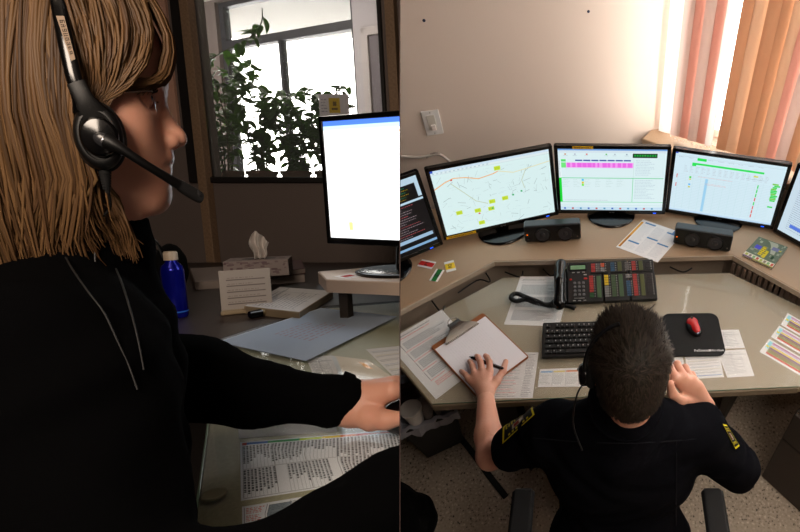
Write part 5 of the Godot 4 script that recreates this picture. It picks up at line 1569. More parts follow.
func right_people() -> void:
	side = 1
	var base := Vector3(0.06, 0, -0.5)
	var hc := W(0.068, 0.678, 0.624)
	var root := thing("person", "seated officer seen from behind in dark short sleeved uniform, writing with left hand", "person", Transform3D(Basis.IDENTITY, base))
	var R := func(x: float, f: float, z: float) -> Vector3: return W(x, f, z) - base
	# head frame: tilted forward to look down at the desk
	var hb := Basis(Vector3.UP, 0.04) * Basis(Vector3.RIGHT, -0.36)
	var HC := hc - base
	var HT := func(x: float, y: float, z: float) -> Vector3: return HC + hb * Vector3(x, y, z)   # z backwards
	var mesh := MB.new()
	# head
	var h := Body.new()
	h.blob(HT.call(0, 0.03, 0.012), Vector3(0.077, 0.088, 0.098), 0.03, hb)
	h.blob(HT.call(0, -0.035, -0.035), Vector3(0.058, 0.080, 0.062), 0.03, hb)
	h.cone(HT.call(0.03, -0.105, -0.07), HT.call(-0.03, -0.105, -0.07), 0.020, 0.020, 0.03)
	for s: float in [-1.0, 1.0]:
		h.cone(HT.call(s * 0.025, -0.105, -0.065), HT.call(s * 0.056, -0.055, -0.005), 0.022, 0.022, 0.025)
		h.blob(HT.call(s * 0.038, -0.03, -0.078), Vector3(0.024, 0.022, 0.02), 0.02, hb)
		h.blob(HT.call(s * 0.032, 0.0, -0.098), Vector3(0.014, 0.011, 0.012), 0.01, hb, true)
		h.blob(HT.call(s * 0.031, 0.0, -0.082), Vector3(0.012, 0.012, 0.012), 0.004, hb)
		# ear: rim, lobe, hollow
		h.blob(HT.call(s * 0.082, -0.005, 0.012), Vector3(0.010, 0.032, 0.019), 0.008, hb * Basis(Vector3.UP, s * 0.35))
		h.blob(HT.call(s * 0.091, 0.0, 0.008), Vector3(0.006, 0.018, 0.010), 0.006, hb * Basis(Vector3.UP, s * 0.35), true)
		h.blob(HT.call(s * 0.079, -0.035, 0.004), Vector3(0.007, 0.009, 0.008), 0.006, hb)
	h.cone(HT.call(0, 0.0, -0.092), HT.call(0, -0.042, -0.112), 0.009, 0.014, 0.015)
	h.blob(HT.call(0, -0.066, -0.093), Vector3(0.024, 0.007, 0.010), 0.008, hb); h.blob(HT.call(0, -0.080, -0.090), Vector3(0.021, 0.008, 0.010), 0.008, hb)
	h.cone(HT.call(0, -0.02, 0.045), R.call(0.062, 0.635, 0.48), 0.058, 0.062, 0.03)
	h.mesh_into(mesh, 0.0045)
	# body
	var t := Body.new()
	t.cone(R.call(0.062, 0.64, 0.50), R.call(0.06, 0.60, 0.40), 0.058, 0.066, 0.03)
	t.blob(R.call(0.06, 0.615, 0.22), Vector3(0.165, 0.20, 0.105), 0.06)
	t.blob(R.call(0.06, 0.53, -0.08), Vector3(0.160, 0.20, 0.115), 0.06)
	t.blob(R.call(0.06, 0.50, -0.27), Vector3(0.175, 0.12, 0.14), 0.06)
	var sl = R.call(-0.125, 0.675, 0.315); var sr = R.call(0.262, 0.675, 0.315)
	var el = R.call(-0.337, 0.705, 0.10); var er = R.call(0.405, 0.655, 0.13)
	var hw := [W(0, 0, 0)]
	var wl := atY(485.5, 393, DESK + 0.045) - base
	var wr := atD(705, 409, 1.47) - base
	t.cone(R.call(0.06, 0.62, 0.37), sl, 0.075, 0.062, 0.05); t.cone(R.call(0.06, 0.62, 0.37), sr, 0.075, 0.062, 0.05)
	t.cone(sl, el, 0.056, 0.041, 0.03); t.cone(sr, er, 0.056, 0.041, 0.03)
	t.cone(el, el.lerp(wl, 0.3), 0.040, 0.043, 0.02); t.cone(el.lerp(wl, 0.3), wl, 0.043, 0.027, 0.02)
	t.cone(er, er.lerp(wr, 0.3), 0.040, 0.043, 0.02); t.cone(er.lerp(wr, 0.3), wr, 0.043, 0.027, 0.02)
	for s: float in [-1.0, 1.0]:
		t.chain([R.call(0.06 + s * 0.09, 0.52, -0.26), R.call(0.06 + s * 0.15, 0.92, -0.22), R.call(0.06 + s * 0.15, 0.88, -0.66)], [0.085, 0.060, 0.042], 0.04)
		t.cone(R.call(0.06 + s * 0.15, 0.86, -0.705), R.call(0.06 + s * 0.16, 1.05, -0.715), 0.035, 0.028, 0.03)
	t.mesh_into(mesh, 0.012)
	# left hand, writing: palm and five fingers on the paper
	var f := Body.new()
	var py := func(u: float, v: float, z: float) -> Vector3: return atY(u, v, DESK + z) - base
	var kn := [py.call(490, 372, 0.050), py.call(482, 370.5, 0.053), py.call(474.5, 373.5, 0.049), py.call(468.5, 379, 0.040)]
	for i in 4: f.cone(wl + (kn[i] - wl) * 0.10, kn[i], 0.019, 0.0125, 0.018)
	f.chain([kn[0], py.call(489.5, 362, 0.056), py.call(487, 357, 0.040), py.call(485.5, 355.5, 0.022)], [0.0125, 0.0112, 0.0100, 0.0090], 0.004)
	f.chain([kn[1], py.call(480.5, 362, 0.054), py.call(478, 357, 0.036), py.call(476.5, 356, 0.018)], [0.0125, 0.0112, 0.0100, 0.0090], 0.004)
	f.chain([kn[2], py.call(472.5, 366, 0.044), py.call(470.5, 362, 0.026), py.call(469.5, 361, 0.015)], [0.0118, 0.0105, 0.0095, 0.0086], 0.004)
	f.chain([kn[3], py.call(465.5, 374.5, 0.032), py.call(462.5, 372, 0.020), py.call(461, 371, 0.014)], [0.0108, 0.0096, 0.0086, 0.0078], 0.004)
	f.chain([wl + (kn[0] - wl) * 0.15 + Vector3(0.012, 0, 0), py.call(496.5, 381, 0.042), py.call(503, 371, 0.040), py.call(505.8, 361.5, 0.028)], [0.018, 0.0150, 0.0125, 0.0098], 0.008)
	f.cone(wl, wl + (el - wl) * 0.16, 0.027, 0.028, 0.02)
	f.mesh_into(mesh, 0.0035)
	# right hand: loose fist against the cheek
	f = Body.new()
	var px := func(u: float, v: float, d: float) -> Vector3: return atD(u, v, d) - base
	var kr := [px.call(675, 378, 1.355), px.call(683, 376, 1.37), px.call(691, 379, 1.39), px.call(698, 386, 1.41)]
	for i in 4: f.cone(wr + (kr[i] - wr) * 0.15, kr[i], 0.022, 0.0135, 0.018)
	for i in 4:
		var k: Vector3 = kr[i]
		var a := k + Vector3(-0.012, 0.004, -0.034); var c := a + Vector3(-0.008, -0.026, -0.006)
		var e := c + Vector3(0.004, -0.008, 0.020)
		f.chain([k, a, c, e], [0.0125 - i * 0.0006, 0.0110 - i * 0.0006, 0.0100 - i * 0.0005, 0.0090 - i * 0.0004], 0.004)
	f.chain([wr + (kr[0] - wr) * 0.3, px.call(680, 400, 1.37), px.call(672.5, 394, 1.345), px.call(670, 384, 1.335)], [0.019, 0.0150, 0.0125, 0.0105], 0.008)
	f.cone(wr, wr + (er - wr) * 0.16, 0.027, 0.029, 0.02)
	f.mesh_into(mesh, 0.0035)
	put(mesh, "body", M.skin, root)
	# shirt: same body a little larger, sleeves ending above the elbows
	var c := Body.new()
	c.blob(R.call(0.06, 0.61, 0.21), Vector3(0.205, 0.215, 0.130), 0.07)
	c.blob(R.call(0.06, 0.53, -0.08), Vector3(0.215, 0.235, 0.145), 0.06)
	c.cone(R.call(0.06, 0.62, 0.375), sl, 0.085, 0.080, 0.05); c.cone(R.call(0.06, 0.62, 0.375), sr, 0.085, 0.080, 0.05)
	c.cone(sl, sl.lerp(el, 0.62), 0.078, 0.066, 0.03); c.cone(sr, sr.lerp(er, 0.97), 0.080, 0.070, 0.03)
	c.cone(R.call(0.06, 0.612, 0.40), R.call(0.063, 0.664, 0.545), 0.087, 0.080, 0.03)
	c.cone(R.call(-0.06, 0.65, 0.375), R.call(0.062, 0.645, 0.47), 0.070, 0.070, 0.03); c.cone(R.call(0.19, 0.65, 0.375), R.call(0.062, 0.645, 0.47), 0.070, 0.070, 0.03)
	var shirt := MB.new(); c.mesh_into(shirt, 0.010, Transform3D.IDENTITY, 0.0035)
	var sh := put(shirt, "shirt", M.uniform, root)
	# yoke seam across the back and the centre pleat
	var seam := MB.new()
	var pts := []
	for k in 22:
		var u := lerpf(533, 706, k / 21.0)
		var p := shoot(c.P, u, 438.0 + 5.0 * sin(k / 21.0 * PI), base); pts.append(p + grad(c.P, p) * 0.001)
	seam.tube(pts, [0.0018], 6)
	for x: float in [676.0]:
		pts = []
		for k in 12:
			var p := shoot(c.P, x, lerpf(440, 525, k / 11.0), base); pts.append(p + grad(c.P, p) * 0.001)
		seam.tube(pts, [0.0016], 6)
	put(seam, "seam", fabric(Color(0.07, 0.07, 0.09), 60.0), sh)
	# folded collar
	var col := MB.new()
	var ring := []; var ring2 := []
	for k in 25:
		var a := TAU * k / 24.0
		ring.append(R.call(0.064, 0.680, 0.580) + Vector3(cos(a) * 0.076, -0.012 * sin(a), sin(a) * 0.080)); ring2.append(R.call(0.062, 0.652, 0.515) + Vector3(cos(a) * 0.090, -0.004 - 0.012 * sin(a), sin(a) * 0.094))
	for k in 24:
		var n1: Vector3 = Vector3(cos(TAU * k / 24.0), 0.5, sin(TAU * k / 24.0)).normalized(); var n2: Vector3 = Vector3(cos(TAU * (k + 1) / 24.0), 0.5, sin(TAU * (k + 1) / 24.0)).normalized()
		col.tri(ring[k], ring[k + 1], ring2[k + 1], n1, n2, n2); col.tri(ring[k], ring2[k + 1], ring2[k], n1, n2, n1)
	col.tube(ring, [0.004], 6); col.tube(ring2, [0.004], 6)
	put(col, "collar", M.uniform, sh)
	# sleeve patches
	var im := blank(96, 96, Color(0.04, 0.04, 0.04))
	var yl := Color(0.72, 0.66, 0.05)
	for q in [[0, 0, 96, 7], [0, 89, 96, 7], [0, 0, 5, 96], [91, 0, 5, 96]]: rect(im, q[0], q[1], q[2], q[3], yl)
	for k in 9:
		rect(im, 10 + k * 9, 14, 5, 15, yl); rect(im, 12 + k * 9, 20, 4, 4, Color(0.04, 0.04, 0.04))
	for k in 6: rect(im, 18 + k * 11, 70, 6, 11, yl)
	rect(im, 30, 36, 36, 28, Color(0.55, 0.5, 0.45)); rect(im, 36, 40, 16, 20, Color(0.45, 0.08, 0.06)); rect(im, 52, 42, 10, 14, Color(0.75, 0.72, 0.66))
	var pm := picture(im, 0.8)
	tag(put(patch(c.P, base, [[503.5, 428], [531, 402.5], [535, 415], [503, 444]], 10, 0.0022), "sleeve_patch", pm, sh), "yellow edged shield patch on the left sleeve")
	tag(put(patch(c.P, base, [[722, 424], [726, 425], [739, 446], [735, 449]], 8, 0.0022), "sleeve_patch", pm, sh), "yellow edged shield patch on the right sleeve")
	# trousers and shoes
	var tr := Body.new()
	tr.blob(R.call(0.06, 0.51, -0.27), Vector3(0.19, 0.12, 0.16), 0.06)
	for s: float in [-1.0, 1.0]: tr.chain([R.call(0.06 + s * 0.09, 0.52, -0.25), R.call(0.06 + s * 0.15, 0.92, -0.215), R.call(0.06 + s * 0.15, 0.88, -0.66)], [0.098, 0.074, 0.062], 0.04)
	var b := MB.new(); tr.mesh_into(b, 0.016); put(b, "trousers", M.uniform, root)
	for s: float in [-1.0, 1.0]:
		var sb := Body.new(); sb.cone(R.call(0.06 + s * 0.15, 0.85, -0.70), R.call(0.06 + s * 0.165, 1.07, -0.71), 0.046, 0.038, 0.03)
		b = MB.new(); sb.mesh_into(b, 0.012); cut_below(b, 0.001); put(b, "shoe", M.black, root)
	officer_hair(root, h, HC, hb)
	officer_headset(HC + base, hb)
	pen_and_chair(base)

func officer_hair(root: Node3D, head: Body, HC: Vector3, hb: Basis) -> void:
	var g := RandomNumberGenerator.new(); g.seed = 99
	var cap := Body.new()
	cap.blob(HC + hb * Vector3(0, 0.030, 0.018), Vector3(0.089, 0.088, 0.103), 0.02, hb)
	cap.blob(HC + hb * Vector3(0, -0.02, 0.052), Vector3(0.072, 0.078, 0.068), 0.03, hb)
	cap.blob(HC + hb * Vector3(0, 0.080, -0.035), Vector3(0.066, 0.036, 0.062), 0.03, hb)
	cap.blob(HC + hb * Vector3(0, -0.075, -0.085), Vector3(0.10, 0.115, 0.075), 0.015, hb, true)
	for s: float in [-1.0, 1.0]: cap.blob(HC + hb * Vector3(s * 0.088, -0.022, 0.006), Vector3(0.022, 0.046, 0.030), 0.008, hb, true)
	cap.blob(HC + hb * Vector3(0, -0.150, 0.03), Vector3(0.12, 0.052, 0.14), 0.02, hb, true)
	var b := MB.new()
	b.colored = true
	b.tint = Color(0.014, 0.010, 0.007)
	cap.mesh_into(b, 0.006, Transform3D.IDENTITY, 0.002)
	# short tufts over it, combed up and forward on the crown and down at the back and sides
	var n0 := b.v.size()
	var made := 0
	while made < 5200:
		var i := g.randi_range(0, n0 / 3 - 1) * 3
		var p: Vector3 = (b.v[i] + b.v[i + 1] + b.v[i + 2]) / 3.0
		var nn: Vector3 = b.n[i]
		var loc := hb.inverse() * (p - HC)
		if (hb.inverse() * nn).y < -0.75: continue
		made += 1
		var up := smoothstep(0.02, 0.11, loc.y)
		var flow := hb * Vector3(g.randfn(0, 0.35) + loc.x * 2.0, lerpf(-0.9, 0.55, up), lerpf(0.15, -0.75, up) + g.randfn(0, 0.3))
		flow = (flow - nn * flow.dot(nn)).normalized()
		var ln := lerpf(0.012, 0.024, up) * g.randf_range(0.7, 1.3)
		var lift := lerpf(0.25, 0.85, up)
		var tip := p + (flow * (1.0 - lift * 0.4) + nn * lift).normalized() * ln
		var mid := p + nn * ln * 0.45 * lift + flow * ln * 0.3
		var s := nn.cross(flow).normalized() * g.randf_range(0.0011, 0.0022)
		var k := g.randf_range(0.5, 1.7)
		b.tint = Color(0.027, 0.019, 0.0135) * k
		b.tint.a = 1.0
		b.tri(p - s, p + s, mid + s * 0.7, nn, nn, nn); b.tri(p - s, mid + s * 0.7, mid - s * 0.7, nn, nn, nn); b.tri(mid - s * 0.7, mid + s * 0.7, tip, nn, nn, nn)
		var s2 := nn.cross(s).normalized() * s.length()
		b.tri(p - s2, p + s2, tip, s.normalized(), s.normalized(), s.normalized())
	var hm := mat(Color.WHITE, 0.6, 0.0, 0.35)
	hm.vertex_color_use_as_albedo = true
	tag(put(b, "hair", hm, root), "short dark brown tousled hair")

func officer_headset(hc: Vector3, hb: Basis) -> void:
	var root := thing("headset", "thin black headset with one ear cushion and boom on the officer's left ear", "headset", Transform3D(hb, hc + hb * Vector3(-0.095, -0.01, 0.01)))
	var b := MB.new()
	b.lathe(Transform3D(Basis(Vector3.FORWARD, PI / 2), Vector3(0.006, 0, 0)), [Vector2(0.0, -0.014), Vector2(0.024, -0.013), Vector2(0.031, -0.006), Vector2(0.031, 0.004), Vector2(0.022, 0.009)], 24); put(b, "ear_cushion", M.rubber, root)
	b = MB.new()
	b.lathe(Transform3D(Basis(Vector3.BACK, PI / 2), Vector3(-0.006, 0, 0)), [Vector2(0.026, 0.0), Vector2(0.026, 0.010), Vector2(0.020, 0.016), Vector2(0, 0.018)], 24); put(b, "earpiece", M.black_gloss, root)
	b = MB.new()
	var arc := []
	for k in 22:
		var a := PI * 0.42 * k / 21.0
		arc.append(Vector3(0.095 - cos(a) * 0.103, 0.022 + sin(a) * 0.128, 0.012 + 0.01 * sin(a)))
	b.tube(arc, [0.0055], 8, 0.5, Vector3.BACK); put(b, "headband", mat(Color(0.03, 0.04, 0.06), 0.3), root)
	b = MB.new()
	b.tube(curve([Vector3(-0.014, -0.004, -0.01), Vector3(-0.024, -0.024, -0.055), Vector3(-0.012, -0.060, -0.105), Vector3(0.02, -0.078, -0.130)], 16), [0.005, 0.0042, 0.0036], 8); put(b, "boom", M.black, root)
	b = MB.new()
	b.ball(Vector3(0.022, -0.079, -0.132), Vector3(0.010, 0.008, 0.010), 12); put(b, "microphone", M.rubber, root)
	b = MB.new()
	b.tube(curve([Vector3(-0.012, -0.024, 0.0), Vector3(-0.03, -0.07, -0.01), Vector3(-0.04, -0.14, 0.005), Vector3(-0.02, -0.20, 0.03)], 18), [0.0022], 6); put(b, "wire", M.black, root)

func pen_and_chair(base: Vector3) -> void:
	var a := atY(469.3, 356.6, DESK + 0.030); var e := atY(503.5, 369.2, DESK + 0.052)
	# writing tip down at the upper left
	var root := thing("pen", "black ballpoint pen held between the officer's fingers over the white paper", "pen", Transform3D(Basis.IDENTITY, a))
	var d := (e - a)
	var b := MB.new(); b.tube([d * 0.07, d * 0.12, d * 0.96, d], [0.0048, 0.0066, 0.0066, 0.0050], 12); put(b, "barrel", M.black_gloss, root)
	b = MB.new(); b.tube([Vector3.ZERO, d * 0.07], [0.0010, 0.0040], 12); put(b, "tip", M.chrome, root)
	b = MB.new(); b.tube([d * 0.62 + Vector3(0, 0.008, 0), d * 0.95 + Vector3(0, 0.007, 0)], [0.0014], 6); put(b, "clip", M.chrome, root)
	# office chair
	var o := thing("office_chair", "black office chair with padded arms under the seated officer", "chair", Transform3D(Basis.IDENTITY, Vector3(0.06, 0, -0.48)))
	b = MB.new(); b.slab(round_rect(0.50, 0.48, 0.08), 0.31, 0.345, 0.01); b.slab(round_rect(0.46, 0.44, 0.08), 0.29, 0.31); put(b, "seat", M.chair, o)
	b = MB.new()
	b.box(Transform3D(Basis(Vector3.RIGHT, 0.10), Vector3(0, 0.62, 0.235)), Vector3(0.44, 0.44, 0.05), 0.022); put(b, "backrest", M.chair, o)
	b = MB.new(); b.tube([Vector3(0, 0.30, 0.1), Vector3(0, 0.32, 0.27), Vector3(0, 0.50, 0.275)], [0.022], 10); put(b, "back_support", M.black, o)
	for s: float in [-1.0, 1.0]:
		b = MB.new(); b.box(Transform3D(Basis.IDENTITY, Vector3(s * 0.315, 0.625, -0.06)), Vector3(0.075, 0.03, 0.31), 0.013); put(b, "armrest", M.rubber, o)
		b = MB.new(); b.tube(curve([Vector3(s * 0.20, 0.305, 0.0), Vector3(s * 0.31, 0.32, 0.0), Vector3(s * 0.325, 0.45, 0.0), Vector3(s * 0.315, 0.615, -0.01)], 14), [0.020], 10, 0.6); put(b, "arm_support", M.black, o)
	b = MB.new(); b.lathe(Transform3D.IDENTITY, [Vector2(0.0, 0.09), Vector2(0.05, 0.09), Vector2(0.045, 0.13), Vector2(0.025, 0.14), Vector2(0.025, 0.29), Vector2(0, 0.29)], 20); put(b, "column", M.black, o)
	for k in 5:
		var an := TAU * k / 5.0 + 0.3
		var dir := Vector3(cos(an), 0, sin(an))
		b = MB.new(); b.tube([dir * 0.03 + Vector3(0, 0.11, 0), dir * 0.29 + Vector3(0, 0.075, 0)], [0.026, 0.016], 10, 0.7); put(b, "base_leg", M.black, o)
		b = MB.new(); b.lathe(Transform3D(Basis(Vector3.UP, -an) * Basis(Vector3.RIGHT, PI / 2), dir * 0.29 + Vector3(0, 0.028, 0)), [Vector2(0, -0.02), Vector2(0.026, -0.018), Vector2(0.028, 0), Vector2(0.026, 0.018), Vector2(0, 0.02)], 16); put(b, "caster", M.black, o)

# ---------------------------------------------------------------- the evening desk (left)
const LD := 0.77
func left_console() -> void:
	side = -1
	var b := MB.new()
	# pale wall section left of the dark window post
	var zw := -2.745
	var a := atP(120, 140, Vector3(0, 0, zw), Vector3.BACK); var e := atP(181.5, 140, Vector3(0, 0, zw), Vector3.BACK)
	box_at(b, Vector3(a.x, a.y, zw - 0.01), Vector3(e.x, 2.6, zw + 0.012), 0.003)
	struct(b, "trim_4", grain(mat(Color(0.80, 0.62, 0.54), 0.8), 4.0, 0.3))
	# worktop with glass
	var px := [[178, 640], [207, 430], [217, 341], [321, 307], [440, 297], [470, 640]]
	var o2 := PackedVector2Array()
	for q in px: o2.append(xz(atY(q[0], q[1], LD)))
	var desk := thing("worktop", "olive tan laminate worktop with rounded glass edge under the woman's sleeves", "desk")
	b = MB.new(); b.slab(o2, LD - 0.035, LD - 0.0065, 0.002); put(b, "top", M.laminate_l, desk)
	for q in [[-0.40, -0.95, 0.9], [-0.60, -1.25, 0.9]]:
		b = MB.new(); b.box(frame_y(Vector3(q[0], 0.3675, q[1]), q[2]), Vector3(0.04, 0.735, 0.04), 0.004); put(b, "leg", M.black, desk)
	b = MB.new(); b.slab(Geometry2D.offset_polygon(o2, -0.002, Geometry2D.JOIN_MITER)[0], LD - 0.0048, LD, 0.0008)
	var gm := glass_mat(0.04); gm.metallic_specular = 0.25
	var gl := put(b, "glass_sheet", gm)
	tag(gl, "clear glass sheet covering the olive worktop and its charts beside the woman", "glass top")
	b = MB.new(); box_line(b, atY(178, 640, LD), atY(207, 430, LD), LD - 0.0046, LD - 0.0003, 0.0028); box_line(b, atY(207, 430, LD), atY(217, 341, LD), LD - 0.0046, LD - 0.0003, 0.0028)
	put(b, "green_edge", mat(Color(0.55, 0.68, 0.58), 0.15), gl)
	# clear bumper disc
	b = MB.new()
	b.lathe(Transform3D(Basis.IDENTITY, Vector3.ZERO), [Vector2(0.0, 0.0012), Vector2(0.0098, 0.0012), Vector2(0.0112, 0.0024), Vector2(0.0128, 0.0020), Vector2(0.0132, 0.0)], 28)
	tag(put(b, "glass_bumper", mat(Color(0.60, 0.59, 0.49), 0.25), null, Transform3D(Basis.IDENTITY, atY(214, 495, LD + 0.0003))), "small clear round bumper on the glass near the worktop's left edge", "bumper")
	# charts and papers under the glass
	var py := LD - 0.0062
	sheet("chart_sheet", "large chart of upright lettering with red blue green yellow header bar, under the glass", "chart", [[240, 442.5], [400, 429.5], [412, 474], [241, 501]], py, chart_image(420, 230))
	sheet("paper_sheet", "plain white strip of paper just under the far sleeve, above the large chart", "paper", [[236, 402], [330, 393], [337, 431.5], [239, 438.5]], py, page("list", 160, 60))
	sheet("chart_sheet", "second chart with red and grey columns at the bottom, below the large chart", "chart", [[242, 507], [404, 480], [420, 560], [243, 590]], py, chart2(300, 220))
	sheet("map_sheet", "cream map sheet with an orange patch behind the woman's hand", "map", [[331, 355.5], [368, 360], [402, 384], [347, 397]], py, map_page())
	sheet("paper_sheet", "small blue grey sheet beside the cream map, above the far sleeve", "paper", [[306, 358], [331, 355.5], [346, 384], [318, 386]], py, page("list", 90, 120))
	sheet("paper_sheet", "white ruled sheet at the divider, behind the woman's hand", "paper", [[366, 349.5], [424, 343.5], [436, 372], [396, 379]], py, page("form", 150, 90))
	var big := blank(220, 140, Color(0.66, 0.72, 0.80))
	text_block(big, 60, 40, 90, 60, 8, Color(0.66, 0.60, 0.66), 0.9); rect(big, 0, 0, 220, 3, Color(0.8, 0.84, 0.9))
	b = MB.new()
	sheet("plastic_sleeve", "large blue grey plastic sleeve lying across the far end of the glass", "plastic sleeve", [[217, 342], [321, 308], [397, 316.5], [306, 361]], LD + 0.0006, big)
	# computer mouse under the hand
	var bo := Body.new(); bo.blob(Vector3.ZERO, Vector3(0.040, 0.026, 0.030), 0.01)
	b = MB.new(); bo.mesh_into(b, 0.004); cut_below(b, -0.020)
	var mo := thing("computer_mouse", "black computer mouse under the woman's hand", "mouse", Transform3D(Basis.IDENTITY, atY(408, 417, LD + 0.021)))
	put(b, "shell", M.black_gloss, mo)
	# dark counter behind
	var cpx := [[120, 348], [217, 339.8], [321, 305.8], [460, 296], [460, 262], [120, 262]]
	o2 = PackedVector2Array()
	for q in cpx: o2.append(xz(atY(q[0], q[1], LD - 0.002)))
	b = MB.new(); b.slab(o2, LD - 0.05, LD - 0.004, 0.003)
	var ct := thing("counter", "dark brown counter behind the glass topped worktop, carrying the bottle and tissue box", "desk")
	put(b, "top", grain(mat(Color(0.16, 0.11, 0.09), 0.4), 20.0, 0.1), ct)
	b = MB.new()
	box_line(b, atY(125, 264, LD - 0.002), atY(455, 264, LD - 0.002), 0.0, LD - 0.05, 0.04); put(b, "back_panel", M.brown, ct)
	# raised monitor shelf at the right
	var SL := LD + 0.115
	var spx := [[326, 279.5], [430, 283.5], [430, 262], [318, 271.5]]
	o2 = PackedVector2Array()
	for q in spx: o2.append(xz(atY(q[0], q[1], SL)))
	b = MB.new(); b.slab(o2, SL - 0.036, SL, 0.003)
	var sh := thing("monitor_shelf", "pale raised shelf with thick front edge under the bright monitor", "shelf")
	put(b, "board", mat(Color(0.74, 0.66, 0.60), 0.5), sh)
	b = MB.new()
	for q in [[338, 279.2], [424, 282.0]]:
		var p := atY(q[0], q[1], SL); box_at(b, Vector3(p.x - 0.012, LD - 0.004, p.z - 0.05), Vector3(p.x + 0.012, SL - 0.036, p.z - 0.02))
	put(b, "leg", M.brown, sh)
	var cd := blank(64, 48, Color(0.85, 0.82, 0.80)); rect(cd, 14, 10, 34, 20, Color(0.62, 0.12, 0.1)); text_block(cd, 8, 34, 48, 10, 5, Color(0.4, 0.35, 0.35), 0.9)
	sheet("card", "small white card with red print lying on the pale raised shelf", "card", [[333, 276.5], [352, 273.3], [365, 276], [346, 279]], SL + 0.0004, cd)
	# bright monitor
	var p0 := atD(322, 181, 1.60); var p1 := atD(400, 181, 1.485)
	var ax := (p1 - p0); ax.y = 0; ax = ax.normalized()
	var mw := 0.54; var mh := 0.386
	var mt := Transform3D(Basis(ax, Vector3.UP, ax.cross(Vector3.UP)), p0 + ax * mw / 2)
	monitor("black monitor with an overexposed white screen, facing the woman", "", mt, screen_bright(), 1.9, SL, {"w": mw, "h": mh, "light": 0.0001, "foot": 0.12})
	area("bright_screen_light", mt * Transform3D(Basis(Vector3.UP, PI), Vector3(-mw / 2 + 0.10, 0, 0.01)), Vector2(0.16, 0.34), LIGHT_SCREEN, Color(0.92, 0.97, 1.0))
	desk_things()
	plants()

const LIGHT_SCREEN := 0.035
func chart2(w: int, h: int) -> Image:
	var im := blank(w, h, Color(0.88, 0.90, 0.93))
	for k in 7:
		var x := 8 + k * (w - 16) / 7.0
		if k == 1: rect(im, x, 8, 40, h - 16, Color(0.45, 0.5, 0.55))
		for j in 9: text_block(im, x, 8 + j * 24, (w - 60) / 7.0, 20, 5, Color(0.78, 0.25, 0.22) if (k + j) % 4 == 0 or k in [0, 3] else Color(0.3, 0.33, 0.38), 0.9)
		rect(im, x - 4, 4, 1, h - 8, Color(0.4, 0.4, 0.45))
	return im
func map_page() -> Image:
	var im := blank(160, 120, Color(0.88, 0.84, 0.78))
	for k in 30:
		var p := Vector2(rng.randf_range(0, 160), rng.randf_range(0, 120))
		stroke(im, [p, p + Vector2(rng.randf_range(-40, 40), rng.randf_range(-30, 30))], Color(0.8, 0.74, 0.68), 1)
	rect(im, 96, 22, 26, 34, Color(0.93, 0.66, 0.30)); rect(im, 0, 0, 14, 120, Color(0.82, 0.84, 0.86))
	return im

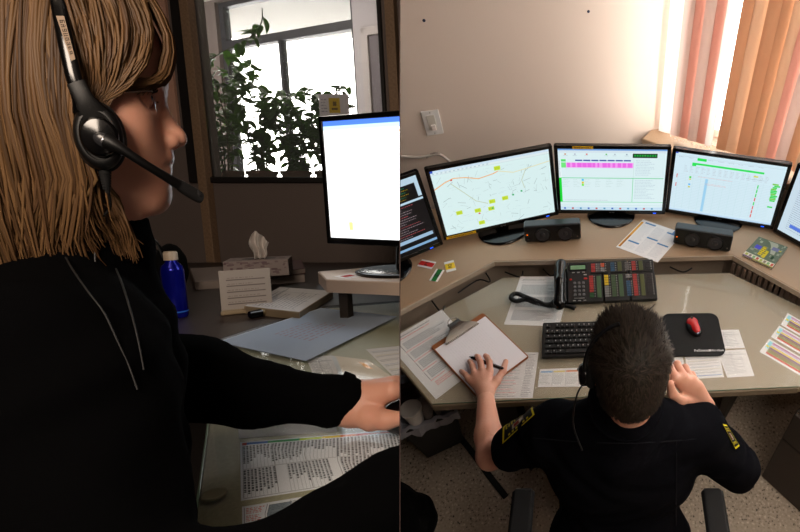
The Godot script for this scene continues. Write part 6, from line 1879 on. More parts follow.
func desk_things() -> void:
	var y := LD - 0.004
	# blue bottle
	var p := atY(177.5, 317, y)
	var o := thing("water_bottle", "cobalt blue metal bottle with pale cap on the dark counter", "bottle", Transform3D(Basis.IDENTITY, p))
	var r := 0.027
	var b := MB.new()
	b.lathe(Transform3D.IDENTITY, [Vector2(0, 0), Vector2(r * 0.9, 0.0), Vector2(r, 0.006), Vector2(r, 0.135), Vector2(r * 0.9, 0.148), Vector2(0.014, 0.160), Vector2(0.0135, 0.168), Vector2(0, 0.168)], 32)
	put(b, "body", mat(Color(0.03, 0.06, 0.55), 0.22, 0.5), o)
	b = MB.new(); b.lathe(Transform3D.IDENTITY, [Vector2(0.0165, 0.166), Vector2(0.0165, 0.186), Vector2(0.014, 0.190), Vector2(0, 0.190)], 24); put(b, "cap", mat(Color(0.75, 0.68, 0.6), 0.4), o)
	b = MB.new(); b.lathe(Transform3D.IDENTITY, [Vector2(r + 0.0006, 0.016), Vector2(r + 0.0006, 0.020)], 32); put(b, "ring", mat(Color(0.2, 0.45, 0.85), 0.3), o)
	# black bag behind it
	p = atY(158, 300, y)
	var bo := Body.new()
	bo.blob(Vector3(0, 0.075, 0), Vector3(0.065, 0.085, 0.06), 0.04); bo.blob(Vector3(0.05, 0.11, -0.01), Vector3(0.035, 0.08, 0.05), 0.03); bo.blob(Vector3(-0.04, 0.14, 0.01), Vector3(0.05, 0.05, 0.04), 0.03)
	b = MB.new(); bo.mesh_into(b, 0.009, Transform3D.IDENTITY, 0.003); cut_below(b, 0.001)
	o = thing("handbag", "black soft handbag behind the blue bottle on the counter", "bag", Transform3D(Basis.IDENTITY, p))
	put(b, "bag_body", M.bag, o)
	b = MB.new(); b.tube(curve([Vector3(-0.06, 0.14, 0.04), Vector3(-0.03, 0.205, 0.03), Vector3(0.03, 0.20, 0.02), Vector3(0.065, 0.13, 0.03)], 18), [0.007], 8, 0.5); put(b, "handle", M.black, o)
	b = MB.new(); b.box(Transform3D(Basis(Vector3.BACK, 0.5), Vector3(-0.045, 0.165, 0.048)), Vector3(0.022, 0.008, 0.004), 0.0015); put(b, "buckle", M.chrome, o)
	# stack of papers and books
	var pages := [["document_tray", "pale flat stack of papers under the tissue box", [[191, 272], [300, 266], [305, 279], [196, 287]], 0.030, Color(0.55, 0.50, 0.48), 0.0], ["book", "dark book with red edge poking out right of the tissue box", [[255, 275], [302, 268], [306, 278], [258, 286]], 0.022, Color(0.30, 0.06, 0.07), 0.031]]
	for q in pages:
		var c := Vector3.ZERO
		var pp := []
		for k in 4: pp.append(atY(q[2][k][0], q[2][k][1] + 3.0, y)); c += pp[k] / 4.0
		var pts := PackedVector2Array()
		for k in 4: pts.append(xz(pp[k] - c))
		o = thing(q[0], q[1], "book" if q[0] == "book" else "papers", Transform3D(Basis.IDENTITY, c + Vector3(0, q[5], 0)))
		b = MB.new(); b.slab(pts, 0.003, q[3] - 0.002); put(b, "pages", mat(Color(0.60, 0.55, 0.52), 0.8), o)
		b = MB.new(); b.slab(pts, q[3] - 0.002, q[3], 0.0008); b.slab(pts, 0.0, 0.003); put(b, "cover", mat(q[4], 0.5), o)
	# tissue box
	p = atY(251, 292, y)
	var tb := Transform3D(Basis(Vector3.UP, 0.42), p + Vector3(0, 0.054, -0.06))
	o = thing("tissue_box", "pale patterned tissue box with a white tissue pulled up out of it", "tissue box", tb)
	var im := blank(96, 48, Color(0.62, 0.57, 0.56))
	for k in 60: rect(im, rng.randi_range(0, 90), rng.randi_range(0, 44), rng.randi_range(3, 9), rng.randi_range(2, 6), Color(0.62, 0.57, 0.56).lerp(Color(0.45, 0.36, 0.38), rng.randf()))
	b = MB.new(); b.box(Transform3D(Basis.IDENTITY, Vector3(0, 0.03, 0)), Vector3(0.20, 0.06, 0.115), 0.002); put(b, "box", picture(im, 0.6), o)
	b = MB.new(); b.lathe(Transform3D(Basis.IDENTITY, Vector3(0, 0.0604, 0)), [Vector2(0.055, 0.0), Vector2(0.05, 0.0006), Vector2(0, 0.0003)], 28, Vector2(1, 0.45)); put(b, "slot", mat(Color(0.3, 0.28, 0.28), 0.7), o)
	b = MB.new()
	var rows := 9; var colsn := 14
	var g := []
	for i in rows:
		var rr := []
		var t := float(i) / (rows - 1)
		for k in colsn + 1:
			var u := float(k) / colsn - 0.5
			var wd := lerpf(0.035, 0.062, sin(t * 2.2) * 0.8)
			rr.append(Vector3(u * wd + 0.008 * t + 0.004 * sin(t * 7.0), 0.058 + t * (0.108 - 0.05 * absf(u + 0.28) - 0.03 * u * u), 0.017 * sin(u * 15.0 + t * 2.0) * (1.0 - 0.4 * t) + 0.008 * t))
		g.append(rr)
	for i in rows - 1:
		for k in colsn:
			var n: Vector3 = ((g[i + 1][k] as Vector3) - g[i][k]).cross((g[i][k + 1] as Vector3) - g[i][k]).normalized()
			b.tri(g[i][k], g[i][k + 1], g[i + 1][k + 1], n, n, n); b.tri(g[i][k], g[i + 1][k + 1], g[i + 1][k], n, n, n)
	var tm := mat(Color(0.90, 0.87, 0.85), 0.9); tm.backlight_enabled = true; tm.backlight = Color(0.4, 0.4, 0.4)
	put(b, "tissue", tm, o)
	# desk planner: upright printed card on a tray, open notebook, marker
	p = atY(248, 312, y)
	var fb := Transform3D(Basis(Vector3.UP, 0.55), p)
	o = thing("card_stand", "pale upright card of printed lines standing in front of the tissue box", "card stand", fb)
	var ci := blank(110, 110, Color(0.70, 0.66, 0.63))
	for k in 5: rect(ci, 14, 14 + k * 17, 84, 3, Color(0.48, 0.44, 0.43)); text_block(ci, 16, 20 + k * 17, 80, 6, 6, Color(0.58, 0.54, 0.52), 0.9)
	b = MB.new(); b.box(Transform3D(Basis(Vector3.RIGHT, -0.16), Vector3(0, 0.068, -0.012)), Vector3(0.128, 0.118, 0.004), 0.001); put(b, "card", picture(ci), o)
	b = MB.new(); b.box(Transform3D(Basis.IDENTITY, Vector3(0.01, 0.006, 0.0)), Vector3(0.15, 0.012, 0.045), 0.003); put(b, "foot", mat(Color(0.66, 0.58, 0.46), 0.5), o)
	var nb := sheet("notebook_page", "", "", [[245, 306], [280, 287], [332, 291], [299, 312]], LD + 0.018, page("list", 140, 110))
	tag(nb, "open pale notebook page lying right of the upright card", "notebook")
	var c2 := nb.position
	b = MB.new()
	var q4 := []
	for q in [[245, 306], [280, 287], [332, 291], [299, 312]]: q4.append(LI * (nb.transform * Vector3.ZERO) * 0.0 + atY(q[0], q[1], LD + 0.018))
	var cc: Vector3 = (q4[0] + q4[1] + q4[2] + q4[3]) / 4
	var o2 := PackedVector2Array()
	for q in q4: o2.append(xz((q - cc) * 1.02))
	b.slab(o2, -0.022, -0.0003, 0.001)
	put(b, "page_block", mat(Color(0.62, 0.55, 0.45), 0.8), nb)
	p = atY(254, 314, y + 0.011)
	o = thing("marker_pen", "thick black marker pen lying end on before the upright card", "pen", Transform3D(Basis(Vector3.UP, -0.5), p))
	b = MB.new(); b.tube([Vector3(0, 0, 0.012), Vector3(0, 0, 0.006), Vector3(0, 0, -0.02)], [0.0100, 0.0112, 0.0112], 18); put(b, "cap", M.black_gloss, o)
	b = MB.new(); b.tube([Vector3(0, 0, -0.02), Vector3(0, 0, -0.09)], [0.0098, 0.0098], 18); put(b, "barrel", mat(Color(0.55, 0.48, 0.36), 0.4), o)

func plants() -> void:
	var zc := -2.75
	var g := RandomNumberGenerator.new(); g.seed = 21
	# a few leaf shapes shared by all plants
	var leaf := func(w: float, l: float, droop: float, fold: float) -> ArrayMesh:
		var b := MB.new()
		var prev := []
		for i in 8:
			var t := i / 7.0
			var ww: float = w * pow(sin(PI * pow(t, 0.75)), 0.8) * 0.5 if i < 7 else 0.0
			var c := Vector3(0, -droop * t * t, -l * t)
			var row := [c + Vector3(-ww, fold * ww, 0), c, c + Vector3(ww, fold * ww, 0)]
			if i > 0:
				for k in 2:
					var n: Vector3 = ((row[k] as Vector3) - prev[k]).cross((prev[k + 1] as Vector3) - prev[k])
					if n.length() < 1e-9: n = Vector3.UP
					n = n.normalized(); if n.y < 0: n = -n
					b.tri(prev[k], prev[k + 1], row[k + 1], n, n, n); b.tri(prev[k], row[k + 1], row[k], n, n, n)
			prev = row
		return b.commit(Transform3D.IDENTITY, Vector3.ZERO, Vector3.ZERO)
	var shapes := [leaf.call(0.075, 0.11, 0.03, 0.25), leaf.call(0.055, 0.12, 0.05, 0.3), leaf.call(0.06, 0.08, 0.015, 0.2)]
	var mats := []
	for c in [Color(0.16, 0.27, 0.10), Color(0.20, 0.34, 0.12), Color(0.12, 0.21, 0.10)]:
		var m := mat(c, 0.4); m.backlight_enabled = true; m.backlight = Color(0.20, 0.33, 0.08); mats.append(m)
	var sy := atP(205, 177, Vector3(0, 0, -2.75), Vector3.BACK).y - 0.085
	var pot_m := mat(Color(0.30, 0.17, 0.11), 0.8)
	# [px x, height above the sill, spread, leaves, label]
	var list := [[228, 0.70, 0.17, 200, "leafy climbing plant at the left side of the interior window"], [262, 0.62, 0.18, 240, "dense leafy plant left of centre in the interior window"], [296, 0.50, 0.18, 240, "broad leaved plant in the middle of the interior window"], [330, 0.52, 0.16, 200, "leafy plant in front of the yellow notice"], [362, 0.36, 0.12, 90, "small plant at the right end of the window shelf"]]
	for q in list:
		var p := atP(q[0], 170, Vector3(0, 0, -3.12), Vector3.BACK); p.y = sy
		var o := thing("potted_plant", q[4], "plant", Transform3D(Basis.IDENTITY, p), "")
		var b := MB.new(); b.lathe(Transform3D.IDENTITY, [Vector2(0, 0), Vector2(0.055, 0), Vector2(0.075, 0.11), Vector2(0.082, 0.11), Vector2(0.082, 0.13), Vector2(0.072, 0.13), Vector2(0.07, 0.115), Vector2(0, 0.115)], 24); put(b, "pot", pot_m, o)
		b = MB.new(); b.lathe(Transform3D.IDENTITY, [Vector2(0.069, 0.116), Vector2(0.03, 0.121), Vector2(0, 0.12)], 16); put(b, "soil", M.brown, o)
		var n: int = q[3]
		var stems := 7
		var tips := []
		var sb := MB.new()
		for s in stems:
			var an := TAU * s / stems + g.randf()
			var hgt: float = q[1] * g.randf_range(0.55, 1.0)
			var top := Vector3(cos(an) * q[2] * g.randf_range(0.4, 1.0), 0.11 + hgt, sin(an) * 0.10)
			var pts := curve([Vector3(cos(an) * 0.02, 0.11, sin(an) * 0.02), Vector3(cos(an) * 0.05, 0.11 + hgt * 0.5, sin(an) * 0.05) + Vector3(g.randf_range(-0.03, 0.03), 0, 0), top], 10)
			sb.tube(pts, [0.005, 0.004, 0.004, 0.003, 0.003, 0.002], 6); tips.append(pts)
		put(sb, "stems", mat(Color(0.2, 0.22, 0.1), 0.7), o)
		for k in n:
			var pts: Array = tips[k % stems]
			var t := pow(g.randf(), 0.8)
			var at_: Vector3 = pts[clampi(int(t * 9.0) + 1, 1, 9)]
			var mi := MeshInstance3D.new()
			mi.name = "leaf" if k == 0 else "leaf_%03d" % k
			o.add_child(mi, true)
			mi.mesh = shapes[k % 3]; mi.material_override = mats[(k * 7 + k / 3) % 3]
			mi.transform = Transform3D(Basis(Vector3.UP, g.randf() * TAU) * Basis(Vector3.RIGHT, g.randf_range(-0.9, 0.6)) * Basis(Vector3.BACK, g.randf_range(-0.6, 0.6)) * Basis.from_scale(Vector3.ONE * g.randf_range(0.45, 0.8)), at_ + Vector3(g.randf_range(-0.03, 0.03), g.randf_range(-0.03, 0.03), g.randf_range(-0.03, 0.03)))
	# climbing vine up the pane's left side
	var pts := []
	for q in [[226, 120], [214, 80], [205.5, 66], [222, 52], [240, 44], [256, 32], [262, 20], [262, 8]]: pts.append(atP(q[0], q[1], Vector3(0, 0, -3.0), Vector3.BACK))
	var v0: Vector3 = pts[0]
	var o := thing("climbing_vine", "thin vine with small leaves climbing up the left side of the interior window", "plant", Transform3D(Basis.IDENTITY, v0))
	for k in pts.size(): pts[k] -= v0
	var cv := curve(pts, 40)
	var b := MB.new(); b.tube(cv, [0.003], 6); put(b, "stem", mat(Color(0.2, 0.22, 0.1), 0.7), o)
	for k in 34:
		var mi := MeshInstance3D.new(); mi.name = "leaf" if k == 0 else "leaf_%03d" % k
		o.add_child(mi, true); mi.mesh = shapes[k % 3]; mi.material_override = mats[1]
		mi.transform = Transform3D(Basis(Vector3.UP, g.randf() * TAU) * Basis(Vector3.RIGHT, g.randf_range(-1.2, 0.4)) * Basis.from_scale(Vector3.ONE * g.randf_range(0.5, 0.9)), cv[g.randi_range(4, 39)])
	# notice on the pane
	var c := atP(334, 105, Vector3(0, 0, -2.81), Vector3.BACK)
	var im := blank(60, 44, Color(0.86, 0.85, 0.88)); rect(im, 20, 6, 22, 30, Color(0.82, 0.70, 0.12)); rect(im, 25, 12, 12, 4, Color(0.4, 0.32, 0.1)); rect(im, 28, 20, 7, 9, Color(0.45, 0.36, 0.1)); text_block(im, 4, 8, 14, 28, 6, Color(0.6, 0.6, 0.65), 0.9)
	b = MB.new(); b.box(Transform3D(Basis.IDENTITY, Vector3.ZERO), Vector3(0.155, 0.11, 0.001))
	tag(put(b, "notice", picture(im), null, Transform3D(Basis.IDENTITY, c)), "white notice with a yellow panel stuck to the interior window above the monitor", "notice")

# ---------------------------------------------------------------- the woman at the evening desk
func left_person() -> void:
	side = -1
	var c0 := atD(112, 108, 0.52)
	var er := ray(112, 108); er.y = 0; er = er.normalized()
	var ex := Vector3(-er.z, 0, er.x)
	var k := 0.001
	var ca := -er.z
	# head frame: x towards the face, y down, z towards the camera; in millimetre-like units
	var be := 0.125      # face turned a little towards the camera
	var hx := ex * cos(be) - er * sin(be); var hz := -er * cos(be) - ex * sin(be)
	var HB := Basis(hx * k * 0.74, Vector3(0, -k, 0), hz * k * 0.86)
	var H := Transform3D(HB, c0 - HB * Vector3(112, 108, 0))
	var base := Vector3(c0.x - 0.03, 0, c0.z + 0.03)
	var Hl := Transform3D(HB, H.origin - base)
	var root := thing("person", "woman in profile with long blonde hair and black fleece, hand on glass desk", "person", Transform3D(Basis.IDENTITY, base))
	var mesh := MB.new()
	var h := Body.new()
	var V := func(x: float, y: float, z: float) -> Vector3: return Vector3(x, y, z)
	h.blob(Vector3(82, 62, 0), Vector3(90, 88, 72), 30)
	h.blob(Vector3(114, 118, 0), Vector3(46, 78, 56), 28)
	h.cone(Vector3(152, 84, 26), Vector3(152, 84, -26), 13, 13, 14)                # brow
	h.blob(Vector3(140, 58, 0), Vector3(28, 40, 50), 20)
	h.blob(Vector3(126, 128, 38), Vector3(26, 24, 22), 22); h.blob(Vector3(126, 128, -38), Vector3(26, 24, 22), 22)   # cheekbones
	h.blob(Vector3(134, 150, 26), Vector3(22, 28, 22), 20); h.blob(Vector3(134, 150, -26), Vector3(22, 28, 22), 20)
	h.blob(Vector3(148, 160, 0), Vector3(19, 34, 30), 16)                       # muzzle
	h.cone(Vector3(156, 100, 0), Vector3(176, 131, 0), 8, 9.5, 12)              # nose ridge
	h.blob(Vector3(179, 135, 0), Vector3(9.5, 8.5, 9.0), 7)
	for s: float in [-1.0, 1.0]:
		h.blob(Vector3(169, 139, s * 11), Vector3(10.5, 8.0, 6.5), 6)
		h.blob(Vector3(176, 145.5, s * 6.5), Vector3(5.5, 3.4, 3.2), 2.5, Basis.IDENTITY, true)
		h.blob(Vector3(156, 99, s * 31), Vector3(15, 10, 16), 10, Basis.IDENTITY, true)        # eye sockets
		h.blob(Vector3(148, 99, s * 30), Vector3(11.5, 10, 13), 4)                           # lids
		h.cone(Vector3(150, 89, s * 18), Vector3(138, 92, s * 50), 6, 5, 8)
		h.blob(Vector3(160, 98.5, s * 30), Vector3(3.5, 2.6, 9), 2, Basis.IDENTITY, true)
	h.cone(Vector3(163, 155, 10), Vector3(163, 155, -10), 7.0, 7.0, 6)
	h.cone(Vector3(157, 158, 22), Vector3(163, 155, 9), 4.5, 6.5, 6); h.cone(Vector3(157, 158, -22), Vector3(163, 155, -9), 4.5, 6.5, 6)
	h.cone(Vector3(159, 168.5, 12), Vector3(159, 168.5, -12), 7.2, 7.2, 6); h.cone(Vector3(154, 165, 22), Vector3(159, 168, 11), 4.0, 6.5, 6)
	h.cone(Vector3(172, 162.3, 12), Vector3(172, 162.3, -12), 2.6, 2.6, 3, true)
	h.cone(Vector3(164, 163.0, 14), Vector3(150, 166.0, 27), 1.6, 1.2, 3, true)
	h.blob(Vector3(146, 193, 0), Vector3(16.5, 17.5, 24), 14)                   # chin
	for s: float in [-1.0, 1.0]:
		h.cone(Vector3(138, 195, s * 14), Vector3(92, 160, s * 52), 15, 17, 22)
		h.blob(Vector3(86, 122, s * 73), Vector3(13, 25, 7), 6)                  # ears
	h.cone(Vector3(80, 165, 0), Vector3(74, 225, 0), 48, 46, 24); h.cone(Vector3(74, 225, 0), Vector3(64, 275, 0), 46, 48, 20)
	h.mesh_into(mesh, 2.3, Hl)
	# eyeballs come as parts later; body below the neck under the clothes
	var Q := func(u: float, v: float, d: float) -> Vector3: return atD(u, v, d) - base
	var t := Body.new()
	var neck: Vector3 = Hl * Vector3(70, 255, 0)
	var BB := Basis(ex, Vector3.UP, -er)
	var chest: Vector3 = Q.call(70, 430, 0.53); var belly: Vector3 = Q.call(66, 610, 0.50)
	t.cone(Hl * Vector3(74, 225, 0), neck, 0.034, 0.036, 0.02)
	t.blob(chest, Vector3(0.055, 0.16, 0.11), 0.03, BB)
	t.blob(belly, Vector3(0.070, 0.16, 0.12), 0.04, BB)
	var sn: Vector3 = Q.call(42, 372, 0.44); var sf: Vector3 = neck + er * 0.15 + Vector3(0, -0.12, 0) - ex * 0.055
	var en: Vector3 = Q.call(120, 622, 0.37); var ef: Vector3 = Q.call(200, 381, 0.70)
	var wf: Vector3 = Q.call(350, 404, 0.765); var wn: Vector3 = Q.call(470, 470, 0.50)
	t.cone(Hl * Vector3(68, 305, 0), sf, 0.030, 0.032, 0.015); t.cone(Hl * Vector3(66, 312, 0), sn, 0.030, 0.040, 0.015)
	t.cone(sf, ef, 0.034, 0.032, 0.02); t.cone(ef, wf, 0.032, 0.026, 0.02)
	t.cone(sn, en, 0.050, 0.040, 0.03); t.chain([en, Q.call(225, 614, 0.37), Q.call(312, 574, 0.40), Q.call(400, 500, 0.46), wn], [0.036, 0.036, 0.033, 0.028, 0.025], 0.02)
	var hips := belly + Vector3(-0.01, -0.08, 0.0)
	for s: float in [-1.0, 1.0]:
		var hp: Vector3 = hips - er * s * 0.08; var kn: Vector3 = hp + ex * 0.38 + Vector3(0, 0.02, 0); kn.y = 0.50
		t.chain([hp, kn, Vector3(kn.x - 0.04, 0.09, kn.z)], [0.08, 0.058, 0.042], 0.04); t.cone(Vector3(kn.x - 0.05, 0.045, kn.z), Vector3(kn.x - 0.05, 0.035, kn.z) + ex * 0.16, 0.036, 0.028, 0.02)
	t.mesh_into(mesh, 0.012)
	# far hand on the mouse: thumb side towards the camera
	var f := Body.new()
	var kk := [Q.call(392, 392, 0.755), Q.call(394, 386, 0.775), Q.call(393, 387, 0.795), Q.call(389, 391, 0.812)]
	for i in 4: f.cone(wf + ((kk[i] as Vector3) - wf) * 0.1, kk[i], 0.021, 0.0128, 0.02)
	for i in 4:
		var a: Vector3 = kk[i]
		var L: float = [0.040, 0.044, 0.040, 0.032][i]
		var p1 := a + ex * L + Vector3(0, 0.002, 0); var p2 := p1 + ex * L * 0.55 + Vector3(0, -0.018, 0); var p3 := p2 + ex * L * 0.3 + Vector3(0, -0.018, 0)
		f.chain([a, p1, p2, p3], [0.0128, 0.0108, 0.0098, 0.0085], 0.004)
	f.chain([wf + ((kk[0] as Vector3) - wf) * 0.15 + Vector3(0, -0.010, 0.01), Q.call(372, 418, 0.745), Q.call(386, 420, 0.735), Q.call(403, 418, 0.730)], [0.020, 0.0165, 0.0120, 0.0100], 0.010)
	f.cone(wf, wf + (ef - wf) * 0.12, 0.027, 0.028, 0.02)
	# tendons and wrist bone
	f.blob(wf + Vector3(0.0, 0.022, 0.006), Vector3(0.010, 0.008, 0.010), 0.012)
	for i in 3: f.cone(wf + Vector3(0.012, 0.022, 0), (kk[i] as Vector3) + Vector3(0, 0.008, 0), 0.004, 0.005, 0.01)
	f.mesh_into(mesh, 0.0035)
	put(mesh, "body", M.skin, root)
	# fleece jacket
	var c := Body.new()
	c.blob(chest, Vector3(0.086, 0.19, 0.15), 0.04, BB)
	c.blob(belly, Vector3(0.098, 0.20, 0.17), 0.06, BB)
	c.cone(Hl * Vector3(72, 296, -15), sf, 0.042, 0.048, 0.03); c.cone(Hl * Vector3(62, 312, 25), sn, 0.044, 0.078, 0.04)
	c.cone(sf, ef, 0.052, 0.050, 0.03)
	c.cone(ef, Q.call(262, 394, 0.725), 0.052, 0.041, 0.02); c.cone(Q.call(262, 394, 0.725), Q.call(334, 401, 0.755), 0.041, 0.033, 0.02)
	c.cone(Q.call(334, 401, 0.755), Q.call(345, 399, 0.760), 0.037, 0.033, 0.008)
	c.cone(sn, en, 0.080, 0.054, 0.04)
	c.chain([en, Q.call(225, 614, 0.37), Q.call(312, 574, 0.40), Q.call(400, 500, 0.46), wn], [0.054, 0.052, 0.048, 0.043, 0.041], 0.02)
	# hood and collar folds round the neck
	for i in 12:
		var a := TAU * i / 12.0
		c.blob(Hl * (Vector3(70, 248, 0) + Vector3(cos(a) * 53, -14 * cos(a), sin(a) * 54)), Vector3(0.012, 0.022, 0.016), 0.016)
	c.cone(Hl * Vector3(68, 264, 0), Hl * Vector3(66, 310, 0), 0.043, 0.054, 0.02)
	c.cone(Q.call(92, 282, 0.535), Q.call(122, 362, 0.55), 0.034, 0.046, 0.03)
	var fl := MB.new(); c.mesh_into(fl, 0.0095, Transform3D.IDENTITY, 0.004)
	var jk := put(fl, "fleece_jacket", M.fleece, root)
	# knitted cuff and zip line
	var b := MB.new()
	var cw: Vector3 = Q.call(346, 399, 0.760); var cd := (wf - ef).normalized()
	b.tube([cw - cd * 0.012, cw - cd * 0.006, cw + cd * 0.003, cw + cd * 0.006], [0.039, 0.038, 0.036, 0.032], 28, 1.0); put(b, "cuff", M.fleece, jk)
	for q in [[[65, 262], [72, 276], [86, 296], [101, 316], [114, 344], [124, 366], [133, 392]], [[112, 272], [119, 290], [128, 320], [134, 345], [139, 372]]]:
		var pts := []
		for p in q:
			var sp := shoot(c.P, p[0], p[1], base); pts.append(sp + grad(c.P, sp) * 0.0045)
		b = MB.new(); b.tube(curve(pts, 30), [0.0007], 6); put(b, "drawcord", mat(Color(0.05, 0.05, 0.054), 0.6), jk)
	# trousers stay simple under the desk
	var tr := Body.new()
	for s: float in [-1.0, 1.0]:
		var hp: Vector3 = hips - er * s * 0.08; var kn: Vector3 = hp + ex * 0.38; kn.y = 0.50
		tr.chain([hp, kn, Vector3(kn.x - 0.04, 0.09, kn.z)], [0.096, 0.072, 0.058], 0.04)
	b = MB.new(); tr.mesh_into(b, 0.016); put(b, "trousers", M.uniform, root)
	face_parts(root, Hl)
	woman_hair(root, Hl)
	woman_headset(H, base)
	# her chair
	var ch := hips + base
	var o := thing("office_chair", "black office chair under the woman at the evening desk", "chair", Transform3D(Basis(ex, Vector3.UP, -er), Vector3(ch.x, 0, ch.z)))
	b = MB.new(); b.slab(round_rect(0.5, 0.5, 0.08), 0.34, 0.40, 0.015); put(b, "seat", M.chair, o)
	b = MB.new(); b.tube([Vector3(0, 0.34, 0), Vector3(0, 0.08, 0)], [0.028], 12); put(b, "column", M.black, o)
	for i in 5:
		var an := TAU * i / 5.0
		b = MB.new(); b.tube([Vector3(0, 0.10, 0), Vector3(cos(an) * 0.28, 0.03, sin(an) * 0.28)], [0.026, 0.02], 8); put(b, "base_leg", M.black, o)

func face_parts(root: Node3D, T: Transform3D) -> void:
	for s: float in [1.0, -1.0]:
		var b := MB.new()
		var tmp := MB.new(); tmp.ball(Vector3(147, 98.5, s * 30), Vector3(11.8, 9.8, 12), 18); b.merge_map(tmp, T)
		var ey := put(b, "eye", mat(Color(0.82, 0.78, 0.75), 0.15), root)
		b = MB.new(); tmp = MB.new(); tmp.ball(Vector3(155.5, 98.5, s * 31), Vector3(3.6, 4.4, 5.0), 14); b.merge_map(tmp, T); put(b, "iris", mat(Color(0.16, 0.22, 0.28), 0.15), ey)
		b = MB.new(); tmp = MB.new()
		for k in 9:
			var z: float = s * (22 + k * 2.4)
			tmp.tube([Vector3(159.0 - absf(k - 3) * 0.9, 93.5, z), Vector3(163.5 - absf(k - 3) * 0.9, 92.5, z + s), Vector3(166 - absf(k - 3) * 0.9, 90.0, z + s * 2)], [0.8, 0.5, 0.25], 5)
		b.merge_map(tmp, T); put(b, "eyelashes", mat(Color(0.05, 0.035, 0.03), 0.6), root)
		b = MB.new(); tmp = MB.new(); tmp.tube(curve([Vector3(164, 83, s * 12), Vector3(163, 79, s * 26), Vector3(152, 80, s * 46)], 10), [1.6, 2.0, 2.0, 1.8, 1.2], 6, 0.6); b.merge_map(tmp, T); put(b, "eyebrow", mat(Color(0.36, 0.24, 0.15), 0.7), root)
	var b := MB.new()
	var lips := Body.new()
	lips.cone(Vector3(164.4, 157, 8), Vector3(164.4, 157, -8), 6.2, 6.2, 3); lips.cone(Vector3(158.6, 159.5, 21), Vector3(164.4, 157, 8), 3.2, 6.0, 3); lips.cone(Vector3(158.6, 159.5, -21), Vector3(164.4, 157, -8), 3.2, 6.0, 3)
	lips.cone(Vector3(160.0, 168.0, 9), Vector3(160.0, 168.0, -9), 6.6, 6.6, 3); lips.cone(Vector3(155.6, 165.0, 19), Vector3(160, 168, 9), 3.4, 6.2, 3)
	lips.cone(Vector3(174, 162.4, 14), Vector3(174, 162.4, -14), 2.4, 2.4, 2, true)
	lips.mesh_into(b, 1.5, T)
	put(b, "lips", mat(Color(0.62, 0.34, 0.30), 0.45), root)

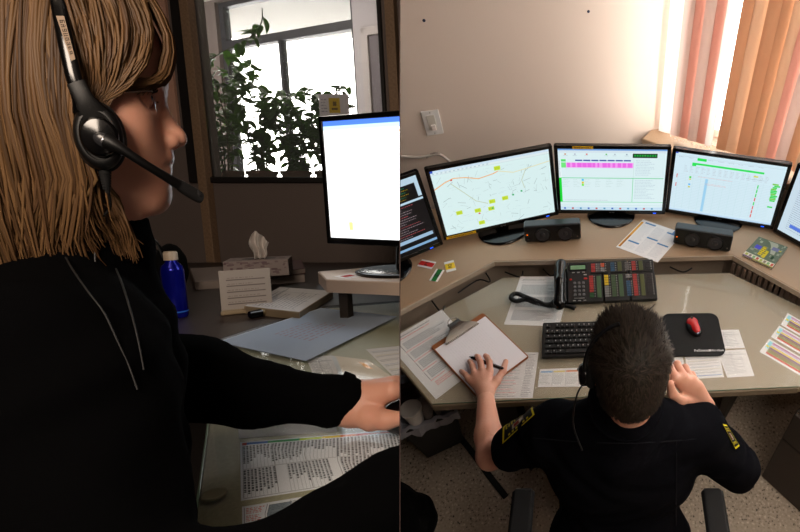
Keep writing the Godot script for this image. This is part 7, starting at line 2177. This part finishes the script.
func woman_hair(root: Node3D, T: Transform3D) -> void:
	var g := RandomNumberGenerator.new(); g.seed = 4
	var tmp := MB.new()
	tmp.colored = true
	tmp.tint = Color(0.070, 0.037, 0.016)
	var cap := Body.new()
	cap.blob(Vector3(72, 60, 0), Vector3(100, 96, 76), 26)
	cap.blob(Vector3(30, 120, 10), Vector3(52, 90, 62), 30)
	cap.cone(Vector3(22, 130, 34), Vector3(26, 225, 40), 42, 24, 26); cap.cone(Vector3(20, 130, -34), Vector3(20, 225, -44), 42, 24, 26)
	cap.blob(Vector3(172, 160, 0), Vector3(74, 80, 120), 14, Basis.IDENTITY, true)
	cap.blob(Vector3(168, 98, 0), Vector3(38, 44, 66), 14, Basis.IDENTITY, true)
	cap.mesh_into(tmp, 4.0)
	var lock := func(q: Array, r: float, shade: float, flat: float) -> void:
		var p := []
		for v: Vector3 in q: p.append(Vector3(v.x + 0.11 * v.z, v.y, v.z))
		var c := Color(0.150, 0.080, 0.034).lerp(Color(0.052, 0.026, 0.011), clampf(shade, 0.0, 1.0))
		c.a = 1.0
		tmp.tint = c
		var pts := curve(p, 13)
		var rr := []
		for i in 13:
			var t := i / 12.0
			rr.append(r * (0.55 + 0.6 * sin(PI * minf(t * 1.15, 1.0))) * (1.0 - 0.85 * pow(t, 5.0)) + 0.25)
		tmp.tube(pts, rr, 6, flat, Vector3(0, 0, 1), false)
	# side curtain: from the parting down over the side and back of the head to the shoulder
	for i in 1250:
		var a := g.randf()
		var n := g.randfn(0, 1.0)
		var x0 := lerpf(-30, 104, a) + g.randfn(0, 3)
		var xe := lerpf(-52, 78, pow(a, 0.9)) + g.randfn(0, 7)
		var ye := lerpf(268, 222, pow(a, 3.0)) + g.randfn(0, 14)
		var out := g.randf_range(-4, 8)
		var ox := 13.0 * sin(a * 9.0 + 1.0) + g.randfn(0, 3.5)
		lock.call([Vector3(x0, -38, 18 + out), Vector3(x0 - 4, 10, 62 + out), Vector3(lerpf(x0, xe, 0.35) - 6, 70, 79 + out), Vector3(lerpf(x0, xe, 0.6) - 8 + ox * 0.5, 125, 84 + out), Vector3(lerpf(x0, xe, 0.85) + ox, 180, 80 + out), Vector3(xe + n * 3, lerpf(180, ye, 0.7), 72 + out), Vector3(xe + 6 + n * 5, ye, 64 + out)], g.randf_range(0.8, 2.3), 0.5 + 0.5 * sin(a * 31.0 + g.randfn(0, 0.6)) + g.randfn(0, 0.22), 0.6)
	# locks in front of the earpiece falling over the neck
	for i in 190:
		var a := g.randf()
		lock.call([Vector3(lerpf(58, 80, a), 128, 72), Vector3(lerpf(70, 84, a), 165, 70 + g.randfn(0, 3)), Vector3(lerpf(78, 104, a) + g.randfn(0, 2), 196, 62), Vector3(lerpf(84, 117, a) + g.randfn(0, 2), 226, 56 + g.randfn(0, 3)), Vector3(lerpf(88, 121, a) + g.randfn(0, 4), 252 - 8 * (1 - a) + g.randfn(0, 5), 52)], g.randf_range(0.8, 1.9), 0.35 + 0.5 * g.randf(), 0.6)
	# temple hair: fan from the parting down over the temple to the ear
	for i in 620:
		var a := g.randf()
		var w := sin(a * 17.0) * 3.0
		lock.call([Vector3(lerpf(66, 118, a), -40, 16 + g.randfn(0, 3)), Vector3(lerpf(80, 152, a) + g.randfn(0, 2), -2, lerpf(66, 44, a) + g.randfn(0, 3)), Vector3(lerpf(88, 165, a) + w, 38, lerpf(78, 54, a) + g.randfn(0, 3)), Vector3(lerpf(93, 153, a) + w, 72 + g.randfn(0, 2), lerpf(82, 64, a) + g.randfn(0, 3)), Vector3(lerpf(94, 128, a) + g.randfn(0, 2), 95 + g.randfn(0, 3), lerpf(81, 72, a)), Vector3(lerpf(90, 104, a) + g.randfn(0, 3), 110 + g.randfn(0, 5), 78)], g.randf_range(0.8, 2.0), 0.35 + 0.4 * sin(a * 37.0 + g.randfn(0, 0.5)) + g.randfn(0, 0.15), 0.55)
	# outer fringe: sweeps past the forehead and back over the brow
	for i in 260:
		var a := g.randf()
		var e := g.randfn(0, 1.0)
		lock.call([Vector3(120, -38, lerpf(6, 24, a)), Vector3(lerpf(166, 158, a) + e, -2, lerpf(14, 38, a)), Vector3(lerpf(184, 177, a) + e, 38, lerpf(6, 42, a)), Vector3(lerpf(179, 172, a) + e * 1.5, 66, lerpf(10, 46, a)), Vector3(lerpf(169, 163, a) + e, 81 + g.randfn(0, 2), lerpf(20, 52, a)), Vector3(lerpf(157, 144, a), 88 + g.randfn(0, 2.0), lerpf(38, 60, a)), Vector3(lerpf(144, 120, a) + g.randfn(0, 5), 94 + g.randfn(0, 3), lerpf(52, 68, a))], g.randf_range(0.7, 1.7), 0.25 + 0.3 * sin(a * 19.0) + g.randfn(0, 0.15), 0.55)
	# far side fringe: silhouette in front of the forehead
	for i in 90:
		var a := g.randf()
		lock.call([Vector3(110, -34, -10), Vector3(158, -2, -20 + 30 * a), Vector3(181 + g.randfn(0, 1.5), 40, -16 + 34 * a), Vector3(176 + g.randfn(0, 2), 66, -14 + 36 * a), Vector3(lerpf(160, 168, a), 81 + g.randfn(0, 3), -30 + 50 * a)], g.randf_range(1.3, 2.6), 0.45 + g.randfn(0, 0.2), 0.6)
	# back and far side
	for i in 160:
		var a := g.randf()
		var z := lerpf(56, -70, a)
		lock.call([Vector3(40 - 30 * a, -36, z * 0.3), Vector3(-26, 20, z * 0.9), Vector3(-36, 90, z), Vector3(-34 + 14 * absf(z) / 70.0, 160, z), Vector3(-20 + g.randfn(0, 8), 250 + g.randfn(0, 10), z * 0.9)], g.randf_range(2.5, 4.5), g.randf(), 0.6)
	var b := MB.new()
	b.colored = true
	b.merge_map(tmp, T)
	var hm := mat(Color.WHITE, 0.5, 0.0, 0.35)
	hm.vertex_color_use_as_albedo = true
	tag(put(b, "hair", hm, root), "long layered blonde hair with a swept fringe")

func woman_headset(T: Transform3D, base: Vector3) -> void:
	# in head units, then mapped
	var hub := T * Vector3(92, 133, 92)
	var o := thing("headset", "black headset with round earpiece and boom microphone reaching past the woman's chin", "headset", Transform3D(Basis.IDENTITY, hub))
	var S9 := Transform3D(Basis.from_scale(Vector3(0.9, 0.9, 1.0)), Vector3(11.2 + 18.0, 10.8 + 14.0, 0))
	var L := Transform3D(T.basis, T.origin - hub) * S9
	var zr := Basis(Vector3.RIGHT, PI / 2)       # lathe axis y -> z
	var mk := func(called: String, m: Material, tmp: MB, parent: Node3D) -> MeshInstance3D:
		var b := MB.new(); b.merge_map(tmp, L); return put(b, called, m, parent)
	var t := MB.new(); t.lathe(Transform3D(zr, Vector3(90, 131, 80)), [Vector2(14, -6), Vector2(27, -4), Vector2(31, 2), Vector2(30, 10), Vector2(24, 13)], 36, Vector2(0.86, 1.12)); mk.call("ear_cushion", M.rubber, t, o)
	t = MB.new(); t.lathe(Transform3D(zr, Vector3(91, 131, 92)), [Vector2(30, -2), Vector2(31, 3), Vector2(28, 8), Vector2(22, 10), Vector2(20, 8), Vector2(0, 8)], 40, Vector2(0.80, 1.06)); mk.call("earcup", M.black, t, o)
	t = MB.new(); t.lathe(Transform3D(zr, Vector3(93, 132, 101)), [Vector2(19, -2), Vector2(19, 4), Vector2(16, 7), Vector2(0, 8)], 36); var hubm: MeshInstance3D = mk.call("swivel", M.black_gloss, t, o)
	t = MB.new(); t.ball(Vector3(99, 136, 108), Vector3(12.5, 7.5, 4), 18, Basis(Vector3.BACK, 0.35)); mk.call("joint_cap", mat(Color(0.16, 0.16, 0.17), 0.25), t, hubm)
	t = MB.new(); t.ball(Vector3(98, 136, 111), Vector3(4, 3.6, 2), 12); mk.call("emblem", mat(Color(0.62, 0.62, 0.64), 0.2, 0.8), t, hubm)
	# boom
	t = MB.new(); t.tube(curve([Vector3(98, 135, 106), Vector3(112, 142, 106), Vector3(130, 154, 102), Vector3(149, 166, 94), Vector3(170, 179, 82)], 26), [7.5, 8.6, 8.8, 8.0, 7.2, 6.6, 6.0, 5.6, 5.2, 5.0, 4.8, 4.7, 4.6, 4.6, 4.6, 4.6, 4.6, 4.6, 4.7, 4.8, 5.0, 5.2, 5.4, 5.6, 5.8, 6.0], 14); mk.call("boom", M.black, t, o)
	t = MB.new(); t.tube(curve([Vector3(166, 176.5, 84), Vector3(177, 183.5, 78), Vector3(188, 190, 72), Vector3(193, 192.5, 70)], 10), [5.6, 6.4, 6.9, 7.1, 7.2, 7.2, 7.0, 6.4, 5.0, 2.0], 16); var mic: MeshInstance3D = mk.call("microphone", M.rubber, t, o)
	t = MB.new(); t.ball(Vector3(186, 187, 77), Vector3(6.5, 4.6, 3.5), 14, Basis(Vector3.BACK, 0.5)); mk.call("mesh_tip", mat(Color(0.35, 0.35, 0.36), 0.35, 0.8), t, mic)
	# headband with yoke and label
	t = MB.new(); t.tube(curve([Vector3(82, 108, 98), Vector3(77, 86, 100), Vector3(73, 58, 97), Vector3(69, 26, 88), Vector3(64, -14, 68), Vector3(60, -44, 30), Vector3(58, -54, 0), Vector3(52, -34, -40), Vector3(60, 20, -86), Vector3(72, 90, -92)], 44), [13, 12, 10, 8.6, 8.2, 8, 8, 8], 12, 0.34, Vector3(0, 0, 1)); mk.call("headband", M.black_gloss, t, o)
	t = MB.new(); t.tube(curve([Vector3(92, 118, 97), Vector3(84, 100, 101), Vector3(77, 82, 101)], 10), [19, 18, 16, 14, 12, 10, 9.5], 14, 0.22, Vector3(0, 0, 1)); mk.call("yoke", M.black, t, o)
	t = MB.new()
	var A := [Vector3(65.0, 22, 91.5), Vector3(72.4, 21, 91.5), Vector3(79.4, 61, 100.9), Vector3(75.4, 63, 101.2)]
	var nn := Vector3(0, 0, 1)
	t.quad(A[0], A[1], A[2], A[3], nn)
	var sz := Vector3(0, 0, 0.8)
	t.quad(A[0] - sz, A[1] - sz, A[2] - sz, A[3] - sz, -nn)
	for i in 4: t.quad(A[i], A[(i + 1) % 4], A[(i + 1) % 4] - sz, A[i] - sz, (A[(i + 1) % 4] - A[i]).cross(nn).normalized())
	var im := blank(28, 128, Color(0.66, 0.58, 0.50))
	# worn upright characters, read along the band
	var gl := {"S": ["###", "#..", "###", "..#", "###"], "A": [".#.", "#.#", "###", "#.#", "#.#"], "6": ["###", "#..", "###", "#.#", "###"], "9": ["###", "#.#", "###", "..#", "###"], "B": ["##.", "#.#", "##.", "#.#", "##."], "U": ["#.#", "#.#", "#.#", "#.#", "###"], "8": ["###", "#.#", "###", "#.#", "###"], "0": ["###", "#.#", "#.#", "#.#", "###"], "3": ["###", "..#", "###", "..#", "###"]}
	var yy := 12
	for ch in ["6", "A", "9", "U", "0", "3", "B", "8"]:
		var rows: Array = gl[ch]
		for r in 5:
			for q in 3:
				if rows[r][q] == "#": rect(im, 22 - r * 3.4, yy + q * 3, 3, 3, Color(0.22, 0.18, 0.15))
		yy += 13
	mk.call("label", picture(im), t, o)
	# strain relief and cable
	t = MB.new()
	for i in 7: t.lathe(Transform3D(Basis.IDENTITY, Vector3(91.0 - i * 0.2, 166 + i * 2.6, 88 - i)), [Vector2(3, -1.2), Vector2(6.4 - i * 0.35, -1.0), Vector2(6.4 - i * 0.35, 1.0), Vector2(3, 1.2)], 14)
	t.tube([Vector3(91, 158, 90), Vector3(91, 168, 88), Vector3(90, 185, 81)], [7, 5, 3], 12); mk.call("strain_relief", M.rubber, t, o)
	t = MB.new(); t.tube(curve([Vector3(90, 183, 82), Vector3(91, 193, 79), Vector3(88, 203, 75), Vector3(80, 210, 72), Vector3(74, 216, 66), Vector3(68, 235, 66), Vector3(66, 255, 70), Vector3(66, 266, 74)], 30), [1.7], 8); mk.call("cable", M.black, t, o)
	# glasses
	var gc := T * Vector3(150, 98, 48)
	var gsx := thing("eyeglasses", "thin rimless eyeglasses with fine silver temples on the woman's face", "eyeglasses", Transform3D(Basis.IDENTITY, gc))
	var L2 := Transform3D(T.basis, T.origin - gc)
	var mk2 := func(called: String, m: Material, tmp: MB, parent: Node3D) -> MeshInstance3D:
		var b := MB.new(); b.merge_map(tmp, L2); return put(b, called, m, parent)
	for s: float in [1.0, -1.0]:
		t = MB.new(); t.tube(curve([Vector3(160, 94, s * 46), Vector3(154, 95.5, s * 56), Vector3(136, 99.5, s * 66), Vector3(112, 102, s * 72), Vector3(92, 104, s * 76)], 16), [0.75], 6); mk2.call("temple", mat(Color(0.75, 0.7, 0.65), 0.25, 1.0), t, gsx)
		t = MB.new(); t.ball(Vector3(161.5, 104, s * 32), Vector3(0.6, 9, 14), 18); mk2.call("lens", glass_mat(0.03), t, gsx)
	t = MB.new(); t.tube(curve([Vector3(162, 101, 18), Vector3(164.5, 98, 0), Vector3(162, 101, -18)], 8), [0.8], 6); mk2.call("bridge", mat(Color(0.75, 0.7, 0.65), 0.25, 1.0), t, gsx)
